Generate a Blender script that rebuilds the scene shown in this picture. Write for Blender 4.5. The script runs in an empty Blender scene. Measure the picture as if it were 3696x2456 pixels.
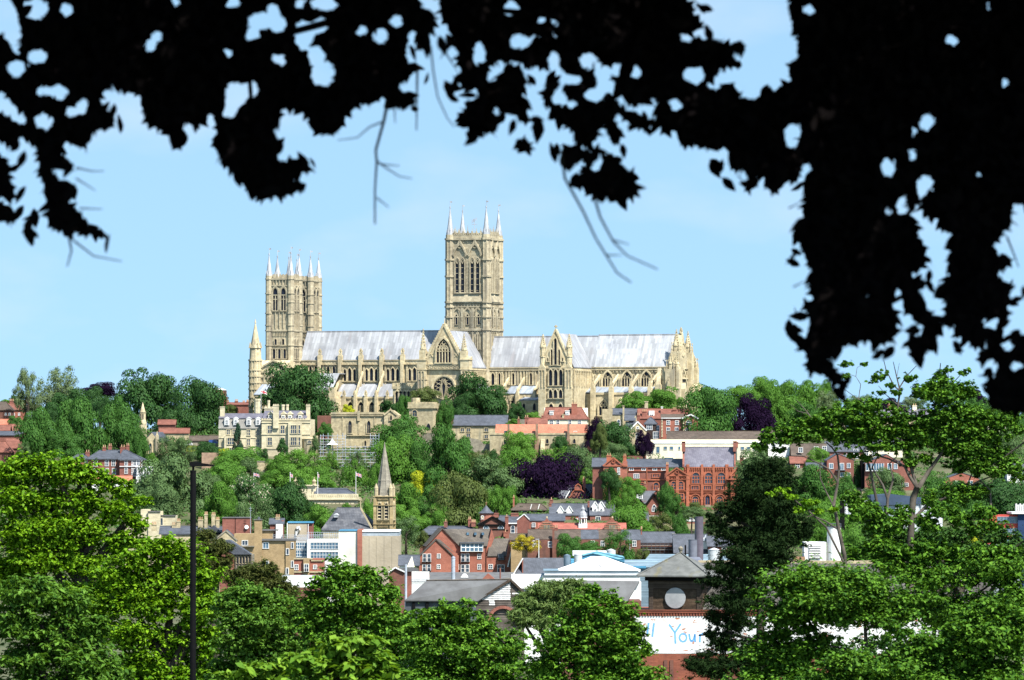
import bpy, math, random
import numpy as np
from mathutils import Vector, Matrix
R = math.radians
COL = bpy.context.scene.collection
SC = bpy.context.scene
CX, CY, K, EYE, HOR = 1848, 1228, 5.128e-5, 50.0, 1652
PITCH = math.atan((HOR - CY) * K)
cam_d = bpy.data.cameras.new('camera')
cam = bpy.data.objects.new('camera', cam_d)
COL.objects.link(cam)
cam.location = (0, 0, EYE)
cam.rotation_euler = (R(90) + PITCH, 0, 0)
cam_d.sensor_width = 36.0
cam_d.lens = 36.0 / (3696 * K)
cam_d.clip_start = 0.5
cam_d.clip_end = 30000
cam_d.dof.use_dof = True
cam_d.dof.focus_distance = 1500
cam_d.dof.aperture_fstop = 13
SC.camera = cam
SUN_EL, SUN_AZ = R(53), R(142)
to_sun = Vector((math.sin(SUN_AZ) * math.cos(SUN_EL), math.cos(SUN_AZ) * math.cos(SUN_EL), math.sin(SUN_EL)))
world = bpy.data.worlds.new('World')
SC.world = world
world.use_nodes = True
wn = world.node_tree
bg = wn.nodes['Background']
sky = wn.nodes.new('ShaderNodeTexSky')
sky.sky_type = 'NISHITA'
sky.sun_disc = False
sky.sun_elevation = SUN_EL
sky.sun_rotation = SUN_AZ
sky.altitude = 60
sky.air_density = 1.0
sky.dust_density = 0.3
sky.ozone_density = 2.0
tc = wn.nodes.new('ShaderNodeTexCoord')
mp = wn.nodes.new('ShaderNodeVectorMath'); mp.operation = 'ADD'
mp.inputs[1].default_value = (0, 0, 0.34)
nm = wn.nodes.new('ShaderNodeVectorMath'); nm.operation = 'NORMALIZE'
wn.links.new(tc.outputs['Generated'], mp.inputs[0])
wn.links.new(mp.outputs[0], nm.inputs[0])
wn.links.new(nm.outputs[0], sky.inputs[0])
tint = wn.nodes.new('ShaderNodeMix'); tint.data_type = 'RGBA'; tint.blend_type = 'MULTIPLY'; tint.inputs[0].default_value = 1
tint.inputs[7].default_value = (1.17, 1.205, 1.0, 1)
wn.links.new(sky.outputs[0], tint.inputs[6]); cn = wn.nodes.new('ShaderNodeTexNoise'); cn.inputs['Scale'].default_value = 22; cn.inputs['Detail'].default_value = 5
cm = wn.nodes.new('ShaderNodeMapping'); cm.inputs['Scale'].default_value = (1, 1, 2.4); wn.links.new(tc.outputs['Generated'], cm.inputs[0]); wn.links.new(cm.outputs[0], cn.inputs['Vector'])
cr = wn.nodes.new('ShaderNodeMapRange'); cr.inputs[1].default_value = .52; cr.inputs[2].default_value = .8; cr.inputs[4].default_value = .30; wn.links.new(cn.outputs[0], cr.inputs[0])
cloud = wn.nodes.new('ShaderNodeMix'); cloud.data_type = 'RGBA'; cloud.inputs[7].default_value = (3.6, 3.7, 4.0, 1)
wn.links.new(cr.outputs[0], cloud.inputs[0]); wn.links.new(tint.outputs[2], cloud.inputs[6]); wn.links.new(cloud.outputs[2], bg.inputs[0])
bg.inputs[1].default_value = 0.14
sun_d = bpy.data.lights.new('sun', 'SUN')
sun_d.energy = 5.0
sun_d.angle = R(0.5)
sun_d.color = (1.0, 0.95, 0.86)
sun = bpy.data.objects.new('sun', sun_d)
COL.objects.link(sun)
sun.rotation_euler = to_sun.to_track_quat('Z', 'Y').to_euler()
sun.location = (0, -50, 200)
SC.view_settings.view_transform = 'Standard'
SC.view_settings.look = 'None'
SC.view_settings.exposure = 0.95
SC.view_settings.gamma = 1
SC.cycles.max_bounces = 6
SC.cycles.diffuse_bounces = 1
SC.cycles.transmission_bounces = 3
SC.cycles.transparent_max_bounces = 4
SC.cycles.caustics_reflective = False
SC.cycles.caustics_refractive = False
ct, st = math.cos(PITCH), math.sin(PITCH)
def ray(px, py):
 a, b = (px - CX) * K, -(py - CY) * K
 return Vector((a, ct - b * st, st + b * ct))
def at(px, py, Y):
 d = ray(px, py)
 return Vector((0, 0, EYE)) + d * (Y / d.y)
CROP = dict(S=(0, 0, 1), O=(0, 0, 1 / 1.566), A=(880, 700, 1.96), B=(1480, 1100, 3.408), C=(1900, 1100, 3.371),
   D=(0, 1300, 2.613), E=(740, 1340, 2.613), F=(1340, 1340, 2.613), G=(2040, 1340, 2.613),
   H=(2696, 1240, 1.96), I=(440, 1780, 2.32), J=(1340, 1780, 3.294), K=(1840, 1780, 2.32), L=(2500, 1780, 1.973),
   M=(0, 0, 1.568), N=(1232, 0, 1.568), P=(2464, 0, 1.568), Q=(2664, 700, 1.96))
def src(crop, x, y):
 a, b, s = CROP[crop]
 return a + x / s, b + y / s
PROF = [(-400, 50), (-60, 48.6), (0, 48.3), (20, 46.8), (60, 43), (105, 40), (140, 38), (200, 32.5), (350, 27.5), (480, 26), (700, 21),
  (1000, 15), (1300, 13), (1450, 14), (1500, 18), (1550, 26), (1600, 34), (1650, 43), (1700, 51), (1760, 57),
  (1800, 59), (1900, 60), (2300, 60), (4000, 50), (16000, 0)]
PY_, PZ_ = [p[0] for p in PROF], [p[1] for p in PROF]
def ground(Y, X=0):
 return float(np.interp(Y, PY_, PZ_))
_ys = np.linspace(1440, 1800, 721)
_rows = np.array([HOR + (EYE - ground(y)) / (K * y) for y in _ys])
def Yof(row):
 return float(np.interp(-row, -_rows, _ys))
def put(o, parent=None):
 COL.objects.link(o)
 if parent is not None: o.parent = parent
 return o
def tag(o, label=None, cat=None, group=None, kind=None):
 if label: o['label'] = label
 if cat: o['category'] = cat
 if group: o['group'] = group
 if kind: o['kind'] = kind
 return o
def empty(name, loc, rz=0, label=None, cat=None, group=None):
 o = bpy.data.objects.new(name, None)
 o.empty_display_size = 0.5
 o.location = loc
 o.rotation_euler = (0, 0, rz)
 put(o)
 return tag(o, label, cat, group)
def arch_pts(w, h, kind='pointed', n=4):
 """outline of an arched opening, from its lower left corner up and over to the lower right, x centred, z from 0"""
 hw = w / 2
 if kind == 'flat': return [(-hw, 0), (-hw, h), (hw, h), (hw, 0)]
 if kind == 'disc': return [(math.cos(R(270 - 360 * i / 24)) * hw, h / 2 + math.sin(R(270 - 360 * i / 24)) * h / 2) for i in range(25)]
 pts = [(-hw, 0)]
 if kind == 'round':
  sp = h - hw
  for i in range(2 * n + 1):
   a = math.pi - math.pi * i / (2 * n)
   pts.append((hw * math.cos(a), sp + hw * math.sin(a)))
 else:
  ha = min(0.95 * w, h * 0.8); sp = h - ha
  for i in range(n + 1):
   t = i / n; a = t * R(60)
   pts.append((-hw + w * (1 - math.cos(a)), sp + ha * math.sin(a) / math.sin(R(60))))
  for i in range(n - 1, -1, -1):
   t = i / n; a = t * R(60)
   pts.append((hw - w * (1 - math.cos(a)), sp + ha * math.sin(a) / math.sin(R(60))))
 pts.append((hw, 0))
 return pts
class MB:
 def __init__(self): self.v = []; self.f = []; self.m = []; self.M = Matrix.Identity(4)
 def add(self, vs, fs, mi=0):
  b = len(self.v)
  self.v += [tuple(self.M @ Vector(v)) for v in vs]
  self.f += [tuple(b + i for i in f) for f in fs]
  self.m += [mi] * len(fs)
 def box(self, x0, x1, y0, y1, z0, z1, mi=0):
  self.add([(x0, y0, z0), (x1, y0, z0), (x1, y1, z0), (x0, y1, z0), (x0, y0, z1), (x1, y0, z1), (x1, y1, z1), (x0, y1, z1)],
    [(3, 2, 1, 0), (4, 5, 6, 7), (0, 1, 5, 4), (1, 2, 6, 5), (2, 3, 7, 6), (3, 0, 4, 7)], mi)
 def ext(self, poly, y0, y1, mi=0):
  n = len(poly)
  vs = [(a, y0, z) for a, z in poly] + [(a, y1, z) for a, z in poly]
  self.add(vs, [tuple(range(n)), tuple(range(2 * n - 1, n - 1, -1))] + [(i, n + i, n + (i + 1) % n, (i + 1) % n) for i in range(n)], mi)
 def extx(self, poly, x0, x1, mi=0):
  n = len(poly)
  vs = [(x0, a, z) for a, z in poly] + [(x1, a, z) for a, z in poly]
  self.add(vs, [tuple(range(n)), tuple(range(2 * n - 1, n - 1, -1))] + [(i, n + i, n + (i + 1) % n, (i + 1) % n) for i in range(n)], mi)
 def slab(self, a, b, c, d, t, mi=0):
  a, b, c, d = map(Vector, (a, b, c, d))
  n = (b - a).cross(d - a).normalized() * t
  self.add([a, b, c, d, a + n, b + n, c + n, d + n], [(0, 1, 2, 3), (7, 6, 5, 4), (0, 4, 5, 1), (1, 5, 6, 2), (2, 6, 7, 3), (3, 7, 4, 0)], mi)
 def ngon(self, cx, cy, z0, z1, r0, r1, n=8, mi=0, rot=None):
  rot = math.pi / n if rot is None else rot
  vs = []
  for z, r in ((z0, r0), (z1, max(r1, 0.001))):
   vs += [(cx + r * math.cos(rot + 2 * math.pi * i / n), cy + r * math.sin(rot + 2 * math.pi * i / n), z) for i in range(n)]
  self.add(vs, [tuple(range(n - 1, -1, -1)), tuple(range(n, 2 * n))] + [(i, (i + 1) % n, n + (i + 1) % n, n + i) for i in range(n)], mi)
 def tube(self, pts, rs, n=6, mi=0):
  pts = [Vector(p) for p in pts]
  if not hasattr(rs, '__len__'): rs = [rs] * len(pts)
  vs, fs = [], []
  for k, p in enumerate(pts):
   d = (pts[min(k + 1, len(pts) - 1)] - pts[max(k - 1, 0)]).normalized()
   a = d.cross(Vector((0, 1, 0.01) if abs(d.y) < .9 else (1, 0, 0))).normalized(); b = d.cross(a)
   vs += [p + (a * math.cos(2 * math.pi * i / n) + b * math.sin(2 * math.pi * i / n)) * rs[k] for i in range(n)]
  for k in range(len(pts) - 1):
   fs += [(k * n + i, k * n + (i + 1) % n, (k + 1) * n + (i + 1) % n, (k + 1) * n + i) for i in range(n)]
  fs += [tuple(range(n)), tuple(range(len(pts) * n - 1, (len(pts) - 1) * n - 1, -1))]
  self.add(vs, fs, mi)
 def rib(self, pts, y0, y1, t, mi=0):
  for (a, b), (c, d) in zip(pts[:-1], pts[1:]):
   L = math.hypot(c - a, d - b) or 1e-6
   nx, nz = -(d - b) / L * t / 2, (c - a) / L * t / 2
   self.ext([(a + nx, b + nz), (c + nx, d + nz), (c - nx, d - nz), (a - nx, b - nz)], y0, y1, mi)
 def window(self, cx, zb, w, h, y, kind='pointed', ft=.3, proud=.35, lights=1, bar=.16, sill=True, cross=0):
  """frame standing proud of the wall plane y (facing -y), pane set back inside it: slots 0 frame, 1 glass"""
  inn = arch_pts(w, h, kind); out = arch_pts(w + 2 * ft, h + ft * (1.5 if kind == 'pointed' else 1), kind)
  n = len(inn)
  for i in range(n - 1):
   (a, b), (c, d) = inn[i], inn[i + 1]; (e, f), (g, k) = out[i], out[i + 1]
   self.add([(cx + e, y - proud, zb + f), (cx + g, y - proud, zb + k), (cx + c, y - proud, zb + d), (cx + a, y - proud, zb + b),
     (cx + e, y, zb + f), (cx + g, y, zb + k), (cx + c, y, zb + d), (cx + a, y, zb + b)],
     [(0, 1, 2, 3), (0, 4, 5, 1), (3, 2, 6, 7)], 0)
  if sill: self.box(cx - w / 2 - ft * 1.3, cx + w / 2 + ft * 1.3, y - proud * 1.25, y, zb - ft * .8, zb, 0)
  self.add([(cx + a, y - .04, zb + b) for a, b in inn], [tuple(range(n))], 1)
  for i in range(1, lights):
   x = cx - w / 2 + w * i / lights
   top = h * (.99 if kind == 'flat' else .66)
   self.box(x - bar / 2, x + bar / 2, y - proud * .6, y - .03, zb, zb + top, 0)
  for i in range(cross):
   z = zb + h * (i + 1) / (cross + 1)
   self.box(cx - w / 2, cx + w / 2, y - proud * .55, y - .03, z - bar / 2, z + bar / 2, 0)
 def obj(self, name, mats, parent=None, smooth=False):
  me = bpy.data.meshes.new(name)
  me.from_pydata(self.v, [], self.f)
  for m in (mats if isinstance(mats, (list, tuple)) else [mats]): me.materials.append(m)
  me.polygons.foreach_set('material_index', self.m)
  if smooth: me.polygons.foreach_set('use_smooth', [True] * len(self.f))
  me.update()
  return put(bpy.data.objects.new(name, me), parent)
def _n(t, kind, **kw):
 n = t.nodes.new(kind)
 for k, v in kw.items(): setattr(n, k, v)
 return n
def _in(t, n, **kw):
 for k, v in kw.items():
  k = k.replace('_', ' ')
  if isinstance(v, bpy.types.NodeSocket): t.links.new(v, n.inputs[k])
  else: n.inputs[k].default_value = v
 return n
def rgb(c): return (c[0], c[1], c[2], 1)
def mix(t, fac, a, b, mode='MIX'):
 m = t.nodes.new('ShaderNodeMix'); m.data_type = 'RGBA'; m.blend_type = mode
 for s, v in ((0, fac), (6, a), (7, b)):
  if isinstance(v, bpy.types.NodeSocket): t.links.new(v, m.inputs[s])
  else: m.inputs[s].default_value = v if s == 0 else rgb(v)
 return m.outputs[2]
def noise(t, vec, scale, detail=4, lo=.35, hi=.65, stretch=None):
 if stretch:
  mpn = _n(t, 'ShaderNodeMapping'); mpn.inputs['Scale'].default_value = stretch
  t.links.new(vec, mpn.inputs[0]); vec = mpn.outputs[0]
 nz = _n(t, 'ShaderNodeTexNoise'); _in(t, nz, Vector=vec, Scale=scale, Detail=detail)
 mr = _n(t, 'ShaderNodeMapRange'); t.links.new(nz.outputs[0], mr.inputs[0])
 mr.inputs[1].default_value, mr.inputs[2].default_value = lo, hi
 return mr.outputs[0]
MATS = {}
def mat(name, c, c2=None, kind='plain', size=1.0, rough=.85, spec=.15, var=.22, stain=None, metal=0):
 """procedural surface: noise mottling plus courses/panels by kind; size in metres"""
 if name in MATS: return MATS[name]
 m = bpy.data.materials.new(name); m.use_nodes = True; t = m.node_tree
 bs = t.nodes['Principled BSDF']
 co = _n(t, 'ShaderNodeTexCoord').outputs['Object']
 c2 = c2 or tuple(x * (1 - 1.5 * var) for x in c)
 base = mix(t, noise(t, co, .9 / size, 5, .35, .65, {'lead': (1, .15, .15), 'leady': (.15, 1, .15)}.get(kind)), c, c2)
 if kind in ('brick', 'stone', 'tile', 'lead', 'leady', 'board', 'corr'):
  sx = _n(t, 'ShaderNodeSeparateXYZ'); t.links.new(co, sx.inputs[0])
  ad = _n(t, 'ShaderNodeMath', operation='ADD'); t.links.new(sx.outputs[0], ad.inputs[0]); t.links.new(sx.outputs[1], ad.inputs[1])
  cb = _n(t, 'ShaderNodeCombineXYZ')
  br = _n(t, 'ShaderNodeTexBrick')
  if kind[:4] == 'lead': t.links.new(sx.outputs[2], cb.inputs[0]); t.links.new(sx.outputs[1 if kind == 'leady' else 0], cb.inputs[1])
  else: t.links.new(ad.outputs[0], cb.inputs[0]); t.links.new(sx.outputs[2], cb.inputs[1])
  bw, bh, mo = dict(brick=(.45, .15, .02), stone=(1.1, .5, .03), tile=(.5, .3, .03), lead=(4.2, .9, .06), leady=(4.2, .9, .06), board=(6, .25, .03), corr=(30, .3, .05))[kind]
  k1 = .12 if kind in ('brick', 'stone', 'tile') else .2 if kind[:4] == 'lead' else .2
  _in(t, br, Vector=cb.outputs[0], Scale=1.0)
  br.inputs['Color1'].default_value = rgb((1 - k1,) * 3); br.inputs['Color2'].default_value = rgb((1 + k1,) * 3)
  br.inputs['Mortar'].default_value = rgb((.62,) * 3 if kind in ('tile', 'board', 'corr') else (.86,) * 3)
  br.inputs['Mortar Size'].default_value = mo * size; br.inputs['Brick Width'].default_value = bw * size; br.inputs['Row Height'].default_value = bh * size
  base = mix(t, 1.0, base, br.outputs[0], 'MULTIPLY')
 base = mix(t, noise(t, co, .16 / size, 3, .4, .7), base, mix(t, 1.0, base, (.72, .72, .74), 'MULTIPLY'))
 if stain:
  base = mix(t, noise(t, co, .35 / size, 6, .56, .74, (1.3, 1.3, .25) if kind[:4] != 'lead' else (1.6, .12, .2) if kind == 'lead' else (.12, 1.6, .2)), base, stain)
 t.links.new(base, bs.inputs['Base Color'])
 bs.inputs['Roughness'].default_value = rough
 bs.inputs['Specular IOR Level'].default_value = spec
 bs.inputs['Metallic'].default_value = metal
 bp = _n(t, 'ShaderNodeBump'); bp.inputs['Strength'].default_value = .25; bp.inputs['Distance'].default_value = .1 * size
 nz = _n(t, 'ShaderNodeTexNoise'); _in(t, nz, Vector=co, Scale=3.0 / size)
 t.links.new(nz.outputs[0], bp.inputs['Height']); t.links.new(bp.outputs[0], bs.inputs['Normal'])
 MATS[name] = m
 return m
def leafmat(name, c, c2, trans=.3, rough=.6, spec=.2, tcol=None, c3=None, c3share=.0):
 if name in MATS: return MATS[name]
 m = bpy.data.materials.new(name); m.use_nodes = True; t = m.node_tree
 bs = t.nodes['Principled BSDF']; out = t.nodes['Material Output']
 ge = _n(t, 'ShaderNodeNewGeometry')
 col = mix(t, ge.outputs['Random Per Island'], c, c2)
 if c3:
  gt = _n(t, 'ShaderNodeMath', operation='GREATER_THAN'); gt.inputs[1].default_value = 1 - c3share
  fr = _n(t, 'ShaderNodeMath', operation='FRACT'); mu = _n(t, 'ShaderNodeMath', operation='MULTIPLY'); mu.inputs[1].default_value = 37.7
  t.links.new(ge.outputs['Random Per Island'], mu.inputs[0]); t.links.new(mu.outputs[0], fr.inputs[0]); t.links.new(fr.outputs[0], gt.inputs[0])
  col = mix(t, gt.outputs[0], col, c3)
 t.links.new(col, bs.inputs['Base Color'])
 bs.inputs['Roughness'].default_value = rough; bs.inputs['Specular IOR Level'].default_value = spec * .6
 if trans > 0:
  tr = _n(t, 'ShaderNodeBsdfTranslucent')
  t.links.new(mix(t, 1.0, col, tcol or (1.3, 1.25, .6), 'MULTIPLY'), tr.inputs[0])
  ms = _n(t, 'ShaderNodeMixShader'); ms.inputs[0].default_value = trans
  t.links.new(bs.outputs[0], ms.inputs[1]); t.links.new(tr.outputs[0], ms.inputs[2]); t.links.new(ms.outputs[0], out.inputs[0])
 MATS[name] = m
 return m
STONE = mat('limestone', (.64, .55, .36), (.49, .405, .25), 'stone', 1.0, stain=(.27, .235, .18))
STONE2 = mat('tower_limestone', (.51, .445, .31), (.37, .315, .215), 'stone', 1.0, stain=(.21, .185, .145))
STONE3 = mat('rubble_limestone', (.52, .44, .28), (.36, .30, .19), 'stone', .8, stain=(.25, .23, .17))
STONED = mat('weathered_stone', (.30, .27, .21), (.20, .18, .14), 'stone', .9)
ASHLAR = mat('pale_ashlar', (.62, .55, .38), (.52, .46, .31), 'stone', 1.0)
LEAD = mat('lead_sheet', (.33, .343, .365), (.285, .295, .315), 'lead', 1.0, rough=.6, spec=.2, stain=(.235, .225, .235))
LEADT = mat('transept_lead_sheet', (.33, .343, .365), (.285, .295, .315), 'leady', 1.0, rough=.6, spec=.2, stain=(.235, .225, .235))
LEADW = mat('pale_lead', (.385, .40, .42), (.345, .36, .385), 'lead', .8, rough=.6, spec=.2)
LEADP = mat('pinnacle_lead', (.50, .515, .54), (.40, .415, .44), 'lead', .5, rough=.6, spec=.2)
LEADG = mat('grey_lead', (.33, .37, .43), (.27, .31, .36), 'lead', .8, rough=.5)
GLASSD = mat('dark_leaded_glass', (.018, .024, .04), (.012, .016, .028), 'plain', .6, rough=.4, spec=.2)
GLASS = mat('window_glass', (.06, .085, .12), (.03, .045, .07), 'plain', .8, rough=.12, spec=.6)
GLASSB = mat('blue_window_glass', (.10, .19, .27), (.05, .10, .16), 'plain', .8, rough=.12, spec=.6)
BRICK = mat('red_brick', (.28, .115, .088), (.22, .088, .068), 'brick', 1.0, stain=(.18, .085, .07))
BRICKO = mat('orange_brick', (.36, .14, .098), (.30, .112, .08), 'brick', 1.0)
BRICKD = mat('dark_brick', (.21, .095, .07), (.15, .07, .055), 'brick', 1.0, stain=(.10, .06, .05))
BRICKT = mat('tan_brick', (.40, .29, .16), (.32, .23, .125), 'brick', 1.0)
TERRA = mat('terracotta', (.41, .14, .082), (.33, .11, .065), 'brick', 1.2)
SLATE = mat('slate', (.095, .105, .13), (.07, .078, .095), 'tile', 1.2, rough=.6, spec=.3)
SLATEP = mat('violet_slate', (.17, .165, .20), (.135, .13, .165), 'tile', 1.2, rough=.6)
TILEB = mat('brown_tile', (.125, .098, .080), (.09, .07, .058), 'tile', 1.2, stain=(.07, .06, .05))
TILER = mat('red_tile', (.25, .105, .078), (.19, .08, .06), 'tile', 1.2)
TILEO = mat('orange_tile', (.50, .19, .12), (.44, .155, .10), 'tile', 1.2, var=.1)
WHITE = mat('white_paint', (.80, .80, .78), (.74, .74, .72), var=.05)
CREAM = mat('cream_render', (.78, .72, .56), (.72, .66, .50), var=.06)
BEIGE = mat('beige_concrete', (.42, .36, .27), (.37, .315, .23), 'plain', 2.0, stain=(.33, .28, .21))
GREY = mat('grey_metal', (.33, .36, .40), (.27, .30, .34), rough=.45, spec=.4)
GREYD = mat('dark_grey_metal', (.10, .11, .13), (.08, .085, .10), rough=.45, spec=.4)
STEEL = mat('galvanised_steel', (.42, .47, .54), (.36, .40, .47), rough=.4, spec=.5)
BLACK = mat('black_paint', (.006, .006, .007), (.005, .005, .006), rough=.7, spec=.08)
DOORB = mat('dark_blue_door', (.03, .045, .09), (.025, .035, .07), rough=.4)
CYAN = mat('light_blue_sheet', (.19, .44, .56), (.15, .38, .50), 'corr', 1.0, rough=.5)
BLUE = mat('blue_sheet', (.10, .33, .52), (.08, .28, .46), 'corr', 1.0, rough=.5)
BLUEG = mat('blue_grey_roofing', (.21, .29, .35), (.18, .25, .30), 'corr', 1.0, rough=.5)
WOODD = mat('dark_weathered_boards', (.085, .065, .05), (.05, .038, .03), 'board', 1.0)
WOODG = mat('grey_weathered_boards', (.14, .12, .105), (.07, .06, .05), 'board', .9)
FELT = mat('grey_roofing', (.15, .15, .155), (.11, .11, .112), 'plain', 1.0, stain=(.15, .14, .11))
BARK = mat('bark', (.06, .05, .038), (.03, .025, .02), 'plain', .3)
BARKG = mat('grey_bark', (.115, .10, .082), (.055, .047, .04), 'plain', .3)
POT = mat('clay_pot', (.50, .33, .20), (.42, .27, .16))
def terrain():
 xs = np.concatenate([[-9000, -5000, -2500, -1200, -700, -400], np.arange(-300, 301, 15), [400, 700, 1200, 2500, 5000, 9000]])
 ys = np.array(sorted(set(PY_) | set(np.arange(-100, 2400, 20)) | {30000}))
 vs = [(x, y, ground(y) + (.35 * math.sin(x * .05 + y * .02) if 1450 < y < 2000 else 0)) for y in ys for x in xs]
 n = len(xs)
 fs = [(j * n + i, j * n + i + 1, (j + 1) * n + i + 1, (j + 1) * n + i) for j in range(len(ys) - 1) for i in range(n - 1)]
 b = MB(); b.add(vs, fs)
 tag(b.obj('ground', mat('grassy_ground', (.075, .105, .04), (.11, .10, .06), 'plain', 6.0, stain=(.16, .14, .10))), kind='structure')
terrain()
class Bld:
 def __init__(s, name, label, cat, crop, x, Y, rz=0, group=None, z=None):
  s.crop = crop; s.rz = rz; s.x0 = x
  px, py = src(crop, x, 0)
  X = at(px, HOR, Y).x
  s.loc = Vector((X, Y, ground(Y) if z is None else z))
  s.Ri = Matrix.Rotation(-rz, 3, 'Z')
  s.o = s.Ri @ (Vector((0, 0, EYE)) - s.loc)
  s.root = empty(name, s.loc, rz, label, cat, group)
  s.low = -3.0
 def P(s, x, y, v=0):
  d = s.Ri @ ray(*src(s.crop, x, y)); t = (v - s.o.y) / d.y; p = s.o + d * t
  return p.x, p.z
 def PE(s, x, y, u):
  d = s.Ri @ ray(*src(s.crop, x, y)); t = (u - s.o.x) / d.x; p = s.o + d * t
  return p.y, p.z
 def u(s, x, v=0): return s.P(x, 0, v)[0]
 def z(s, y, v=0): return s.P(s.x0, y, v)[1]
 def par(s, p): return s.root if p is None else p
 def box(s, part, m, x0, x1, y0, y1, v0, v1, parent=None):
  b = MB(); b.box(s.u(x0, v0), s.u(x1, v0), v0, v1, s.low if y1 is None else s.z(y1, v0), s.z(y0, v0))
  return b.obj(part, m, s.par(parent))
 def wallgx(s, part, m, x0, x1, ye, yr, v0, v1, y1=None):
  b = MB(); vm = (v0 + v1) / 2; ze = s.z(ye, v0); zr = s.z(yr, vm); zl = s.low if y1 is None else s.z(y1, v0)
  b.extx([(v0, zl), (v1, zl), (v1, ze), (vm, zr), (v0, ze)], s.u(x0, v0), s.u(x1, v0)); return b.obj(part, m, s.root)
 def wallgy(s, part, m, x0, x1, xa, ye, ya, v0, v1, y1=None, ye2=None):  # walls with a gable facing the camera
  b = MB(); zl = s.low if y1 is None else s.z(y1, v0)
  b.ext([(s.u(x0, v0), zl), (s.u(x0, v0), s.z(ye, v0)), (s.u(xa, v0), s.z(ya, v0)), (s.u(x1, v0), s.z(ye2 or ye, v0)), (s.u(x1, v0), zl)], v0, v1)
  return b.obj(part, m, s.root)
 def gx(s, m, x0, x1, ye, yr, v0, v1, oh=.35, t=.22, part='roof', back=True, parent=None):
  b = MB(); vm = (v0 + v1) / 2; u0, u1 = s.u(x0, v0) - oh, s.u(x1, v0) + oh; ze = s.z(ye, v0); zr = s.z(yr, vm)
  k = (zr - ze) / (vm - v0)
  b.extx([(v0 - oh, ze - k * oh + .03), (vm, zr + .03), (vm, zr + .03 + t), (v0 - oh, ze - k * oh + .03 + t)], u0, u1)
  if back: b.extx([(v1 + oh, ze - k * oh + .03), (v1 + oh, ze - k * oh + .03 + t), (vm, zr + .03 + t), (vm, zr + .03)], u0, u1)
  b.box(u0, u1, vm - .15, vm + .15, zr + t * .6, zr + t + .14)
  return b.obj(part, m, s.par(parent))
 def gy(s, m, x0, x1, xa, ye, ya, v0, v1, oh=.35, t=.22, part='roof', ye2=None, parent=None):
  b = MB(); u0, u1, um = s.u(x0, v0), s.u(x1, v0), s.u(xa, v0); za = s.z(ya, v0)
  for uu, yy, sg in ((u0, ye, -1), (u1, ye2 or ye, 1)):
   ze = s.z(yy, v0); k = (za - ze) / abs(um - uu)
   b.ext([(uu + sg * oh, ze - k * oh + .03), (um, za + .03), (um, za + .03 + t), (uu + sg * oh, ze - k * oh + .03 + t)], v0 - oh, v1)
  return b.obj(part, m, s.par(parent))
 def hip(s, m, x0, x1, xr0, xr1, ye, yr, v0, v1, oh=.4, part='roof', parent=None):
  b = MB(); vm = (v0 + v1) / 2; u0, u1 = s.u(x0, v0) - oh, s.u(x1, v0) + oh; ra, rb = s.u(xr0, vm), s.u(xr1, vm)
  ze, zr = s.z(ye, v0), s.z(yr, vm); a, c = v0 - oh, v1 + oh
  if rb - ra < .2: rb = ra + .2
  b.add([(u0, a, ze), (u1, a, ze), (u1, c, ze), (u0, c, ze), (ra, vm, zr), (rb, vm, zr), (u0, a, ze - .22), (u1, a, ze - .22), (u1, c, ze - .22), (u0, c, ze - .22)],
   [(0, 1, 5, 4), (1, 2, 5), (2, 3, 4, 5), (3, 0, 4), (6, 7, 1, 0), (7, 8, 2, 1), (8, 9, 3, 2), (9, 6, 0, 3), (9, 8, 7, 6)])
  b.tube([(u0, a, ze + .05), (ra, vm, zr + .06), (rb, vm, zr + .06), (u1, a, ze + .05)], .12, 5)
  return b.obj(part, m, s.par(parent))
 def win(s, x, y, w, h, v=0, kind='flat', lights=2, cross=1, fm=None, gm=None, ft=.14, proud=.13, bar=.09, parent=None, part='window', label=None, sill=True):
  """window whose opening is w by h in crop pixels, centred at x, y"""
  k = K * s.loc.y / CROP[s.crop][2]
  b = MB(); c = s.P(x, y + h / 2, v); b.window(c[0], c[1], w * k / math.cos(s.rz), h * k, v, kind, ft, proud, lights, bar, sill, cross)
  o = b.obj(part, [fm or WHITE, gm or GLASS], s.par(parent))
  if label: o['label'] = label
  return o
 def wins(s, xs, y, w, h, v=0, **kw):
  for x in xs: s.win(x, y, w, h, v, **kw)
 def chim(s, x, w, y0, y1, v, m, pots=2, d=.9, pm=None, parent=None):
  b = MB(); u0, u1 = s.u(x - w / 2, v), s.u(x + w / 2, v); z1, z0 = s.z(y0, v), s.z(y1, v)
  b.box(u0, u1, v - d / 2, v + d / 2, z0, z1 - .25); b.box(u0 - .1, u1 + .1, v - d / 2 - .1, v + d / 2 + .1, z1 - .25, z1)
  o = b.obj('chimney', m, s.par(parent))
  if pots:
   p = MB()
   for i in range(pots):
    p.ngon(u0 + (u1 - u0) * (i + .5) / pots, v, z1, z1 + .7, .16, .13, 8)
   p.obj('chimney_pot', pm or POT, o)
  return o
 def band(s, part, m, x0, x1, y, h, v, proud=.2, parent=None):
  b = MB(); zc = s.z(y, v); k = K * s.loc.y / CROP[s.crop][2] * h / 2
  b.box(s.u(x0, v), s.u(x1, v), v - proud, v + .02, zc - k, zc + k); return b.obj(part, m, s.par(parent))
 def mesh(s, part, mats, fn, parent=None):
  b = MB(); fn(b); return b.obj(part, mats, s.par(parent))
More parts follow.
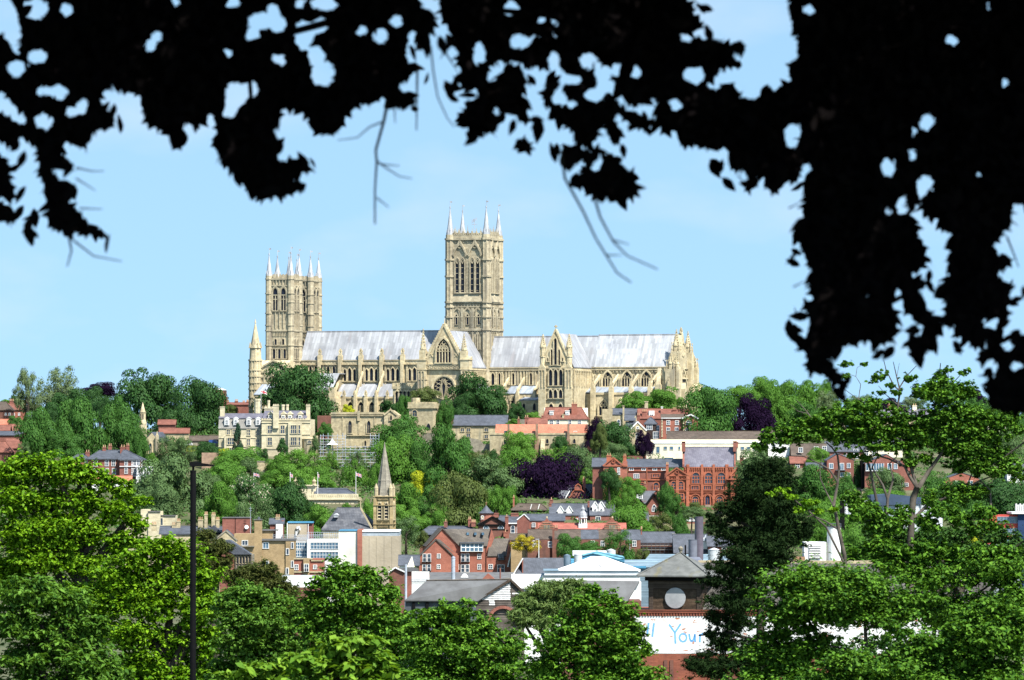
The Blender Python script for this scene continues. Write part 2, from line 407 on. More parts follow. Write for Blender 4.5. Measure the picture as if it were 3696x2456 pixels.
def cathedral():
 rz = R(-18.5)
 C = Bld('cathedral', 'huge pale limestone gothic cathedral with three towers crowning the hill', 'cathedral', 'S', 1712, 1800, rz)
 dep = [1800.0]
 Z = lambda row: at(1848, row, dep[0]).z - C.loc.z
 RZ90 = Matrix.Rotation(R(90), 4, 'Z')
 def faces(cx, cy):
  return [Matrix.Translation((cx, cy, 0)) @ Matrix.Rotation(R(90 * i), 4, 'Z') for i in range(4)]
 def pil(b, s0, s1, n, z0, z1, y, w=.35, p=.3, arch=True):
  d = (s1 - s0) / n
  for i in range(n + 1): b.box(s0 + d * i - w / 2, s0 + d * i + w / 2, y - p, y, z0, z1)
  if arch:
   for i in range(n):
    ap = arch_pts(d - w * .4, min((d - w) * 1.1, (z1 - z0) * .5), 'pointed', 3)
    top = z1 - max(q[1] for q in ap)
    b.rib([(s0 + d * (i + .5) + a, top + z) for a, z in ap], y - p * .8, y, w * .6)
 def string(b, a, z, y, h=.45, p=.4): b.box(-a - p, a + p, y - p, y + .1, z - h / 2, z + h / 2)
 def spirelet(b, x, y, z0, zs, zt, r, mi=0, n=8, crock=True):
  b.ngon(x, y, z0, zs, r, r, n, mi); b.ngon(x, y, zs - .15, zs + .2, r * 1.15, r * 1.15, n, mi); b.ngon(x, y, zs + .2, zt, r, .06, n, mi)
  if crock:
   for k in range(1, 6):
    f = k / 6; zz = zs + .2 + (zt - zs) * f; rr = r * (1 - f) + .1
    for q in range(4):
     a = math.pi / 4 + q * math.pi / 2
     b.box(x + rr * math.cos(a) - .13, x + rr * math.cos(a) + .13, y + rr * math.sin(a) - .13, y + rr * math.sin(a) + .13, zz, zz + .35, mi)
  b.ngon(x, y, zt - .1, zt + .5, .2, .2, 6, mi)
 def leadspire(part, x, y, z0, zb, zt, r):
  b = MB(); b.ngon(x, y, z0, zb, r * 1.12, r * 1.12, 8)
  for q in range(8):
   a = math.pi / 8 + q * math.pi / 4
   b.ngon(x + r * math.cos(a), y + r * math.sin(a), z0, zb + 1.1, .16, .05, 4)
  b.ngon(x, y, zb, zt, r * .95, .08, 8); b.ngon(x, y, zt - .2, zt + .35, .22, .22, 6)
  b.tube([(x, y, zt), (x, y, zt + 2.2)], .07, 4); b.box(x - .05, x + .75, y - .04, y + .04, zt + 1.6, zt + 2.1)
  return b.obj('pinnacle', LEADP, part)
 a = 6.85
 b = MB()
 zt, zc, z1, z2, z3, z4 = Z(852), Z(866), Z(1093), Z(1110), Z(1192), Z(1340)
 b.box(-a, a, -a, a, 8, zc)
 for M in faces(0, 0):
  b.M = M
  for z_, h, p in ((zc, .7, .55), (z1, .7, .5), (z2, .35, .3), (Z(1146), .35, .3), (z3, .8, .5), (Z(1060), .4, .3)): string(b, a, z_, -a, h, p)
  b.box(-a, a, -a - .15, -a + .5, zc, zt)
  for i in range(15):
   s_ = -a + 1.5 + i * (2 * a - 3) / 14
   b.box(s_ - .28, s_ + .28, -a - .2, -a + .4, zt, zt + .7 + .5 * (i % 2))
   if i % 2: b.ngon(s_, -a + .1, zt + 1.2, zt + 2.4 + (i == 7), .18, .03, 4)
  pil(b, -5.5, 5.5, 8, Z(880), zc - .3, -a, .25, .22)
  for s0, s1 in ((-5.4, -4.6), (-.45, .45), (4.6, 5.4)):
   pil(b, s0, s1, 2, Z(1060), Z(900), -a, .25, .25, False)
   for k in range(12): b.box(s0, s1, -a - .18, -a, Z(1055) + k * 1.15, Z(1055) + k * 1.15 + .35)
  for c in (-2.65, 2.65):
   ap = arch_pts(4.3, 5.6); b.rib([(c + x, Z(945) + z) for x, z in ap[1:-1]], -a - .6, -a, .55)
   b.rib([(c - 2.5, Z(925)), (c, Z(872)), (c + 2.5, Z(925))], -a - .65, -a, .5)
   b.rib([(c + .8 * math.cos(q), Z(890) + .8 * math.sin(q)) for q in np.linspace(0, 2 * math.pi, 11)], -a - .4, -a, .3)
  b.extx([(-a, Z(1062)), (-a - .7, Z(1092)), (-a, Z(1092))], -5.4, 5.4)  # sloping sill
  pil(b, -5.4, 5.4, 3, z3, Z(1114), -a, .9, .45)
  for i in range(3):
   s_ = -3.87 + 3.87 * i; ap = arch_pts(2.0, 6.6); b.rib([(s_ + x, Z(1186) + z) for x, z in ap], -a - .3, -a, .3)
  for i in range(4):
   s_ = -5.8 + 3.87 * i
   for k in range(9): b.box(s_ - .55, s_ + .55, -a - .5, -a - .3, Z(1188) + k * .45, Z(1188) + k * .45 + .2)
  pil(b, -5.4, 5.4, 10, z2, z1 - .4, -a, .2, .25, False)
  pil(b, -5.4, 5.4, 6, Z(1270), z3 - .5, -a, .35, .35)
 b.M = Matrix.Identity(4)
 for sx in (-1, 1):
  for sy in (-1, 1):
   x, y = sx * (a - .5), sy * (a - .5)
   b.ngon(x, y, 8, zt + .2, 1.45, 1.45, 8)
   for z_ in (zc, z1, z2, Z(1146), z3, Z(1000), Z(940)): b.ngon(x, y, z_ - .3, z_ + .3, 1.85, 1.85, 8)
   for q in range(8):
    an = math.pi / 8 + q * math.pi / 4
    b.tube([(x + 1.45 * math.cos(an), y + 1.45 * math.sin(an), z4), (x + 1.45 * math.cos(an), y + 1.45 * math.sin(an), zc)], .16, 4)
 T = b.obj('central_tower', STONE2, C.root)
 for M in faces(0, 0):
  for c in (-3.6, -1.7, 1.7, 3.6):
   w = MB(); w.M = M; w.window(c, Z(1060), 1.3, Z(935) - Z(1060), -a, 'pointed', .28, .5, 1, .2, True, 0)
   for k in range(5): w.box(c - .57, c + .57, -a - .12, -a - .05, Z(1052) + k * 1.9, Z(1052) + k * 1.9 + .14)
   w.rib([(c, Z(950) - .5), (c - .4, Z(945)), (c, Z(938)), (c + .4, Z(945)), (c, Z(950) - .5)], -a - .4, -a - .05, .22)
   w.obj('belfry_window', [STONE2, GLASSD], T)
  for c in (-3.87, 0, 3.87):
   w = MB(); w.M = M; w.window(c, Z(1174), .7, 3.4, -a, 'pointed', .2, .25); w.obj('lancet_window', [STONE2, GLASSD], T)
 for k, M in enumerate(faces(0, 0)):
  if k in (0, 1, 3):
   for c in (-4.6, 4.4):
    for dd in (-.85, .85):
     w = MB(); w.M = M; w.window(c + dd, Z(1262), .95, Z(1205) - Z(1262), -a, 'pointed', .25, .35); w.obj('lancet_window', [STONE2, GLASSD], T)
 for sx, sy, zz in ((-1, -1, 752), (1, -1, 752), (-1, 1, 760), (1, 1, 760)):
  leadspire(T, sx * (a - .5), sy * (a - .5), zt, Z(842), Z(zz), 1.15)
 w = MB(); w.tube([(0, 0, zc), (0, 0, Z(792))], .12, 5)
 for i in range(4): w.box(-.9 + .5 * i, -.65 + .5 * i, -.1, .1, Z(806) + .3 * i, Z(793) + .2 * i)
 w.box(-1, 1, -.08, .08, Z(812), Z(812) + .2); w.ngon(0, 0, zc, zc + 2, 1.2, .3, 6); w.obj('aerial_mast', STEEL, T)
 dep[0] = 1820.0
 for nm, cx, cy in (('south_west_tower', -64.0, -10.0), ('north_west_tower', -64.0, 8.6)):
  a2 = 4.2; b = MB(); zt, zc = Z(1000), Z(1012)
  b.box(cx - a2, cx + a2, cy - a2, cy + a2, 3, zc)
  for M in faces(cx, cy):
   b.M = M
   for z_, h, p in ((zc, .6, .4), (Z(1036), .35, .3), (Z(1070), .3, .25), (Z(1197), .6, .4), (Z(1250), .3, .3), (Z(1262), .3, .3), (Z(1305), .35, .3)): string(b, a2, z_, -a2, h, p)
   pil(b, -3.4, 3.4, 6, Z(1034), zc - .3, -a2, .25, .3)
   for c in (-1.45, 1.45):
    ap = arch_pts(2.7, Z(1038) - Z(1125)); b.rib([(c + x, Z(1125) + z) for x, z in ap], -a2 - .4, -a2, .4)
   pil(b, -2.8, 2.8, 4, Z(1190), Z(1125), -a2, .3, .3)
   pil(b, -3.4, 3.4, 12, Z(1217), Z(1203), -a2, .16, .25, False)
   for i in range(7): b.box(-3.4 + i * 1.1, -2.9 + i * 1.1, -a2 - .15, -a2 + .3, zc, zt + .5)
  b.M = Matrix.Identity(4)
  for sx in (-1, 1):
   for sy in (-1, 1):
    x, y = cx + sx * (a2 - .3), cy + sy * (a2 - .3); b.ngon(x, y, 3, zt, 1.15, 1.15, 8)
    for z_ in (zc, Z(1064), Z(1095), Z(1135), Z(1178), Z(1197), Z(1250), Z(1305)): b.ngon(x, y, z_ - .2, z_ + .2, 1.35, 1.35, 8)
  T = b.obj(nm, STONE2, C.root)
  for M in faces(cx, cy):
   for c in (-1.45, 1.45):
    w = MB(); w.M = M; w.window(c, Z(1126), 1.7, Z(1044) - Z(1126), -a2, 'pointed', .3, .35, 2, .25, True, 1); w.obj('belfry_window', [STONE2, GLASSD], T)
   for c in (-1.35, 1.35):
    w = MB(); w.M = M; w.window(c, Z(1250), .8, 2.1, -a2, 'round', .22, .3); w.obj('small_window', [STONE2, GLASSD], T)
   for c in (-1.9, 0, 1.9):
    w = MB(); w.M = M; w.window(c, Z(1298), .95, 3.3, -a2, 'round', .24, .3); w.obj('small_window', [STONE2, GLASSD], T)
  for sx, sy, zz in ((-1, -1, 924), (1, -1, 921), (-1, 1, 929), (1, 1, 925)):
   leadspire(T, cx + sx * (a2 - .3), cy + sy * (a2 - .3), zt, Z(994), Z(zz + (6 if cy > 0 else 0)), .98)
 b = MB(); u0 = -69
 b.box(u0, -58, -25, 25, -3, Z(1330))
 for k, row in enumerate((1490, 1437, 1408, 1385, 1362, 1345)):
  b.box(u0 - .3, -57.7, -25.3, 25.3, Z(row) - .25, Z(row) + .25)
  if k: pil(b, u0 + 1, -58.5, 7, Z((1490, 1437, 1408, 1385, 1362, 1345)[k - 1]), Z(row) - .3, -25, .3, .35)
 b.extx([(-24, Z(1332)), (-15.5, Z(1332)), (-15, Z(1312)), (-19.5, Z(1305))], u0, -58)
 b.ext([(-66.5, Z(1332)), (-62, Z(1306)), (-57.5, Z(1332))], -25, -15)
 b.rib([(-66.5, Z(1332)), (-62, Z(1306)), (-57.5, Z(1332))], -25.5, -24.8, .5)
 x, y = -68.4, -25.2
 b.ngon(x, y, -3, Z(1308), 2.1, 2.1, 8)
 for row in (1305, 1340, 1362, 1385, 1408, 1437, 1470, 1500): b.ngon(x, y, Z(row) - .25, Z(row) + .25, 2.4, 2.4, 8)
 for q in range(8):
  an = q * math.pi / 4
  for dd in (-.12, .12): b.tube([(x + 2.1 * math.cos(an + dd * 2), y + 2.1 * math.sin(an + dd * 2), Z(1520)), (x + 2.1 * math.cos(an + dd * 2), y + 2.1 * math.sin(an + dd * 2), Z(1305))], .14, 4)
 b.ngon(x, y, Z(1308), Z(1262), 2.0, 1.85, 8); b.ngon(x, y, Z(1262), Z(1250), 2.15, 1.6, 8)
 for q in range(8):
  an = q * math.pi / 4; b.ext([(x + 1.9 * math.cos(an) - .5, Z(1262)), (x + 1.9 * math.cos(an), Z(1240)), (x + 1.9 * math.cos(an) + .5, Z(1262))], y + 1.9 * math.sin(an) - .15, y + 1.9 * math.sin(an) + .15)
 b.ngon(x, y, Z(1252), Z(1170), 1.6, .12, 8); b.ngon(x, y, Z(1172), Z(1158), .35, .05, 6)
 W = b.obj('west_front', STONE, C.root)
 w = MB(); w.add([(-66, -33, Z(1428)), (-54, -33, Z(1428)), (-54, -25, Z(1390)), (-66, -25, Z(1390)), (-66, -33, Z(1430)), (-54, -33, Z(1430)), (-54, -25, Z(1430)), (-66, -25, Z(1430))],
     [(0, 1, 2, 3), (0, 4, 5, 1), (1, 5, 6, 2), (0, 3, 7, 4)]); w.obj('chapel_roof', LEADG, W)
 w = MB(); w.box(-66, -54, -32.7, -25, -3, Z(1430)); pil(w, -66, -54, 6, Z(1500), Z(1434), -32.7, .3, .3); w.obj('chapel_wall', STONE, W)
 dep[0] = 1808.0
 C.crop = 'A'
 b = MB(); b.box(-59, -6, -6.5, 6.5, -3, Z(1301)); b.box(-59, -6, -6.95, -6.4, Z(1318), Z(1303)); b.box(-59, -6, -7.2, -6.4, Z(1318), Z(1316)); b.box(-59, -6, -7.2, -6.4, Z(1303), Z(1301))
 for i in range(46): b.box(-58.5 + i * 1.12, -58 + i * 1.12, -7.0, -6.9, Z(1315), Z(1306))
 ua, ub = C.u(575, -13), C.u(1240, -13)
 b.box(ua, -6, -13, -6.5, -3, Z(1437)); b.box(ua, -6, -13.4, -12.8, Z(1440), Z(1434))
 for x in (400, 450, 540, 565, 685, 702, 830, 853, 978, 1005, 1125, 1158, 1235):
  u = C.u(x, -6.5); b.box(u - .3, u + .3, -6.9, -6.5, Z(1390), Z(1318))
 NV = b.obj('nave', STONE, C.root)
 def roofx(name, m, u0, u1, r_e, r_r, hw, par=None):
  w = MB(); zE, zR = Z(r_e), Z(r_r)
  w.extx([(-hw, zE), (0, zR), (0, zR + .3), (-hw, zE + .3)], u0, u1); w.extx([(hw, zE), (hw, zE + .3), (0, zR + .3), (0, zR)], u0, u1)
  w.box(u0, u1, -.2, .2, zR + .2, zR + .55); return w.obj(name, m, par or C.root)
 roofx('nave_roof', LEAD, -59.5, -6.5, 1302, 1199, 6.7)
 for x in (540, 685, 830, 978, 1125):
  w = MB(); u = C.u(x, -7); w.box(u - .75, u + .75, -7.6, -6.6, Z(1318), Z(1282)); w.box(u - .5, u + .5, -8.2, -7.5, Z(1400), Z(1308)); spirelet(w, u, -7.1, Z(1284), Z(1277), Z(1264), .55, 0, 4)
  w.obj('parapet_pinnacle', STONE, NV)
 for x in (475, 513, 600, 640):
  w = MB(); w.window(C.u(x, -6.5), Z(1360), 1.0, 3.6, -6.5, 'pointed', .25, .4); w.obj('clerestory_window', [STONE, GLASSD], NV)
 for g in ((718, 752, 786), (872, 906, 940), (1023, 1057, 1092), (1177, 1211)):
  for i, x in enumerate(g):
   w = MB(); tall = i == 1; w.window(C.u(x, -6.5), Z(1376), 1.25 if tall else 1.0, Z(1329 if tall else 1333) - Z(1376), -6.5, 'pointed', .3, .5)
   w.obj('clerestory_window', [STONE, GLASSD], NV)
 def lean(name, m, u0, u1, r0, r1, v0=-13.0, v1=-6.5, par=None):
  w = MB(); w.extx([(v0 - .2, Z(r0)), (v1, Z(r1)), (v1, Z(r1) + .25), (v0 - .2, Z(r0) + .25)], u0, u1); return w.obj(name, m, par)
 lean('aisle_roof', LEAD, C.u(650, -13), C.u(1055, -13), 1436, 1388, par=NV)
 def flyer(u, v0, v1, r0, r1, par, r_cap=1400, bw=.7, m=STONE, low=-3):
  w = MB(); w.box(u - bw, u + bw, v0 - 1.3, v0 + .6, low, Z(r_cap + 25)); w.ext([(u - bw, Z(r_cap + 25)), (u, Z(r_cap)), (u + bw, Z(r_cap + 25))], v0 - 1.3, v0 + .6)
  w.extx([(v0, Z(r0)), (v1, Z(r1)), (v1, Z(r1) + 1.1), (v0, Z(r0) + 1.1)], u - .3, u + .3); w.obj('flying_buttress', m, par)
 for x in (645, 797, 945): flyer(C.u(x, -13), -13.2, -6.5, 1428, 1350, NV, 1412, .45)
 for x in (715, 790, 868, 940, 1020):
  w = MB(); u = C.u(x, -13); w.box(u - .55, u + .55, -14.2, -13, -3, Z(1437)); spirelet(w, u, -13.6, Z(1437), Z(1432), Z(1416), .5, 0, 4); w.obj('aisle_buttress', STONE, NV)
 for x in (685, 757, 832, 910, 985):
  w = MB(); w.window(C.u(x, -13), Z(1490), 2.2, Z(1452) - Z(1490), -13, 'pointed', .4, .5, 3, .2); w.obj('aisle_window', [STONE, GLASSD], NV)
 u0, u1 = C.u(492, -19), C.u(630, -19)
 w = MB(); w.box(u0, u1 + .4, -19, -6.5, -3, Z(1415)); w.box(u1 - 1.2, u1 + 1, -20, -18, -3, Z(1400)); w.box(C.u(575, -20), C.u(650, -20), -20.2, -13, -3, Z(1440)); CH = w.obj('west_chapel', STONE, C.root)
 w = MB(); w.extx([(-19.3, Z(1412)), (-12.5, Z(1352)), (-6.4, Z(1352)), (-6.4, Z(1352) + .3), (-12.5, Z(1352) + .3), (-19.3, Z(1412) + .3)], u0, u1); w.obj('chapel_roof', LEAD, CH)
 w = MB(); w.window((u0 + u1) / 2, Z(1500), 2.4, 7, -19, 'pointed', .4, .4, 2); w.obj('chapel_window', [STONE, GLASSD], CH)
 u0, u1 = C.u(1055, -24), C.u(1245, -24)
 w = MB(); w.box(u0, u1, -24, -9, -3, Z(1408)); w.box(u0 - .3, u1, -24.3, -8.8, Z(1408), Z(1398)); w.box(u0, u1, -24.1, -23.5, Z(1398), Z(1386))
 pil(w, u0, u1, 6, Z(1405), Z(1388), -24.1, .3, .25, False); PO = w.obj('porch', STONE, C.root)
 w = MB(); w.box(u0 + .3, u1 - .2, -23.4, -9, Z(1397), Z(1395)); w.obj('porch_roof', LEADG, PO)
 for x in (1088, 1115, 1142, 1170, 1200):
  w = MB(); w.window(C.u(x, -24), Z(1480), 1.35, Z(1415) - Z(1480), -24, 'pointed', .35, .6); w.obj('porch_arch', [STONE, GLASSD], PO)
 dep[0] = 1775.0
 C.crop = 'B'; vF = -30.5
 b = MB(); hw = 6.4
 b.box(-hw, hw, vF, -6, -3, Z(1326)); b.box(-hw, hw, 6, 25, -3, Z(1326))
 apex, sh = Z(1176), Z(1292)
 b.ext([(-hw + .6, Z(1326)), (-hw + .6, sh), (0, apex), (hw - .6, sh), (hw - .6, Z(1326))], vF - .2, vF + 1.1)
 b.rib([(-hw + .4, sh - .3), (0, apex + .4), (hw - .4, sh - .3)], vF - .5, vF + 1.3, .7)
 for k in range(1, 14):
  f = k / 14
  for sg in (-1, 1): b.box(sg * (hw - .4) * (1 - f) - .22, sg * (hw - .4) * (1 - f) + .22, vF - .2, vF + .6, sh + (apex - sh) * f + .5, sh + (apex - sh) * f + 1.25)
 b.ngon(0, vF + .4, apex, apex + 2.3, .3, .08, 6)
 b.box(-hw + .4, hw - .4, vF - .5, vF, Z(1333), Z(1318)); b.box(-hw, hw, vF - .75, vF, Z(1335), Z(1333)); b.box(-hw, hw, vF - .75, vF, Z(1318), Z(1315.5))
 for i in range(9): b.rib([(-5.3 + i * 1.32 + .42 * math.cos(q), Z(1325.5) + .42 * math.sin(q)) for q in np.linspace(0, 2 * math.pi, 9)], vF - .68, vF - .45, .18)
 for sx in (-1, 1):
  x0, z0 = sx * 4.3, Z(1283)
  b.rib([(x0 - .5, z0 - .6), (x0 + .5, z0 + .6)], vF - .4, vF, .2); b.rib([(x0 - .5, z0 + .6), (x0 + .5, z0 - .6)], vF - .4, vF, .2)
 for sx, x0, x1, rtop, rsp in ((-1, -9.1, -6.0, 1265, 1193), (1, 6.0, 9.0, 1268, 1213)):
  b.box(x0, x1, vF - 1.2, vF + 2.2, -3, Z(1300)); xm = (x0 + x1) / 2 + (.2 if sx < 0 else -.7)
  b.box(xm - 1.05, xm + 1.05, vF - .9, vF + 1.3, Z(1300), Z(rtop)); spirelet(b, xm, vF + .2, Z(rtop), Z(rtop - 4), Z(rsp), .95, 0, 8)
  for z_ in (1300, 1335, 1370, 1410): b.box(x0 - .2, x1 + .2, vF - 1.4, vF + 2.3, Z(z_) - .2, Z(z_) + .2)
  pil(b, x0 + .5, x1 - .5, 2, Z(1405), Z(1340), vF - 1.2, .3, .3)
  if sx > 0: b.extx([(vF - 1.2, Z(1300)), (vF + 2.2, Z(1300)), (vF + 2.2, Z(1288))], x0, x1)
 b.extx([(-29, Z(1330)), (-22, Z(1330)), (-22, Z(1296)), (-25, Z(1290))], -hw - .5, -hw + 1)
 b.M = Matrix.Translation((hw, -18, 0)) @ RZ90
 pil(b, -10, 10.5, 14, Z(1400), Z(1338), 0, .35, .4); b.box(-10, 11, -.5, 0, Z(1336), Z(1330)); b.box(-10, 11, -.4, 0, Z(1328), Z(1324))
 b.M = Matrix.Identity(4)
 b.box(hw, hw + 5, -27, -8, -3, Z(1405))
 TR = b.obj('great_transept', STONE, C.root)
 w = MB()
 w.ext([(-6.6, Z(1326)), (0, Z(1197)), (0, Z(1197) + .3), (-6.6, Z(1326) + .3)], vF + 1.2, -6); w.ext([(6.9, Z(1326) - .2), (0, Z(1197)), (0, Z(1197) + .3), (6.9, Z(1326) + .1)], vF + 1.2, -6)
 w.ext([(-6.6, Z(1326)), (0, Z(1197)), (6.6, Z(1326))], 6, 25); w.obj('transept_roof', LEADT, C.root)
 w = MB(); w.ext([(hw, Z(1405)), (hw + 5.3, Z(1420)), (hw + 5.3, Z(1420) + .25), (hw, Z(1385))], -27, -8); w.obj('chapel_roof', LEADG, TR)
 w = MB(); cu, cz = C.P(450, 1025, vF)
 cu, r = -.1, 3.75
 w.window(cu, cz - r, 2 * r, 2 * r, vF, 'disc', .45, .6, 1, .2, False)
 for sg in (-1, 1):
  for k in range(5):
   f0 = k / 5; pts = [(cu + sg * (.15 + 1.0 * math.sin(t * 2.2 + k * .35) * (.55 + .25 * k)), cz - r * .9 + r * 1.75 * t) for t in np.linspace(0, 1, 8)]
   w.rib([p for p in pts if math.hypot(p[0] - cu, p[1] - cz) < r], vF - .3, vF - .1, .15)
  for k in range(5):
   z0 = cz - r * .8 + k * r * .34
   pts = [(cu + sg * (.7 + 3.0 * t), z0 + 1.5 * t * (1.15 - .4 * t)) for t in np.linspace(0, 1, 6)]
   w.rib([p for p in pts if math.hypot(p[0] - cu, p[1] - cz) < r], vF - .28, vF - .1, .12)
   pts = [(cu + sg * (1.2 + 1.6 * t), z0 + .9 - 1.0 * t) for t in np.linspace(0, 1, 4)]
   w.rib([p for p in pts if math.hypot(p[0] - cu, p[1] - cz) < r], vF - .28, vF - .1, .10)
 for rr in (r * .97,): w.rib([(cu + rr * math.cos(q), cz + rr * math.sin(q)) for q in np.linspace(0, 2 * math.pi, 25)], vF - .5, vF - .1, .3)
 w.obj('rose_window', [STONE, GLASSD], TR)
 w = MB(); zb, wd, hh = Z(1310), 5.0, Z(1224) - Z(1310)
 w.window(0, zb, wd, hh, vF - .2, 'pointed', .5, .6, 5, .28)
 for row, n in ((.52, 5), (.63, 4), (.73, 4), (.82, 3)):
  for i in range(n):
   x0 = -wd / 2 + wd * (i + .5) / n * 1.0; rr = wd / n * .42 * (1 if row < .8 else .8)
   if abs(x0) + rr * .5 < wd / 2 * (1 if row < .7 else .72): w.rib([(x0 + rr * math.cos(q), zb + hh * row + rr * 1.25 * math.sin(q)) for q in np.linspace(0, 2 * math.pi, 9)], vF - .55, vF - .25, .17)
 w.obj('gable_window', [STONE, GLASSD], TR)
 dep[0] = 1784.0
 C.crop = 'C'
 b = MB(); uE = 72.3
 b.box(6, uE, -6.5, 6.5, -3, Z(1326)); b.box(6, uE, -7, -6.4, Z(1338), Z(1328)); b.box(6, uE, -7.2, -6.4, Z(1329), Z(1326)); b.box(9, uE - 2, -12.8, -6.5, -3, Z(1424)); b.box(44.5, uE - 2, -13.1, -12.6, Z(1427), Z(1419))
 C.crop = 'B'
 for x in (985, 1065, 1140, 1185, 1222, 1250, 1300, 1328, 1365, 1405, 1440, 1468, 1515, 1545):
  u = C.u(x, -6.5); b.box(u - .25, u + .25, -6.85, -6.5, Z(1390), Z(1338))
 for x0, x1 in ((985, 1065), (1065, 1140), (1140, 1185), (1185, 1222), (1222, 1250), (1300, 1328), (1328, 1365), (1365, 1405), (1405, 1440), (1440, 1468), (1515, 1545)):
  u0, u1 = C.u(x0, -6.5), C.u(x1, -6.5); ap = arch_pts(u1 - u0, 2.0); b.rib([((u0 + u1) / 2 + x, Z(1360) + z) for x, z in ap[1:-1]], -6.8, -6.5, .25)
 CO = b.obj('choir', STONE, C.root)
 for x, wd in ((1022, 1.15), (1103, .75), (1273, .8), (1490, .85)):
  w = MB(); w.window(C.u(x, -6.5), Z(1389), wd, Z(1346) - Z(1389), -6.5, 'pointed', .28, .45); w.obj('clerestory_window', [STONE, GLASSD], CO)
 roofx('choir_roof', LEAD, 7, 44, 1327, 1217, 6.7)
 lean('aisle_roof', LEADG, C.u(1175, -12.8), C.u(1520, -12.8), 1423, 1395, -12.8, par=CO)
 for x in (1140, 1330, 1540):
  flyer(C.u(x, -13), -13.2, -6.5, 1415, 1372, CO, 1402, .5)
 w = MB(); u0, u1 = C.u(1345, -19), C.u(1640, -19); w.box(u0, u1, -19, -12, -3, Z(1452)); w.box(u0 - .3, u1, -19.3, -12, Z(1452), Z(1447)); SV = w.obj('vestry', STONE, C.root)
 w = MB(); w.extx([(-19.5, Z(1447)), (-13, Z(1438)), (-13, Z(1438) + .3), (-19.5, Z(1447) + .3)], u0, u1); w.obj('vestry_roof', LEADG, SV)
 for x in (1403, 1532):
  w = MB(); w.window(C.u(x, -19), Z(1482), 1.0, 2.3, -19, 'pointed', .3, .3); w.obj('vestry_window', [STONE, GLASSD], SV)
 for x, wd, r0, r1 in ((1180, 1.1, 1505, 1462), (1265, 1.0, 1470, 1432), (1160, .5, 1445, 1432), (1245, .5, 1445, 1432), (1405, .5, 1445, 1432)):
  w = MB(); w.window(C.u(x, -12.8), Z(r0), wd, Z(r1) - Z(r0), -12.8, 'pointed', .3, .4); w.obj('aisle_window', [STONE, GLASSD], CO)
 dep[0] = 1766.0
 C.crop = 'C'; vS = -27.0; uc = C.P(357, 600, vS)[0]
 b = MB(); hw = 5.7
 b.box(uc - hw, uc + hw, vS, -6, -3, Z(1329)); b.ext([(uc - 3.9, Z(1329)), (uc - 3.9, Z(1286)), (uc, Z(1192)), (uc + 3.9, Z(1286)), (uc + 3.9, Z(1329))], vS - .1, vS + 1)
 b.rib([(uc - 4.0, Z(1288)), (uc, Z(1190)), (uc + 4.0, Z(1288))], vS - .4, vS + 1.1, .5)
 for z_ in (1329, 1402, 1443): b.box(uc - hw - .2, uc + hw + .2, vS - .4, vS, Z(z_) - .25, Z(z_) + .25)
 for x0 in (uc - 4.5, uc + 4.5):
  b.box(x0 - 1.2, x0 + 1.2, vS - .9, vS + 2, -3, Z(1329)); b.ngon(x0, vS + .4, Z(1329), Z(1256), .95, .95, 8); b.ngon(x0, vS + .4, Z(1290), Z(1286), 1.15, 1.15, 8)
  spirelet(b, x0, vS + .4, Z(1258), Z(1254), Z(1212), 1.0); pil(b, x0 - 1, x0 + 1, 2, Z(1400), Z(1336), vS - .9, .25, .25); b.ext([(x0 - 1.2, Z(1329)), (x0, Z(1310)), (x0 + 1.2, Z(1329))], vS - .95, vS)
  for q in range(8): b.tube([(x0 + .95 * math.cos(q * .785), vS + .4 + .95 * math.sin(q * .785), Z(1288)), (x0 + .95 * math.cos(q * .785), vS + .4 + .95 * math.sin(q * .785), Z(1256))], .12, 4)
 for z0 in (1180,):
  b.box(uc - .13, uc + .13, vS, vS + .25, Z(1192), Z(1174)); b.box(uc - .6, uc + .6, vS, vS + .25, Z(1182), Z(1182) + .35); b.ngon(uc, vS + .12, Z(1184), Z(1176), .35, .35, 4)
 b.M = Matrix.Translation((uc + hw, -16, 0)) @ RZ90; pil(b, -9, 9, 10, Z(1395), Z(1336), 0, .3, .35); b.M = Matrix.Identity(4)
 ET = b.obj('east_transept', STONE, C.root)
 w = MB(); w.ext([(uc - hw - .2, Z(1328)), (uc, Z(1207)), (uc, Z(1207) + .3), (uc - hw - .2, Z(1328) + .3)], vS + 1.1, -5); w.ext([(uc + hw + .2, Z(1328)), (uc, Z(1207)), (uc, Z(1207) + .3), (uc + hw + .2, Z(1328) + .3)], vS + 1.1, -5)
 w.obj('transept_roof', LEADT, C.root)
 for x, r0, r1, wd, kd in ((357, 1318, 1222, .95, 0), (312, 1319, 1262, .65, 0), (403, 1319, 1262, .65, 0), (298, 1393, 1335, 1.2, 1), (360, 1393, 1335, 1.25, 1), (422, 1393, 1335, 1.2, 1),
       (297, 1438, 1407, 1.25, 1), (357, 1438, 1407, 1.25, 1), (420, 1438, 1407, 1.25, 1), (305, 1478, 1458, 1.5, 1), (418, 1478, 1458, 1.5, 1), (265, 1305, 1293, .5, 0), (445, 1305, 1293, .5, 0)):
  w = MB(); w.window(C.u(x, vS), Z(r0), wd, Z(r1) - Z(r0), vS - .1, 'pointed', .3, .45); w.obj('lancet_window', [STONE, GLASSD], ET)
 for x in (540, 625):
  w = MB(); w.window(C.u(x, vS + 8 if x > 600 else vS), Z(1440), .6, 1.4, vS if x < 600 else -12.8, 'round', .2, .25); w.obj('small_window', [STONE, GLASSD], ET)
 dep[0] = 1776.0
 roofx('east_choir_roof', LEADW, 43.5, uE - .6, 1330, 1211, 6.7)
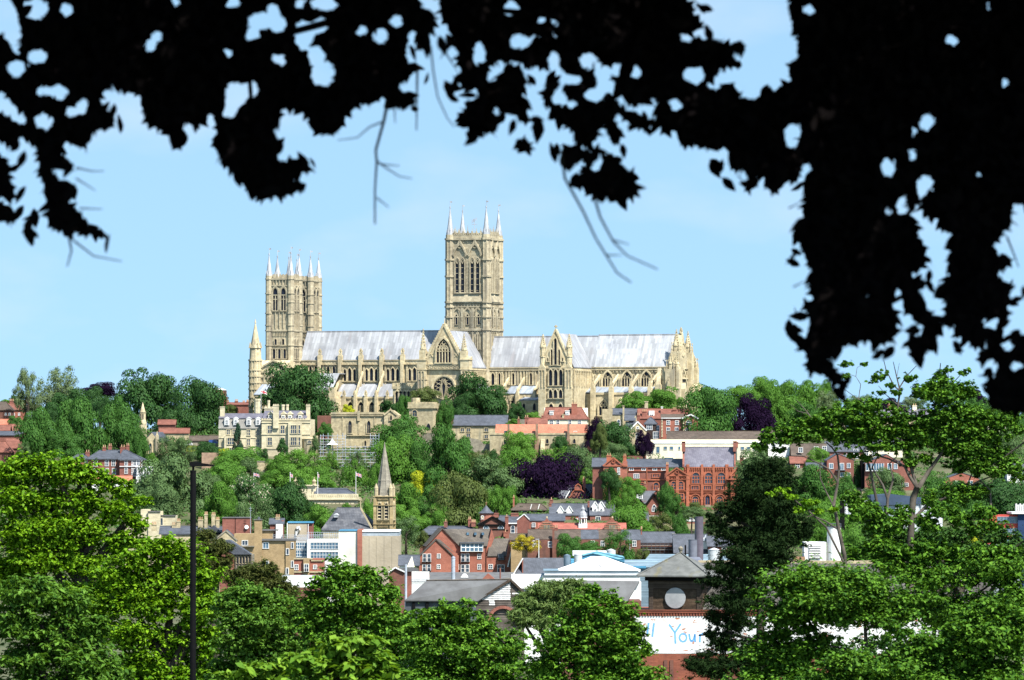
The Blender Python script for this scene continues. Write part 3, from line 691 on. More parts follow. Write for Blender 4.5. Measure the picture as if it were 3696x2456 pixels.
 for x in (757, 993, 1228, 1463, 1697):
  w = MB(); u = C.u(x, -6.5); wd, hh = 3.6, Z(1341) - Z(1395); zb = Z(1395); w.window(u, zb, wd, hh, -6.5, 'pointed', .5, .6, 4, .2)
  for dx, zz, rr in ((-.9, .62, .55), (.9, .62, .55), (0, .80, .75)):
   for q in range(5): w.rib([(u + dx + rr * math.cos(t), zb + hh * zz + rr * math.sin(t)) for t in np.linspace(0, 2 * math.pi, 9)], -6.85, -6.55, .2)
  w.obj('choir_window', [STONE, GLASSD], CO)
 for x in (690, 845, 897, 1080, 1130, 1318, 1368, 1553, 1605):
  w = MB(); u = C.u(x, -6.5); w.box(u - .16, u + .16, -6.9, -6.5, Z(1398), Z(1350)); ap = arch_pts(1.1, 1.5); w.rib([(u + q, Z(1350) + z) for q, z in ap[1:-1]], -6.9, -6.5, .22); w.obj('wall_shaft', STONE, CO)
 lean('aisle_roof', LEADG, C.u(595, -12.8), C.u(1745, -12.8), 1420, 1398, -12.8, par=CO)
 for x in (818, 1040, 1282, 1512, 1742):
  u = C.u(x, -13.5); flyer(u, -13.8, -6.5, 1400, 1362, CO, 1378, .65)
  w = MB(); spirelet(w, u, -14.4, Z(1405), Z(1398), Z(1372), .6, 0, 4); w.obj('buttress_pinnacle', STONE, CO)
 for x, wd in ((940, 3.0), (1150, 3.0), (1390, 3.0)):
  w = MB(); u = C.u(x, -12.8); w.window(u, Z(1500), wd, Z(1445) - Z(1500), -12.8, 'pointed', .5, .6, 3, .2)
  for dx, zz, rr in ((-.6, .62, .5), (.6, .62, .5), (0, .78, .55)): w.rib([(u + dx + rr * math.cos(t), Z(1500) + 5.2 * zz + rr * math.sin(t)) for t in np.linspace(0, 2 * math.pi, 9)], -13.2, -12.85, .2)
  w.obj('aisle_window', [STONE, GLASSD], CO)
 w = MB(); u0 = C.u(1075, -19); w.box(u0, u0 + 9, -19.5, -13, -3, Z(1475)); w.ext([(u0, Z(1475)), (u0 + 4.5, Z(1435)), (u0 + 9, Z(1475))], -19.6, -13); w.rib([(u0, Z(1475)), (u0 + 4.5, Z(1434)), (u0 + 9, Z(1475))], -20, -19.5, .6); w.obj('judgement_porch', STONE, C.root)
 b = MB(); uA = uE - 3
 b.box(uA, uE, -12.8, 12.8, -3, Z(1330)); b.extx([(-6.4, Z(1330)), (0, Z(1203)), (6.4, Z(1330))], uE - 1.2, uE + .3)
 for sg in (-1, 1): b.extx([(sg * 12.8, Z(1330)), (sg * 6.4, Z(1330)), (sg * 6.4, Z(1302)), (sg * 12.3, Z(1290))], uE - 1, uE + .2)
 b.M = Matrix.Translation((uE, 0, 0)) @ RZ90
 for z_ in (1330, 1366, 1420): b.box(-12.8, 12.8, -.5, 0, Z(z_) - .25, Z(z_) + .25)
 for c, wd in ((-9.6, 3.2), (9.6, 3.2)):
  ap = arch_pts(wd, 7); b.rib([(c + x, Z(1440) + z) for x, z in ap], -.5, 0, .4); pil(b, c - 2, c + 2, 3, Z(1364), Z(1335), 0, .3, .3)
 pil(b, -6, 6, 8, Z(1364), Z(1340), 0, .3, .35); b.rib([(2.2 * math.cos(q), Z(1262) + 2.2 * math.sin(q)) for q in np.linspace(0, 2 * math.pi, 13)], -.5, 0, .5)
 b.M = Matrix.Identity(4)
 for v, rt, r0, hw in ((-6.6, 1196, 1250, 1.35), (6.6, 1200, 1252, 1.35), (-12.9, 1282, 1315, 1.1), (12.9, 1282, 1305, 1.1)):
  b.box(uE - 1.6, uE + 1.6, v - hw, v + hw, -3, Z(r0 + 20)); spirelet(b, uE, v, Z(r0 + 20), Z(r0), Z(rt), hw * .85)
  for dx in (-1, 1):
   for dv in (-1, 1): spirelet(b, uE + dx * 1.2, v + dv * hw * .8, Z(r0 + 24), Z(r0 + 12), Z(r0 - 8), .3, 0, 4, False)
  b.box(uE + 1.2, uE + 3.2, v - hw * .7, v + hw * .7, -3, Z(1405)); b.extx([(v - hw * .7, Z(1405)), (v, Z(1385)), (v + hw * .7, Z(1405))], uE + 1.2, uE + 3.2)
 spirelet(b, uE - .4, 0, Z(1206), Z(1203), Z(1187), .5)
 for x, r0, r1 in ((1800, 1296, 1330), (1830, 1275, 1330)):
  u, v = C.u(x, -12.5), -12.0; b.box(u - .9, u + .9, v - 1.5, v + 1.5, -3, Z(r1 - 5)); spirelet(b, u, v, Z(r1 - 5), Z(r1 - 14), Z(r0), .7)
 b.box(uE - 5, uE - 3, -14.5, -12, -3, Z(1390)); b.extx([(-14.5, Z(1390)), (-12.5, Z(1330)), (-12, Z(1390))], uE - 4.6, uE - 3.4)
 EE = b.obj('east_end', STONE, C.root)
 w = MB(); w.M = Matrix.Translation((uE, 0, 0)) @ RZ90; w.window(0, Z(1470), 8, Z(1345) - Z(1470) + 1, -.02, 'pointed', .6, .5, 6, .25); w.obj('east_window', [STONE, GLASSD], EE)
 for c in (-9.6, 9.6):
  w = MB(); w.M = Matrix.Translation((uE, 0, 0)) @ RZ90; w.window(c, Z(1465), 2.4, 6.5, -.02, 'pointed', .4, .4, 3, .2); w.obj('aisle_window', [STONE, GLASSD], EE)
cathedral()
LAT = dict(kind='pointed', fm=STONE3, gm=GLASSD, lights=2, cross=0, ft=.3, proud=.3)
MUL = dict(fm=ASHLAR, gm=GLASS, lights=3, cross=1, ft=.2, proud=.18, bar=.14)
FLT = dict(fm=BRICKD, gm=GLASS, lights=1, cross=1)
def far_left_houses():
 def house(crop, x0, x1, ye, yr, yb, Y, d, wm, rm, label, name='brick_house', ws=(), chims=(), hip=False, wsz=(12, 20), pots=2, cat='house'):
  B = Bld(name, label, cat, crop, (x0 + x1) / 2, Y)
  if hip: B.box('wall', wm, x0, x1, ye, None, 0, d); B.hip(rm, x0, x1, x0 + (x1 - x0) * .3, x1 - (x1 - x0) * .3, ye, yr, 0, d)
  else: B.wallgx('wall', wm, x0, x1, ye, yr, 0, d); B.gx(rm, x0, x1, ye, yr, 0, d)
  for x, y in ws: B.win(x, y, wsz[0], wsz[1], 0)
  for c in chims: B.chim(c[0], c[1], c[2], yr + 6, d / 2, BRICK if len(c) < 4 else c[3], pots)
  return B
 house('D', -60, 110, 470, 395, 560, 1845, 9, BRICKD, TILEB, 'dark hipped house at the far left edge of the hilltop', hip=True, ws=((55, 512), (90, 512)))
 house('D', 62, 232, 470, 415, 545, 1862, 8, BRICKO, TILER, 'orange brick house with a large chimney, far left on the hill', ws=((85, 515), (130, 515), (180, 512)), chims=((112, 40, 385),), pots=3)
 house('D', 236, 372, 482, 432, 540, 1838, 8, BRICKD, TILEB, 'brown tiled house partly behind the pale tall tree at the left', ws=((345, 500),))
 house('D', 250, 330, 545, 500, 600, 1800, 7, BRICKD, SLATE, 'small slate roofed cottage below the brown tiled house, far left')
 house('D', -50, 95, 612, 565, 650, 1770, 8, BRICK, TILEO, 'house with a bright orange tiled roof at the left edge')
 house('D', 90, 255, 670, 612, 700, 1752, 8, BRICKD, TILER, 'red tiled terrace house right of the bright orange roof, far left', chims=((180, 20, 600),))
 house('D', -40, 88, 668, 622, 700, 1740, 7, BRICK, TILER, 'low house with a dull red roof below the orange roof, far left')
 house('D', -40, 200, 712, 680, 835, 1705, 8, BRICK, SLATE, 'brick house with a dark slate roof and broad chimney, far left', chims=((42, 66, 700),), ws=((150, 760),))
 house('D', 60, 220, 830, 745, 870, 1690, 8, BRICKD, TILER, 'red tiled house with a white flashed gable, far left middle slope')
 house('D', -60, 110, 868, 770, 890, 1672, 9, BRICKD, TILER, 'lowest red tiled house at the left edge above the bright trees', hip=True)
 house('D', 440, 560, 955, 930, 985, 1655, 6, WHITE, TILEB, 'small brown roofed outbuilding left of the brick villa', name='outbuilding', cat='outbuilding')
 house('D', 465, 545, 870, 830, 910, 1668, 6, BRICKD, TILER, 'brick cottage glimpsed between the two trees left of the villa')
 house('D', 870, 1235, 1150, 1100, 1170, 1632, 5, WHITE, TILEO, 'low house with an orange pantile roof below the brick villa', name='cottage')
 house('D', 1495, 1650, 610, 570, 680, 1745, 6, BRICKD, TILER, 'red roofed house under the large dark trees beside the chapel')
 house('D', 1510, 1780, 690, 650, 700, 1738, 5, STONE3, TILER, 'low stone building in the shade of the large dark trees', name='stone_outbuilding', cat='outbuilding')
 B = house('D', 2120, 2360, 425, 408, 520, 1880, 9, BRICK, TILER, 'brick terrace behind the palace with a row of chimneys', name='brick_terrace', chims=((2150, 18, 395), (2230, 30, 388), (2300, 26, 400), (2335, 18, 392)), pots=3, cat='terrace')
 B = Bld('water_tower', 'red brick water tower with pale domed top on the skyline left of the cathedral', 'tower', 'D', 2070, 1960)
 B.box('shaft', BRICK, 2060, 2138, 350, None, 0, 7); B.box('tank', BRICKD, 1990, 2128, 345, 350, -1, 9)
 b = MB(); u0, u1 = B.u(1992), B.u(2126); z0, z1, z2 = B.z(350), B.z(285), B.z(264)
 b.box(u0, u1, -2, 9, z0, z1); B_o = b.obj('tank_wall', BRICK, B.root)
 b = MB(); b.add([(u0 - .2, -2.2, z1), (u1 + .2, -2.2, z1), (u1 + .2, 9.2, z1), (u0 - .2, 9.2, z1), (u0 + 1.6, 0, z2), (u1 - 1.6, 0, z2), (u1 - 1.6, 7, z2), (u0 + 1.6, 7, z2)], [(0, 1, 5, 4), (1, 2, 6, 5), (2, 3, 7, 6), (3, 0, 4, 7), (4, 5, 6, 7)]); b.obj('roof', WHITE, B.root)
far_left_houses()
def spire_chapel():
 B = Bld('chapel', 'small stone chapel with a slender spirelet among the dark trees on the left', 'chapel', 'D', 1400, Yof(1642), R(-14))
 B.wallgy('wall', STONE, 1365, 1490, 1432, 760, 690, 0, 12); B.gy(SLATE, 1362, 1492, 1432, 762, 686, .4, 12, .2)
 b = MB(); x = B.u(1347, 4); z = lambda y: B.z(y, 4)
 b.box(x - 1.0, x + 1.0, 3, 5, -2, z(600)); b.ngon(x, 4, z(600), z(560), 1.25, .95, 8); b.ngon(x, 4, z(560), z(492), .85, .85, 8)
 for q in range(8): b.tube([(x + .85 * math.cos(q * .785), 4 + .85 * math.sin(q * .785), z(570)), (x + .85 * math.cos(q * .785), 4 + .85 * math.sin(q * .785), z(492))], .13, 4)
 b.ngon(x, 4, z(495), z(488), 1.1, 1.1, 8); b.ngon(x, 4, z(490), z(398), .85, .05, 8); s_ = b.obj('spirelet', STONE, B.root)
 for dx in (-.35, .35):
  w = MB(); w.window(x + dx, z(555), .35, z(505) - z(555), 3.15, 'pointed', .08, .12); w.obj('louvre', [STONE, GLASSD], s_)
 B.win(1420, 832, 24, 95, 0, kind='pointed', lights=2, cross=0, fm=STONE, gm=GLASSB, ft=.3, proud=.3)
 b = MB()
 for xx, yt in ((1370, 770), (1485, 670)): b.box(B.u(xx) - .35, B.u(xx) + .35, -.8, .3, -2, B.z(yt + 40)); b.ngon(B.u(xx), -.2, B.z(yt + 40), B.z(yt), .4, .05, 4)
 b.obj('buttress', STONE, B.root)
spire_chapel()
def brick_villa():
 B = Bld('brick_villa', 'red brick villa with hipped slate roofs and white quoins above the bright trees', 'house', 'D', 1000, Yof(1735))
 B.box('wall', BRICK, 832, 1165, 932, None, 0, 12); B.hip(SLATE, 832, 1165, 945, 1135, 932, 852, 0, 12, .5)
 B.box('wing_wall', BRICK, 672, 830, 934, None, 1.5, 10); B.hip(SLATE, 672, 830, 745, 800, 934, 888, 1.5, 10, .5, 'wing_roof')
 B.box('bay_wall', BRICK, 1130, 1345, 938, None, -4, 0); B.hip(SLATE, 1130, 1345, 1165, 1195, 938, 850, -4, 8, .5, 'bay_roof')
 b = MB()
 for x, v in ((676, 1.5), (824, 1.5), (806, 1.5), (1247, -4), (1340, -4)):
  for k in range(9): w_ = 8 if k % 2 else 12; b.box(B.u(x - w_ / 2, v), B.u(x + w_ / 2, v), v - .12, v, B.z(946 + k * 18 + 15, v), B.z(946 + k * 18, v))
 for x0, x1, y, v in ((832, 1130, 932, 0), (672, 830, 935, 1.5), (1130, 1345, 940, -4), (1130, 1345, 1090, -4), (1130, 1345, 1000, -4)): b.box(B.u(x0, v), B.u(x1, v), v - .35, v, B.z(y + 8, v), B.z(y, v))
 b.obj('quoin', WHITE, B.root)
 for x, y in ((902, 975), (1008, 972), (1070, 972), (902, 1050), (1008, 1050), (1075, 1050)): B.win(x, y, 30, 52, 0)
 for x, y in ((745, 965), (745, 1040)): B.win(x, y, 26, 46, 1.5)
 for x, y in ((1190, 968), (1190, 1045), (1272, 970), (1305, 968), (1272, 1050)): B.win(x, y, 24, 50, -4)
 B.box('porch', WHITE, 1285, 1440, 1010, None, -7, -4); b = MB()
 for k in range(6): b.box(B.u(1292 + k * 27, -7), B.u(1304 + k * 27, -7), -7.3, -7, B.z(1080, -7), B.z(1016, -7))
 b.box(B.u(1280, -7), B.u(1444, -7), -7.5, -4, B.z(1012, -7), B.z(1003, -7)); b.obj('porch_column', WHITE, B.root)
 for k in range(5): B.win(1312 + k * 27, 1048, 12, 48, -7, lights=1)
 for x, w, y0, y1, v in ((828, 40, 868, 925, 5), (985, 32, 822, 892, 6), (1040, 32, 808, 860, 8), (1160, 48, 820, 892, 4), (1206, 30, 805, 862, 6)): B.chim(x, w, y0, y1, v, BRICK, 2, 1.1)
brick_villa()
def palace_garden():
 B = Bld('garden_wall', 'old brown wall with a long tiled coping left of the palace', 'wall', 'D', 1920, 1715)
 B.box('wall', STONED, 1790, 2055, 760, None, 0, 1); B.gx(TILEB, 1790, 2055, 762, 722, 0, 5, .3, part='coping')
 tag(Bld('lawn', None, None, 'D', 1820, 1690).box('lawn', mat('lawn', (.14, .20, .03), (.20, .22, .04), 'plain', 2), 1715, 1930, 808, 865, 0, 8), kind='structure')
 def vehicle(crop, x, w, y0, y1, Y, m, label, cat, van=False, name='parked_car'):
  r = empty(name, (0, 0, 0), 0, label, cat, 'vehicles parked on the slope')
  B2 = Bld(name, None, None, crop, x, Y); L = B2.u(x + w / 2) - B2.u(x - w / 2); zb = B2.z(y1); h = B2.z(y0) - zb; o = B2.root
  r.location = (B2.loc.x, Y, B2.loc.z + zb); bpy.data.objects.remove(o)
  b = MB()
  prof = [(-.5, .18), (-.5, .55), (-.30, .60), (-.18, 1), (.22, 1), (.36, .62), (.5, .52), (.5, .18)] if not van else [(-.5, .15), (-.5, .95), (-.44, 1), (.28, 1), (.36, .6), (.5, .5), (.5, .15)]
  b.ext([(a * L, z * h) for a, z in prof], 0, 1.75); b.obj('body', m, r)
  g = MB(); g.ext([(-.25 * L, .63 * h), (-.16 * L, .93 * h), (.20 * L, .93 * h), (.30 * L, .63 * h)] if not van else [(.05 * L, .6 * h), (.05 * L, .9 * h), (.27 * L, .9 * h), (.33 * L, .62 * h)], -.02, 1.77); g.obj('car_window', GLASS, r)
  for sx in (-.31, .31):
   w_ = MB(); w_.M = Matrix.Translation((sx * L, 0, .19 * h)) @ Matrix.Rotation(R(90), 4, 'X'); w_.ngon(0, 0, -1.7, .05, .19 * h, .19 * h, 12); t_ = w_.obj('wheel', BLACK, r)
   w_ = MB(); w_.M = Matrix.Translation((sx * L, 0, .19 * h)) @ Matrix.Rotation(R(90), 4, 'X'); w_.ngon(0, 0, .05, .08, .11 * h, .11 * h, 10); w_.obj('rim', GREY, t_)
 CARW = mat('white_car_paint', (.75, .75, .75), var=.03, rough=.25, spec=.5); CARB = mat('blue_car_paint', (.03, .07, .25), var=.03, rough=.25, spec=.5); CARK = mat('black_car_paint', (.02, .02, .025), var=.03, rough=.25, spec=.5)
 CARS_ = mat('silver_car_paint', (.38, .40, .43), var=.03, rough=.25, spec=.5)
 vehicle('D', 1780, 70, 770, 806, 1703, CARW, 'white car on the palace drive beside the brown wall', 'car')
 vehicle('D', 2012, 88, 754, 794, 1704, CARB, 'blue van parked by the palace', 'van', True, 'parked_van')
 vehicle('G', 1182, 88, 1384, 1426, Yof(1886), CARW, 'white car with its side to us below the red library', 'car')
 vehicle('G', 1445, 74, 1318, 1356, Yof(1860), CARK, 'dark car in front of the library steps', 'car')
 vehicle('G', 1530, 74, 1312, 1350, Yof(1858), CARS_, 'silver car right of the dark car near the library steps', 'car')
 vehicle('G', 985, 70, 1383, 1412, Yof(1883), CARB, 'dark blue car half hidden by bushes left of the white car', 'car')
palace_garden()
def palace():
 rz = R(-4)
 B = Bld('bishops_palace', 'pale stone country house with a mansard wing, dormers and tall chimney stacks', 'mansion', 'E', 560, Yof(1640), rz)
 B.box('wing_wall', ASHLAR, 130, 535, 540, None, 0, 11); b = MB()
 u0, u1 = B.u(128), B.u(535); za, zb, zc = B.z(542), B.z(452), B.z(408)
 b.extx([(-.3, za), (.9, zb), (5.5, zc), (10.2, zb), (11.3, za)], u0, u1); wr = b.obj('mansard_roof', mat('grey_slate', (.32, .31, .28), (.26, .25, .23), 'tile', 1.2), B.root)
 b = MB(); b.extx([(.7, zb + .15), (5.5, zc + .15), (5.5, zc + .35), (.7, zb + .35)], u0 - .1, u1); b.obj('upper_roof', SLATEP, B.root)
 for x in (205, 290, 412, 500):
  d = MB(); c, z0 = B.P(x, 512, -.3); d.box(c - .75, c + .75, -.35, 1.6, z0, z0 + 2.1); d.ext([(c - .95, z0 + 2.1), (c, z0 + 2.65), (c + .95, z0 + 2.1)], -.45, 1.8); do = d.obj('dormer', WHITE, B.root)
  B.win(x, 484, 18, 40, -.36, parent=do)
 b = MB()
 for y in (540, 628, 712): b.box(u0 - .1, u1, -.18, 0, B.z(y + 5), B.z(y))
 b.obj('string_course', ASHLAR, B.root)
 B.box('bay_window_wall', ASHLAR, 182, 300, 612, None, -1.3, 0)
 for x, y, w, h in ((220, 575, 28, 44), (273, 575, 26, 44), (412, 580, 26, 52), (500, 578, 30, 52), (411, 670, 27, 58), (497, 672, 32, 58), (487, 752, 16, 46), (412, 745, 30, 36)): B.win(x, y, w, h, 0, **dict(MUL, lights=2))
 for y, h in ((662, 60), (748, 46)): B.win(242, y, 56, h, -1.3, **MUL)
 B.chim(165, 40, 335, 445, 3, ASHLAR, 0, 1.6)
 v = -2.2
 B.box('wall', ASHLAR, 535, 992, 455, None, v, 12); b = MB(); a0, a1 = B.u(535, v), B.u(992, v)
 for y, h in ((455, .35), (482, .25), (592, .3), (728, .3)): b.box(a0 - .1, a1 + .1, v - .22, v, B.z(y, v) - h, B.z(y, v))
 for k in range(19): b.box(a0 + k * (a1 - a0) / 19, a0 + (k + .55) * (a1 - a0) / 19, v, v + .4, B.z(455, v), B.z(446, v))
 b.obj('parapet', ASHLAR, B.root)
 B.gx(SLATEP, 545, 955, 452, 382, v + .6, 11, .1)
 for x in (615, 738, 800, 897):
  d = MB(); c, z0 = B.P(x, 452, v + 1); d.box(c - .7, c + .7, v + .8, v + 4, z0 - .3, z0 + 1.5); d.ext([(c - .95, z0 + 1.5), (c, z0 + 2.4), (c + .95, z0 + 1.5)], v + .7, v + 4); do = d.obj('dormer', ASHLAR, B.root); B.win(x, 436, 24, 26, v + .8, parent=do)
 for x, y, w, h in ((612, 550, 38, 70), (732, 551, 36, 72), (612, 663, 38, 70), (732, 660, 36, 62), (893, 551, 14, 70), (893, 662, 14, 68)): B.win(x, y, w, h, v, **dict(MUL, lights=2 if w > 20 else 1))
 B.box('bay_window_wall', ASHLAR, 785, 912, 482, 790, v - 1.2, v)
 for y, h in ((550, 76), (662, 72)):
  B.win(836, y, 54, h, v - 1.2, **MUL); B.win(890, y, 14, h, v - 1.2, **dict(MUL, lights=1))
 b = MB(); b.box(B.u(655, v), B.u(690, v), v - .15, v, B.z(528, v), B.z(512, v)); b.obj('carved_panel', STONE3, B.root)
 for x, w, y0, y1, vv, oc in ((670, 50, 312, 540, v, 0), (735, 32, 316, 390, 6, 1), (775, 30, 314, 390, 7, 1), (973, 36, 312, 460, 1, 0), (600, 26, 275, 400, 10, 1), (492, 60, 262, 420, 14, 1), (610, 90, 335, 395, 9, 0)):
  c = MB(); uu = B.u(x, vv); r = (B.u(x + w / 2, vv) - uu); z0, z1 = B.z(y1, vv), B.z(y0, vv)
  if oc: c.ngon(uu, vv, z0, z1 - .6, r, r, 8); c.ngon(uu, vv, z1 - .6, z1, r * 1.15, r * 1.15, 8)
  else: c.box(uu - r, uu + r, vv - r * .9, vv + r * .9, z0, z1 - .7); c.box(uu - r * 1.12, uu + r * 1.12, vv - r, vv + r, z1 - .7, z1 - .4)
  if not oc:
   for q in range(3): c.box(uu - r + q * .75 * r, uu - r + q * .75 * r + .45 * r, vv - r * .9, vv + r * .9, z1 - .4, z1)
  c.obj('chimney_stack', ASHLAR, B.root)
 b = MB(); b.box(B.u(935, v), B.u(1062, v), v + .5, 8, -3, B.z(610, v)); b.ngon(B.u(985, v), v + .6, -3, B.z(640, v), 2.2, 2.2, 12); b.ngon(B.u(985, v), v + .6, B.z(640, v), B.z(622, v), 2.4, .6, 12); b.obj('low_wing', STONE3, B.root)
 B.win(985, 668, 34, 28, v - 1.6, kind='round', lights=3, cross=0, fm=ASHLAR)
 F = Bld('flagpole', 'white pole with a red cross flag rising behind the palace chimneys', 'flagpole', 'E', 527, 1735)
 b = MB(); z0, z1 = F.z(400), F.z(178); b.tube([(0, 0, -1), (0, 0, z1)], [.09, .05], 6); b.ngon(0, 0, z1, z1 + .2, .1, .02, 6); b.obj('pole', WHITE, F.root)
 flag(F, z1 - .1, 1.9, 1.0, 'cross')
FLAGW = mat('flag_white', (.75, .75, .75), var=.02); FLAGR = mat('flag_red', (.55, .03, .04), var=.02); FLAGB = mat('flag_blue', (.03, .05, .25), var=.02)
def flag(F, z, w, h, kind, droop=.25):
 """waving cloth in cells: slots 0 white, 1 red, 2 blue"""
 b = MB(); nx, nz = 20, 12
 P_ = lambda i, j: (w * i / nx, .12 * w * math.sin(i / nx * 7 + j * .12), z - h * j / nz - droop * w * (i / nx) ** 2 + .03 * math.sin(i * .9))
 for i in range(nx):
  for j in range(nz):
   x, y = (i + .5) / nx, (j + .5) / nz
   if kind == 'cross': m = 1 if abs(x - .5) < .09 or abs(y - .5) < .13 else 0
   else:
    d = min(abs(x - y), abs(x - (1 - y)))
    m = 1 if abs(x - .5) < .06 or abs(y - .5) < .10 else 0 if abs(x - .5) < .11 or abs(y - .5) < .18 else 1 if d < .045 else 0 if d < .12 else 2
   b.add([P_(i, j), P_(i + 1, j), P_(i + 1, j + 1), P_(i, j + 1)], [(0, 1, 2, 3)], m)
 b.obj('flag', [FLAGW, FLAGR, FLAGB], F.root)
palace()
def palace_ruins():
 B = Bld('palace_chapel', 'plain stone chapel range with two tall lancets behind the scaffolding', 'chapel', 'E', 1500, Yof(1620), R(-6))
 B.box('wall', STONE3, 1190, 1690, 405, None, 0, 10); b = MB()
 u0, u1 = B.u(1188), B.u(1690); b.box(u0, u1, -.3, .5, B.z(408), B.z(388)); b.box(u0, u1, -.4, 0, B.z(425), B.z(418))
 for x in (1300, 1450, 1600): b.box(B.u(x) - .15, B.u(x) + .15, -.2, 0, B.z(600), B.z(425))
 b.box(B.u(1340), B.u(1600), -.5, 0, B.z(612), B.z(602)); b.obj('parapet', STONE3, B.root)
 B.wallgy('gable_wall', STONE3, 1690, 1815, 1752, 415, 370, -.8, 9); b = MB(); b.rib([(B.u(1690), B.z(415)), (B.u(1752), B.z(366)), (B.u(1815), B.z(415))], -1.1, 0, .5); b.ngon(B.u(1752), -.4, B.z(370), B.z(345), .25, .05, 4); b.obj('gable_coping', STONE3, B.root)
 for x in (1368, 1545): B.win(x, 527, 32, 118, 0, **LAT)
 B.win(1755, 440, 18, 44, -.8, **dict(LAT, lights=1)); B.win(1512, 680, 18, 50, 0, **dict(LAT, lights=1))
 b = MB(); b.box(B.u(1450) - .4, B.u(1450) + .4, -.5, .2, B.z(470), B.z(375)); b.obj('buttress', STONE3, B.root)
 S_ = Bld('scaffolding', 'grey tube scaffolding on the terrace below the plain chapel range', 'scaffolding', 'E', 1360, 1672)
 p = MB(); d = MB()
 for v in (0, 1.6):
  for i, x in enumerate((1090, 1115, 1160, 1205, 1250, 1300, 1325, 1370, 1415, 1460, 1510, 1560, 1585, 1610, 1640)):
   yt = 600 if x < 1330 else 715 if x < 1540 else 605; yb = 800 if x < 1200 else 1000 if x > 1530 or x < 1330 else 960
   p.tube([(S_.u(x), v, S_.z(yb)), (S_.u(x), v, S_.z(yt - (8 * (i % 3))))], .06, 5)
  for y in (612, 640, 668, 690, 715, 742, 770, 805, 835, 862, 900, 935, 968):
   x0, x1 = (1085, 1320) if y < 712 else (1075, 1645) if y < 840 else (1200, 1645)
   p.tube([(S_.u(x0), v - .1, S_.z(y)), (S_.u(x1), v - .1, S_.z(y))], .06, 5)
   if y < 712: p.tube([(S_.u(1555), v - .1, S_.z(y)), (S_.u(1640), v - .1, S_.z(y))], .06, 5)
 for (x0, y0, x1, y1) in ((1090, 740, 1160, 690), (1205, 740, 1300, 690), (1205, 860, 1310, 745), (1240, 935, 1330, 860), (1560, 800, 1640, 720), (1550, 935, 1610, 850), (1370, 800, 1460, 740)):
  p.tube([(S_.u(x0), -.2, S_.z(y0)), (S_.u(x1), -.2, S_.z(y1))], .05, 5)
 p.obj('scaffold_tubes', STEEL, S_.root)
 for y in (640, 690, 742, 805, 862, 935):
  x0, x1 = (1085, 1320) if y < 712 else (1080, 1640) if y < 840 else (1215, 1640)
  d = MB(); d.box(S_.u(x0), S_.u(x1), -.2, 1.8, S_.z(y + 3), S_.z(y)); d.obj('deck', mat('scaffold_boards', (.45, .43, .38), (.36, .34, .30), 'board', 1), S_.root)
 T = Bld('tent', 'white peaked canopy on the scaffolding', 'canopy', 'E', 1200, 1671.5)
 b = MB(); u, z0 = T.P(1200, 692); h = T.z(636) - z0; n = 12
 prof = [(1.75, 0), (1.0, .22), (.6, .5), (.35, .8), (.12, 1)]
 vs = [(u + r * math.cos(2 * math.pi * i / n), .6 + r * math.sin(2 * math.pi * i / n), z0 + h * t - (.15 if k == 0 and i % 2 else 0)) for k, (r, t) in enumerate(prof) for i in range(n)]
 b.add(vs, [(k * n + i, k * n + (i + 1) % n, (k + 1) * n + (i + 1) % n, (k + 1) * n + i) for k in range(4) for i in range(n)] + [tuple(range(4 * n, 5 * n))]); b.obj('cloth', WHITE, T.root)
 T.mesh('pole', STEEL, lambda b: b.tube([(u, .6, z0 - 1.5), (u, .6, z0 + h)], .05, 6))
 W = Bld('terrace_wall', 'low stone terrace wall among the trees below the palace', 'wall', 'E', 545, Yof(1716)); W.box('wall', STONE3, 490, 600, 852, None, 0, 1); W.box('coping', STONED, 488, 602, 848, 855, -.15, 1.1)
 W = Bld('terrace_wall', 'reddish brick wall behind the dark bush right of the palace', 'wall', 'E', 1130, 1745); W.box('wall', BRICKD, 1060, 1195, 420, None, 0, 1)
 W = Bld('terrace_wall', 'pink stone retaining wall at the foot of the palace drive', 'wall', 'E', 60, 1672); W.box('wall', mat('pink_stone', (.40, .27, .19), (.28, .19, .14), 'stone', 1), -30, 140, 770, None, 0, 1)
 G = Bld('gate_tower', 'square battlemented stone tower in front of the great transept', 'tower', 'F', 500, 1718, R(-16))
 G.box('wall', STONE3, 357, 580, 345, None, 0, 5.2); b = MB(); u0, u1 = G.u(355), G.u(580)
 b.box(u0 - .25, u1 + .3, -.3, 5.5, G.z(345), G.z(306))
 for k in range(8): b.box(u0 - .25 + k * (u1 - u0 + .55) / 8, u0 - .25 + (k + .6) * (u1 - u0 + .55) / 8, -.3, 5.5, G.z(306), G.z(292))
 b.box(u0 - .4, u1 + .45, -.45, 5.65, G.z(352), G.z(345)); b.obj('battlement', STONE3, G.root)
 b = MB(); b.ngon(G.u(405), 1.6, G.z(345), G.z(252), 1.45, 1.45, 8); b.obj('stair_turret', STONE3, G.root)
 b = MB(); b.box(G.u(490), u1 + .6, -1.2, 5, -3, G.z(585)); b.obj('buttress', STONED, G.root)
 G.win(411, 397, 42, 58, 0, kind='round', lights=2, cross=1, fm=STONE3, gm=GLASS, ft=.25, proud=.3); G.win(540, 520, 34, 50, 0, kind='pointed', lights=1, cross=0, fm=STONED, gm=GLASSD)
 H_ = Bld('stone_range', 'long low stone range with a dark slate roof right of the gate tower', 'house', 'F', 940, Yof(1600), R(-4))
 H_.wallgx('wall', STONE3, 722, 1190, 512, 425, 0, 9); H_.gx(SLATE, 735, 1275, 512, 424, -.2, 9.2, .3); b = MB(); b.box(H_.u(720), H_.u(1270), -.4, 0, H_.z(520), H_.z(509)); b.obj('eaves', STONE3, H_.root)
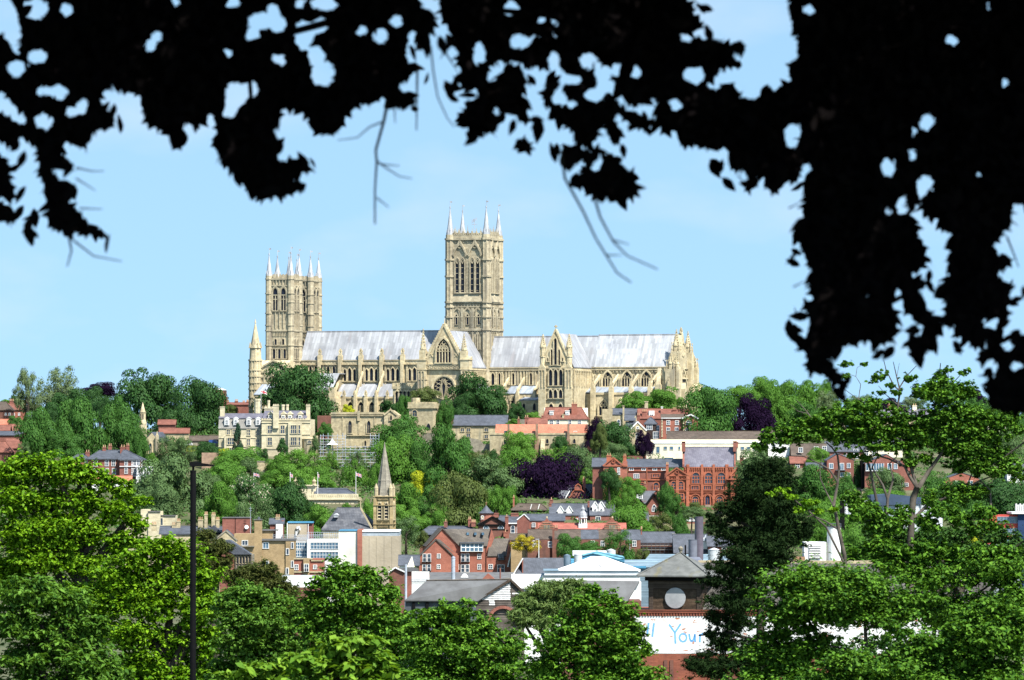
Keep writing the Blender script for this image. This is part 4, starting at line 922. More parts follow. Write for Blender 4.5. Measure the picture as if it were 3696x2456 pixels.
 for x, y in ((860, 555), (918, 555), (1085, 555), (918, 605), (1085, 618)): H_.win(x, y, 30, 32, 0, **dict(MUL, fm=STONE3, cross=0, lights=2))
 H_.chim(760, 26, 405, 505, .6, BRICK, 1, 1.4)
 L = Bld('orange_roofed_range', 'long stone medieval wall range under a bright orange tiled roof', 'hall', 'F', 1600, Yof(1648), R(-3))
 L.box('wall', STONE3, 1118, 2032, 592, None, 0, 8)
 b = MB(); u0, u1 = L.u(1168), L.u(2035); ze, zr = L.z(592), L.z(508); b.extx([(.3, ze), (4, zr), (4, zr + .25), (.3, ze + .25)], u0, u1); b.extx([(8, ze), (8, ze + .2), (4, zr + .25), (4, zr)], u0, u1); b.obj('roof', TILEO, L.root)
 b = MB(); b.box(L.u(1116), u1, -.2, .5, ze - .3, ze + .25); b.obj('parapet', STONE3, L.root)
 for x, w in ((1295, 14), (1562, 18), (1860, 16)):
  c = MB(); u = L.u(x); r = .085 * w / 2 / 2.613 * 1.4; c.box(u - r, u + r, -.9, 0, -3, L.z(500)); c.box(u - r * 1.5, u + r * 1.5, -1.2, 0, -3, L.z(640)); c.obj('chimney_buttress', mat('brown_stone', (.30, .19, .13), (.22, .14, .10), 'stone', 1), L.root)
 b = MB(); b.extx([(-3.5, -3), (-3.5, L.z(760)), (-.2, L.z(640)), (0, -3)], L.u(1600), L.u(1640)); b.box(L.u(1440), L.u(1475), -1.5, 0, -3, L.z(690)); b.obj('buttress', STONE3, L.root)
 for x, y, k in ((1260, 665, 'pointed'), (1525, 665, 'pointed'), (1660, 660, 'pointed'), (1820, 665, 'pointed'), (1915, 660, 'pointed'), (1255, 760, 'pointed'), (1525, 780, 'flat'), (1180, 790, 'pointed'), (1940, 750, 'flat')):
  L.win(x, y, 24, 44, 0, **dict(LAT, kind=k, lights=1, ft=.18))
 L.win(1925, 578, 26, 16, .9, lights=2, cross=0, part='skylight'); L.win(1270, 572, 26, 10, .6, lights=2, cross=0, part='skylight')
 W = Bld('ruined_wall', 'crumbling stone wall between the slate range and the orange roofed range', 'wall', 'F', 1000, Yof(1636))
 b = MB(); pts = [(880, 640), (935, 632), (990, 640), (1030, 655), (1060, 690), (1118, 688)]; b.ext([(W.u(880), -3)] + [(W.u(x), W.z(y)) for x, y in pts] + [(W.u(1118), -3)], 0, 1.2); b.obj('wall', STONED, W.root)
 W = Bld('ruined_wall', 'pale broken masonry glimpsed among the trees below the gate tower', 'wall', 'F', 920, Yof(1715)); W.box('wall', STONE3, 865, 985, 925, None, 0, 1)
 H2 = Bld('red_tiled_house', 'cream cottage with a long red tiled roof and dormers below the east transept', 'house', 'F', 1830, 1735, R(-4))
 H2.wallgx('wall', CREAM, 1625, 2035, 452, 348, 0, 8); H2.hip(TILER, 1625, 2040, 1645, 1985, 452, 345, 0, 8, .3)
 for x in (1700, 1850):
  d = MB(); c, z0 = H2.P(x, 417, 1.3); d.box(c - .65, c + .65, 1.1, 3.5, z0, z0 + 1.3); d.box(c - .8, c + .8, .95, 3.6, z0 + 1.3, z0 + 1.5); do = d.obj('dormer', WHITE, H2.root); H2.win(x, 403, 22, 18, 1.1, parent=do)
 for x, w in ((1700, 26), (1760, 24), (1873, 24), (1965, 24)): H2.win(x, 485, w, 44, 0)
 H2.chim(1915, 50, 310, 450, 2, BRICKO, 3, 1.5); H2.chim(1810, 18, 405, 460, .5, STONE3, 0)
 H3 = Bld('tiled_cottage', 'small brown tiled cottage with two brick chimneys left of the cream cottage', 'cottage', 'F', 1560, 1712)
 H3.wallgx('wall', BRICKD, 1480, 1655, 500, 450, 0, 6); H3.gx(TILER, 1480, 1655, 500, 450, 0, 6); H3.chim(1465, 36, 435, 515, 2, BRICK, 2); H3.chim(1390, 22, 450, 500, 4, BRICK, 1); H3.chim(1615, 20, 420, 470, 3, BRICK, 1)
 W = Bld('close_wall', 'long grey stone boundary wall below the cathedral choir', 'wall', 'F', 1350, 1742); W.box('wall', STONED, 1265, 1480, 455, None, 0, .8)
palace_ruins()
def houses_east():
 B = Bld('stone_house', 'grey stone house with a dark roof below the angel choir', 'house', 'G', 560, 1742, R(-3))
 B.wallgx('wall', STONE3, 352, 760, 412, 362, 0, 9); B.gx(SLATE, 440, 760, 412, 360, 0, 9, .2); B.box('tower_wall', STONE3, 350, 445, 358, None, -.4, 6)
 B.win(505, 485, 24, 50, 0, kind='round', fm=WHITE, lights=1); B.chim(550, 16, 325, 600, -.5, STONE3, 0, .8); B.chim(765, 32, 285, 370, 5, STONE3, 0, 1.2)
 B = Bld('gabled_cottage', 'narrow pale stone cottage with a steep white edged gable', 'cottage', 'G', 680, Yof(1640), R(6))
 B.wallgy('wall', STONE3, 605, 765, 682, 560, 484, 0, 9); B.gy(SLATE, 603, 767, 682, 562, 480, .4, 9, .2); b = MB(); b.rib([(B.u(603), B.z(562)), (B.u(682), B.z(478)), (B.u(767), B.z(562))], -.25, .1, .35); b.obj('barge_board', WHITE, B.root)
 B.win(683, 612, 28, 56, 0); B.win(680, 705, 26, 60, 0, cross=0); B.win(683, 535, 18, 14, 0, cross=0, lights=1)
 B = Bld('roof_cluster_house', 'stone house with dark sloping roofs behind the gabled cottage', 'house', 'G', 625, 1722)
 B.wallgy('wall', STONE3, 570, 680, 668, 500, 420, 0, 6, ye2=480); B.gx(SLATE, 565, 660, 468, 420, -1.5, 5, .2); B.gx(SLATE, 575, 690, 520, 485, -3, 2, .2, part='lower_roof')
 B = Bld('timbered_house', 'dark timbered house with a pyramid roof and white windows', 'house', 'G', 810, 1718)
 B.box('wall', mat('dark_timber', (.07, .05, .045), (.05, .035, .03), 'board', 1), 755, 858, 498, None, 0, 5); B.hip(SLATE, 752, 862, 800, 812, 498, 438, 0, 5, .3)
 B.win(795, 527, 46, 50, 0, lights=3); B.win(857, 605, 50, 60, -.3, lights=3); B.win(872, 540, 26, 50, .3, fm=WHITE, lights=2)
 B = Bld('red_roof_house', 'tall house with a steep red roof and white dormer behind the timbered house', 'house', 'G', 800, 1738)
 B.wallgx('wall', BRICK, 680, 905, 450, 365, 0, 8); B.gx(TILER, 690, 905, 450, 363, 0, 8, .2); d = MB(); c, z0 = B.P(815, 445, 1.5); d.box(c - .9, c + .9, 1, 4, z0, z0 + 2.4); do = d.obj('dormer', WHITE, B.root); B.win(815, 425, 30, 30, 1, parent=do)
 B.chim(745, 44, 380, 460, 1, BRICK, 3); B.chim(690, 28, 415, 480, -1, BRICK, 2); B.chim(912, 16, 335, 420, 2, WHITE, 0)
 B = Bld('georgian_house', 'tall red brick house with white sash windows and stone quoins', 'house', 'G', 1060, 1716, R(-3))
 B.box('wall', BRICKO, 908, 1245, 438, None, 0, 10); B.gx(TILEB, 908, 1110, 440, 408, 0, 9, .3); B.gx(TILER, 905, 1180, 410, 365, 4, 12, .2, part='rear_roof')
 B.wallgy('pediment_wall', BRICKO, 1108, 1250, 1185, 455, 415, -.7, 9); b = MB(); b.rib([(B.u(1100), B.z(448)), (B.u(1185), B.z(410)), (B.u(1255), B.z(450))], -1.1, 0, .4); b.box(B.u(905), B.u(1110), -.4, 0, B.z(448), B.z(440)); b.obj('cornice', WHITE, B.root)
 b = MB()
 for k in range(11): w_ = 8 if k % 2 else 13; b.box(B.u(1118 - w_ / 2), B.u(1118 + w_ / 2), -.85, -.65, B.z(470 + k * 15), B.z(458 + k * 15)); b.box(B.u(914 - w_ / 2), B.u(914 + w_ / 2), -.14, 0, B.z(470 + k * 15), B.z(458 + k * 15))
 b.obj('quoin', ASHLAR, B.root)
 for x, y, h in ((972, 487, 36), (1054, 487, 36), (972, 562, 56), (1052, 560, 56)): B.win(x, y, 28, h, 0)
 B.win(1163, 485, 46, 36, -.7, kind='round'); B.win(1165, 552, 56, 50, -.7, kind='round', lights=3)
 for x, y0 in ((1030, 362), (1140, 372), (1165, 368)): B.chim(x, 36, y0, 412, 6, BRICK, 3)
 B = Bld('white_college_building', 'long white rendered building with small square windows and a brown roof', 'building', 'G', 1300, Yof(1658), R(-2))
 B.box('wall', CREAM, 762, 1630, 678, None, 0, 14); B.box('right_wing', CREAM, 1618, 1870, 670, None, -1, 14); B.box('upper_wall', CREAM, 806, 1840, 645, 680, 3, 14)
 B.gx(TILEB, 960, 1838, 655, 575, 5, 17, .2); b = MB(); b.box(B.u(760), B.u(1630), -.15, .3, B.z(684), B.z(674)); b.box(B.u(1616), B.u(1872), -1.2, -.7, B.z(676), B.z(664)); b.obj('coping', WHITE, B.root)
 for x, y, w, h in ((815, 742, 30, 58), (875, 742, 30, 58), (945, 726, 28, 28), (1003, 726, 30, 28), (1077, 726, 17, 28), (815, 832, 30, 12), (875, 832, 30, 12), (975, 826, 86, 18), (1215, 718, 30, 10), (1275, 718, 30, 10), (1333, 718, 32, 10), (1432, 718, 20, 10), (1500, 718, 26, 10)):
  B.win(x, y, w, h, 0, fm=CREAM, gm=GLASSB, lights=1, cross=0, ft=.08)
 for x in (1672, 1730, 1786, 1835): B.win(x, 728, 30, 26, -1, fm=CREAM, gm=GLASSB, lights=1, cross=0, ft=.08)
 B.chim(1620, 18, 668, 720, -1.5, BRICKO, 0)
 B = Bld('garden_shed', 'small red tiled garden building right of the long orange roof', 'shed', 'G', 250, Yof(1645)); B.wallgx('wall', STONE3, 205, 305, 745, 700, 0, 5); B.gx(TILER, 205, 305, 745, 698, 0, 5)
 W = Bld('garden_wall', 'brick garden wall below the white rendered building', 'wall', 'G', 690, Yof(1662)); W.box('wall', BRICKD, 590, 765, 800, None, 0, .6)
houses_east()
def library():
 Y = Yof(1822)
 B = Bld('brick_college', 'ornate orange terracotta college hall with arched windows and a tall slate roof', 'college', 'G', 1300, Y, R(-2))
 B.box('hall_wall', TERRA, 1115, 1590, 905, None, 0, 12); B.gx(SLATEP, 1118, 1590, 903, 726, 0, 12, .2, part='hall_roof')
 for x0, x1, yt in ((1098, 1132, 668), (1585, 1615, 665)):
  b = MB(); b.box(B.u(x0), B.u(x1), 3, 8, B.z(760), B.z(yt)); b.extx([(-.3, B.z(905)), (-.3, B.z(880)), (6, B.z(712)), (12.3, B.z(880)), (12.3, B.z(905))], B.u(x0 + 8), B.u(x1 - 8)); b.box(B.u(x0) - .2, B.u(x1) + .2, 2.8, 8.2, B.z(yt), B.z(yt - 4)); b.obj('gable_chimney', BRICK, B.root)
 b = MB()
 for y, h in ((905, 8), (1066, 6), (1128, 6), (1146, 5), (1178, 5)): b.box(B.u(1118), B.u(1588), -.3, 0, B.z(y + h), B.z(y))
 for k in range(22): x = 1128 + k * 21; b.box(B.u(x), B.u(x + 9), -.35, 0, B.z(935), B.z(912))
 for x in (1158, 1290, 1400, 1520): b.box(B.u(x) - .35, B.u(x) + .35, -.45, 0, -3, B.z(880))
 for x, yt in ((1156, 880), (1525, 880)): b.box(B.u(x) - .45, B.u(x) + .45, -.5, .6, B.z(905), B.z(yt))
 b.obj('terracotta_trim', TERRA, B.root)
 kw = dict(fm=TERRA, gm=GLASS, ft=.3, proud=.3, bar=.22)
 for x in (1233, 1353, 1473): B.win(x, 1008, 68, 98, 0, kind='round', lights=3, cross=2, **kw)
 for x in (1225, 1341, 1457): B.win(x, 1100, 66, 32, 0, lights=4, cross=0, **kw)
 for x in (1228, 1458): B.win(x, 1213, 56, 62, 0, kind='round', lights=3, cross=1, **kw)
 b = MB()
 for x in (1228, 1343, 1458): ap = arch_pts(3.2, 3.0, 'round'); b.rib([(B.u(x) + a, B.z(1255) + z) for a, z in ap[1:-1]], -.5, 0, .3)
 b.obj('door_arch', TERRA, B.root)
 B.win(1343, 1215, 42, 88, -.1, kind='round', lights=2, cross=0, fm=TERRA, gm=DOORB, ft=.3, proud=.4, part='door')
 b = MB(); b.box(B.u(1318), B.u(1370), -2.4, 0, -3, B.z(1262)); b.box(B.u(1180), B.u(1520), -3.2, -2.8, -3, B.z(1290)); b.obj('entrance_steps', mat('pale_paving', (.38, .30, .24), (.30, .24, .19)), B.root)
 B.wallgy('pavilion_wall', TERRA, 955, 1165, 1050, 985, 915, -1.6, 9); b = MB()
 b.rib([(B.u(950, -1.6), B.z(985, -1.6)), (B.u(1050, -1.6), B.z(912, -1.6)), (B.u(1165, -1.6), B.z(985, -1.6))], -2.0, 0, .4)
 for y, h in ((985, 7), (1018, 6), (1128, 6)): b.box(B.u(948, -1.6), B.u(1172, -1.6), -2.1, 0, B.z(y + h), B.z(y))
 for k in range(6): x = 975 + k * 32; b.rib([(B.u(x + 10 * math.cos(q)), B.z(1003) + .4 * math.sin(q)) for q in np.linspace(0, 6.28, 7)], -1.9, -1.6, .16)
 for x in (965, 1058, 1155): b.box(B.u(x) - .45, B.u(x) + .45, -2.1, -1, -3, B.z(985))
 c_, z_ = B.P(1055, 952, -1.6); b.rib([(c_ + .5 * math.cos(q), z_ + .5 * math.sin(q)) for q in np.linspace(0, 6.28, 9)], -1.9, -1.5, .25)
 b.obj('pediment_trim', TERRA, B.root)
 for x in (1022, 1092): B.win(x, 1078, 42, 72, -1.6, kind='round', lights=2, cross=2, **kw); B.win(x, 1182, 40, 48, -1.6, lights=2, cross=1, **kw)
 B.win(1146, 1190, 14, 12, -1.65, fm=WHITE, gm=WHITE, lights=1, cross=0, part='notice')
 B.gy(SLATE, 958, 1162, 1050, 988, 918, -.9, 9, .1, part='pavilion_roof')
 B.chim(962, 24, 880, 990, 1, TERRA, 2, 1.2)
 B.wallgy('right_pavilion_wall', TERRA, 1560, 1700, 1625, 985, 910, -1.2, 9); b = MB(); b.rib([(B.u(1555), B.z(988)), (B.u(1625), B.z(908)), (B.u(1700), B.z(985))], -1.6, 0, .4); b.box(B.u(1520), B.u(1700), -1.6, 0, B.z(1025), B.z(1015)); b.obj('right_pediment_trim', TERRA, B.root)
 B.win(1590, 1002, 40, 22, -1.2, lights=3, cross=0, **kw); B.win(1600, 1080, 30, 60, -1.2, kind='round', **kw); B.chim(1665, 36, 818, 930, 4, BRICK, 2, 1.4); B.gy(SLATE, 1562, 1698, 1625, 988, 914, -.6, 9, .1, part='right_pavilion_roof')
 v = 3
 B.box('wing_wall', BRICK, 590, 955, 908, None, v, 14); B.gx(SLATE, 585, 1105, 908, 838, v, 15, .3, part='wing_roof')
 b = MB()
 for y, h in ((908, 5), (940, 5), (1018, 14)): b.box(B.u(590, v), B.u(955, v), v - .3, v, B.z(y + h, v), B.z(y, v))
 b.box(B.u(770, v) - .12, B.u(770, v) + .12, v - .3, v, B.z(1120, v), B.z(908, v)); b.obj('wing_trim', TERRA, B.root)
 for x, w in ((625, 34), (740, 32), (845, 34), (925, 30)): B.win(x, 926, w, 18, v, lights=2, cross=0)
 B.win(672, 990, 46, 36, v, lights=3); B.win(858, 987, 62, 26, v, lights=4, cross=0, **kw); B.win(858, 1085, 48, 66, v, kind='round', lights=3, **kw); B.win(715, 1070, 40, 30, v, lights=2, **kw)
 B.wallgy('end_wall', BRICKO, 360, 540, 452, 910, 820, 1, 12); B.box('end_chimney_wall', BRICKO, 540, 585, 850, None, 1.2, 6)
 b = MB(); b.rib([(B.u(355, 1), B.z(895)), (B.u(452, 1), B.z(816)), (B.u(548, 1), B.z(893))], .6, 2, .4); b.box(B.u(355, 1), B.u(590, 1), .7, 1, B.z(900), B.z(890)); c_, z_ = B.P(455, 852, 1); b.rib([(c_ + .5 * math.cos(q), z_ + .5 * math.sin(q)) for q in np.linspace(0, 6.28, 9)], .7, 1, .25); b.obj('end_trim', TERRA, B.root)
 B.gy(SLATE, 362, 538, 452, 910, 824, 1.6, 12, .1, part='end_roof'); B.gx(SLATE, 255, 400, 905, 828, 4, 15, .2, part='far_roof'); B.wallgx('far_wall', BRICK, 258, 398, 905, 830, 4.2, 14.6)
 B.chim(412, 44, 795, 870, 2, TERRA, 2, 1.4); B.chim(562, 30, 800, 890, 2.5, TERRA, 2, 1.2)
 B.win(505, 945, 16, 60, 1); B.win(432, 945, 30, 40, 1)
library()
def st_spire():
 Y = 1420
 B = Bld('church', 'yellow stone parish church with a tall grey spire and a steep slate nave roof', 'church', 'E', 1700, Y, R(-8))
 k = K * Y / 2.613
 b = MB(); u0, u1 = B.u(1600), B.u(1752); w_ = (u1 - u0); c = (u0 + u1) / 2 + .15; hw = w_ / 2 + .02
 Zb, Zc = B.z(1180), B.z(1290)
 b.box(c - hw, c + hw, 0, 2 * hw, -3, Zb)
 for sx in (-1, 1):
  for sy in (0, 2 * hw): b.box(c + sx * hw - .4, c + sx * hw + .4, sy - .35, sy + .45, -3, B.z(1200))
 for y in (1180, 1262, 1440): b.box(c - hw - .5, c + hw + .5, -.55, 2 * hw + .6, B.z(y + 6), B.z(y))
 for k_ in range(9): b.box(c - hw + .8 + k_ * (2 * hw - 1.6) / 9, c - hw + .8 + (k_ + .5) * (2 * hw - 1.6) / 9, -.35, 0, B.z(1475), B.z(1450)); b.box(c - hw + .8 + k_ * (2 * hw - 1.6) / 9, c - hw + .8 + (k_ + .5) * (2 * hw - 1.6) / 9, -.3, 0, B.z(1215), B.z(1198))
 T = b.obj('tower', mat('yellow_sandstone', (.50, .385, .20), (.33, .25, .135), 'stone', .9, stain=(.22, .18, .12)), B.root)
 for x in (c - .9, c + .9):
  w = MB(); zb = B.z(1400); h = B.z(1245) - zb; w.window(x, zb, .95, h, 0, 'pointed', .22, .4)
  for q in range(8): w.extx([(-.2, zb + q * .85 + .1), (-.05, zb + q * .85 + .3), (-.05, zb + q * .85 + .36), (-.2, zb + q * .85 + .16)], x - .47, x + .47)
  w.obj('belfry_louvre', [STONE3, GLASSD], T)
 for q in (-1, 1):
  w = MB(); w.M = Matrix.Translation((c + hw, hw, 0)) @ Matrix.Rotation(R(90), 4, 'Z'); w.window(q * .9, B.z(1400), .9, B.z(1245) - B.z(1400), 0, 'pointed', .3, .4); w.obj('belfry_louvre', [STONE3, GLASSD], T)
 b = MB(); cy = hw
 b.ngon(c, cy, Zb, B.z(670), hw * 1.05, .06, 8); b.ngon(c, cy, B.z(1035), B.z(1025), hw * .80, hw * .76, 8)
 for q in range(8):
  a = math.pi / 8 + q * math.pi / 4; b.tube([(c + hw * 1.06 * math.cos(a), cy + hw * 1.06 * math.sin(a), Zb), (c, cy, B.z(675))], [.14, .05], 4)
 b.obj('spire', mat('grey_spire_stone', (.30, .275, .22), (.22, .20, .165), 'stone', .9), B.root)
 for sx in (-1, 1):
  for sy in (0.1, 2 * hw - .1):
   b = MB(); x = c + sx * (hw - .25); b.ngon(x, sy + .2, Zb, B.z(1105), .55, .55, 8); b.ngon(x, sy + .2, B.z(1105), B.z(1060), .6, .08, 8); b.obj('pinnacle', STONE3, B.root)
 u0, u1 = B.u(1100), B.u(1580); v0, v1 = -2, 12
 r = B.hip(mat('grey_slate_roof', (.115, .12, .135), (.08, .085, .10), 'tile', 1.4, stain=(.20, .20, .21)), 1110, 1580, 1252, 1462, 1500, 1290, v0, v1, .3, 'nave_roof')
 B.box('nave_wall', STONE3, 1115, 1575, 1500, None, v0, v1)
 b = MB(); x = B.u(1468, 5); b.rib([(B.u(1465, v0), B.z(1288)), (B.u(1580, v0), B.z(1500))], v0 + .2, v0 + .6, .4); b.box(x - .1, x + .1, 5, 5.2, B.z(1290), B.z(1192)); b.box(x - .45, x + .45, 5, 5.2, B.z(1222), B.z(1216)); b.obj('gable_cross', STONE3, B.root)
 b = MB(); x = B.u(1238, 1); b.box(x - .5, x + .5, 0, 3, B.z(1382), B.z(1362)); b.ext([(x - .65, B.z(1362)), (x, B.z(1342)), (x + .65, B.z(1362))], -.1, 3); b.obj('roof_vent', LEADW, B.root)
st_spire()
def art_gallery():
 B = Bld('art_gallery', 'classical stone gallery with balustrade and grey roof among trees left of the spire', 'gallery', 'E', 1220, Yof(1815), R(-4))
 B.box('wall', ASHLAR, 970, 1438, 1215, None, 0, 12); b = MB(); u0, u1 = B.u(960), B.u(1446)
 b.box(u0 - .3, u1 + .3, -.9, 12.5, B.z(1215), B.z(1205)); b.box(u0, u1, -.5, 12, B.z(1205), B.z(1190)); b.box(u0, u1, -.3, .5, B.z(1190), B.z(1158))
 for k in range(24): b.box(u0 + (k + .3) * (u1 - u0) / 24, u0 + (k + .7) * (u1 - u0) / 24, -.4, -.3, B.z(1188), B.z(1166))
 b.obj('cornice', ASHLAR, B.root); b = MB(); b.box(u0 + .2, u1 - .2, -.25, 0, B.z(1275), B.z(1235));
 for k in range(12): b.box(u0 + 1 + k * (u1 - u0 - 2) / 12, u0 + 1.9 + k * (u1 - u0 - 2) / 12, -.4, -.2, B.z(1272), B.z(1240))
 b.obj('frieze', ASHLAR, B.root)
 B.hip(SLATE, 1035, 1410, 1042, 1335, 1158, 1108, 2, 11, .1); b = MB(); b.box(B.u(1036, 1.9), B.u(1330, 1.9), 6, 6.6, B.z(1110), B.z(1106)); b.obj('ridge', LEADG, B.root)
 B.box('left_pavilion', ASHLAR, 880, 1045, 1080, None, 4, 12); b = MB(); b.box(B.u(876, 4), B.u(1050, 4), 3.5, 12, B.z(1085), B.z(1075)); b.obj('pavilion_cornice', ASHLAR, B.root)
 for x in (852, 1027): B.mesh('urn', STONE3, lambda b: [b.ngon(B.u(x, 4), 5, B.z(1078), B.z(1062), .75, .6, 8), b.ngon(B.u(x, 4), 5, B.z(1062), B.z(1040), .45, .7, 8), b.ngon(B.u(x, 4), 5, B.z(1040), B.z(1018), .7, .15, 8), b.ngon(B.u(x, 4), 5, B.z(1018), B.z(1000), .15, .25, 8)])
 b = MB(); b.ext([(B.u(930), B.z(1215)), (B.u(1000), B.z(1178)), (B.u(1005), B.z(1215))], -.4, 3); b.obj('pediment', ASHLAR, B.root)
 for x in (1150, 1215): B.win(x, 1292, 50, 24, 0, fm=ASHLAR, gm=BRICK, lights=1, cross=0, part='panel')
 for x, yt, yb, lab in ((803, 960, 1080, 'flagpole with a furled union flag left of the gallery urns'), (1063, 960, 1155, 'flagpole with a drooping union flag between the urn and the gallery roof'), (1423, 955, 1155, 'flagpole with an open union flag at the right end of the gallery')):
  F = Bld('flagpole', lab, 'flagpole', 'E', x, Yof(1815) + 2, group='gallery flagpoles')
  F.mesh('pole', WHITE, lambda b: [b.tube([(0, 0, F.z(yb) - 6), (0, 0, F.z(yt))], [.12, .07], 6), b.ngon(0, 0, F.z(yt), F.z(yt) + .25, .14, .02, 6)])
  flag(F, F.z(yt) - .15, {803: .8, 1063: .45, 1423: 1.7}[x], {803: 1.1, 1063: 1.2, 1423: 1.0}[x], 'union', {803: .5, 1063: .8, 1423: .3}[x])
 F = Bld('flagpole', 'union flag on a short staff above the blossoming chestnut tree', 'flagpole', 'E', 460, Yof(1800) + 2, group='gallery flagpoles')
 F.mesh('pole', WHITE, lambda b: b.tube([(0, 0, -1), (0, 0, F.z(958))], [.12, .06], 6)); flag(F, F.z(962), 1.7, .9, 'union', .25)
art_gallery()
def lower_town_left():
 B = Bld('rendered_building', 'cream flat roofed building with parapet steps behind the bright trees at left', 'building', 'D', 1470, 1480)
 B.box('wall', ASHLAR, 1180, 1420, 1490, None, 0, 12); B.box('tall_wall', ASHLAR, 1330, 1400, 1410, None, -.5, 10); B.box('middle_wall', ASHLAR, 1400, 1515, 1428, None, -1, 11); B.box('right_wall', ASHLAR, 1515, 1655, 1468, None, 0, 10)
 b = MB(); b.box(B.u(1398), B.u(1518), -1.3, -.9, B.z(1432), B.z(1424)); b.box(B.u(1513), B.u(1660), -.3, .3, B.z(1472), B.z(1462)); b.obj('coping', FELT, B.root)
 B.win(1522, 1525, 26, 66, 0, fm=CREAM, gm=GLASS, lights=1, cross=0)
 B = Bld('slate_terrace', 'low slate roofed terrace with clusters of stone chimneys left of the red brick cube', 'terrace', 'I', 640, 1440)
 B.wallgx('wall', STONE3, 330, 840, 345, 290, 0, 9); B.gx(SLATE, 320, 845, 345, 285, 0, 9)
 for x, w, y0 in ((270, 40, 262), (440, 40, 265), (475, 30, 235), (660, 42, 222), (705, 26, 178), (767, 32, 182), (803, 28, 222)): B.chim(x, w, y0, 320, 4, STONE3, 3, 1.2)
 b = MB(); b.ext([(B.u(700), B.z(330)), (B.u(770), B.z(270)), (B.u(835), B.z(330))], -1.5, 4); b.obj('cross_roof', SLATE, B.root)
 B = Bld('brick_plant_tower', 'windowless red brick cube on a rooftop with a satellite dish', 'building', 'I', 955, 1430)
 B.box('wall', BRICK, 842, 1070, 208, None, 0, 10); b = MB(); b.box(B.u(838), B.u(1074), -.2, 10, B.z(210), B.z(204)); b.obj('coping', FELT, B.root)
 b = MB(); b.box(B.u(948), B.u(952), -.1, 0, B.z(340), B.z(208)); b.obj('pipe', BLACK, B.root)
 b = MB(); b.ngon(0, 0, 0, .25, .12, .55, 12); b.M = Matrix.Identity(4); o = b.obj('satellite_dish', WHITE, B.root); o.location = (B.u(1042), -.1, B.z(287)); o.rotation_euler = (R(80), 0, R(20))
 A = Bld('radio_mast', 'thin grey radio mast beside the red brick cube', 'mast', 'I', 1077, 1428); A.mesh('mast_pole', STEEL, lambda b: [b.tube([(0, 0, A.z(420)), (0, 0, A.z(115))], [.09, .05], 5)] + [b.box(-.4, .4, -.03, .03, A.z(y), A.z(y) + .08) for y in (130, 150)])
 B = Bld('stone_gabled_house', 'yellow stone house with a low shaped gable in front of the brick cube', 'house', 'I', 950, 1415)
 B.wallgy('wall', STONE3, 800, 965, 872, 372, 318, 0, 8, ye2=400); B.gy(SLATE, 798, 968, 872, 374, 316, .5, 8, .1, ye2=402); B.box('side_wall', BRICKT, 940, 1110, 342, None, .5, 9); b = MB(); b.rib([(B.u(800), B.z(372)), (B.u(872), B.z(315)), (B.u(965), B.z(398))], -.2, .2, .35); b.obj('coping', STONED, B.root)
 B.win(1030, 418, 44, 36, .5, lights=2, cross=0); b = MB(); b.box(B.u(900), B.u(1110), -.3, .5, B.z(452), B.z(442)); b.obj('cornice', STONED, B.root)
 B = Bld('slate_shed', 'long slate roofed workshop with a dark arcaded side and a brick end', 'workshop', 'I', 960, 1330)
 B.box('wall', STONED, 940, 1100, 515, None, 0, 8); B.wallgy('gable_wall', BRICK, 820, 940, 880, 490, 430, -.3, 8)
 b = MB(); b.add([(B.u(795), -.6, B.z(400)), (B.u(900), -.6, B.z(395)), (B.u(1085), -.6, B.z(515)), (B.u(935), -.6, B.z(515)), (B.u(795), 9, B.z(400)), (B.u(900), 9, B.z(395)), (B.u(1085), 9, B.z(520)), (B.u(935), 9, B.z(520))],
     [(0, 1, 2, 3), (0, 4, 5, 1), (1, 5, 6, 2), (3, 2, 6, 7), (0, 3, 7, 4)]); b.obj('roof', SLATE, B.root)
 b = MB()
 for k in range(6): b.box(B.u(948 + k * 26), B.u(956 + k * 26), -.3, 0, -3, B.z(520))
 b.obj('pilaster', WOODG, B.root)
 for k in range(5): B.win(965 + k * 26, 560, 10, 60, 0, kind='round', lights=1, cross=0, fm=STONE3, gm=GLASSD)
 B.win(860, 555, 36, 30, -.3, kind='round', lights=1, fm=WHITE)
 B = Bld('tan_brick_flats', 'tan brick flats with a tall chimney breast and small white windows', 'flats', 'I', 1280, 1310)
 B.box('wall', BRICKT, 1115, 1445, 392, None, 0, 10); B.box('chimney_breast', BRICKT, 1110, 1172, 222, None, -.6, 1.4); B.box('stair_tower', BRICKT, 1172, 1265, 312, 395, 3, 8); B.box('right_bay', BRICKT, 1372, 1446, 400, None, -.4, 0)
 b = MB(); b.box(B.u(1172), B.u(1450), -.5, 10.3, B.z(400), B.z(385)); b.box(B.u(1168), B.u(1300), 2.6, 8.3, B.z(318), B.z(308)); b.box(B.u(1106), B.u(1176), -.8, 1.6, B.z(226), B.z(219)); b.obj('roof_edge', FELT, B.root)
 b = MB()
 for k in range(9): b.tube([(B.u(1265 + k * 20), .3, B.z(388)), (B.u(1265 + k * 20), .3, B.z(350))], .03, 4)
 for y in (352, 368): b.tube([(B.u(1262), .3, B.z(y)), (B.u(1440), .3, B.z(y))], .035, 4)
 b.obj('roof_railing', STEEL, B.root); b = MB(); b.ngon(B.u(1146), .4, B.z(220), B.z(200), .35, .3, 8); b.obj('chimney_pot', GREYD, B.root)
 for x, y, w, h in ((1205, 440, 44, 46), (1205, 597, 44, 46)): B.win(x, y, w, h, 0, lights=2, cross=0, gm=GLASSB)
 for x, y, w, h in ((1387, 492, 18, 46), (1385, 655, 16, 48), (1427, 440, 14, 46), (1427, 597, 14, 50)): B.win(x, y, w, h, -.4, lights=1, cross=0)
 B = Bld('plant_room', 'grey rooftop plant room with white antennas on its face', 'building', 'I', 1480, 1440)
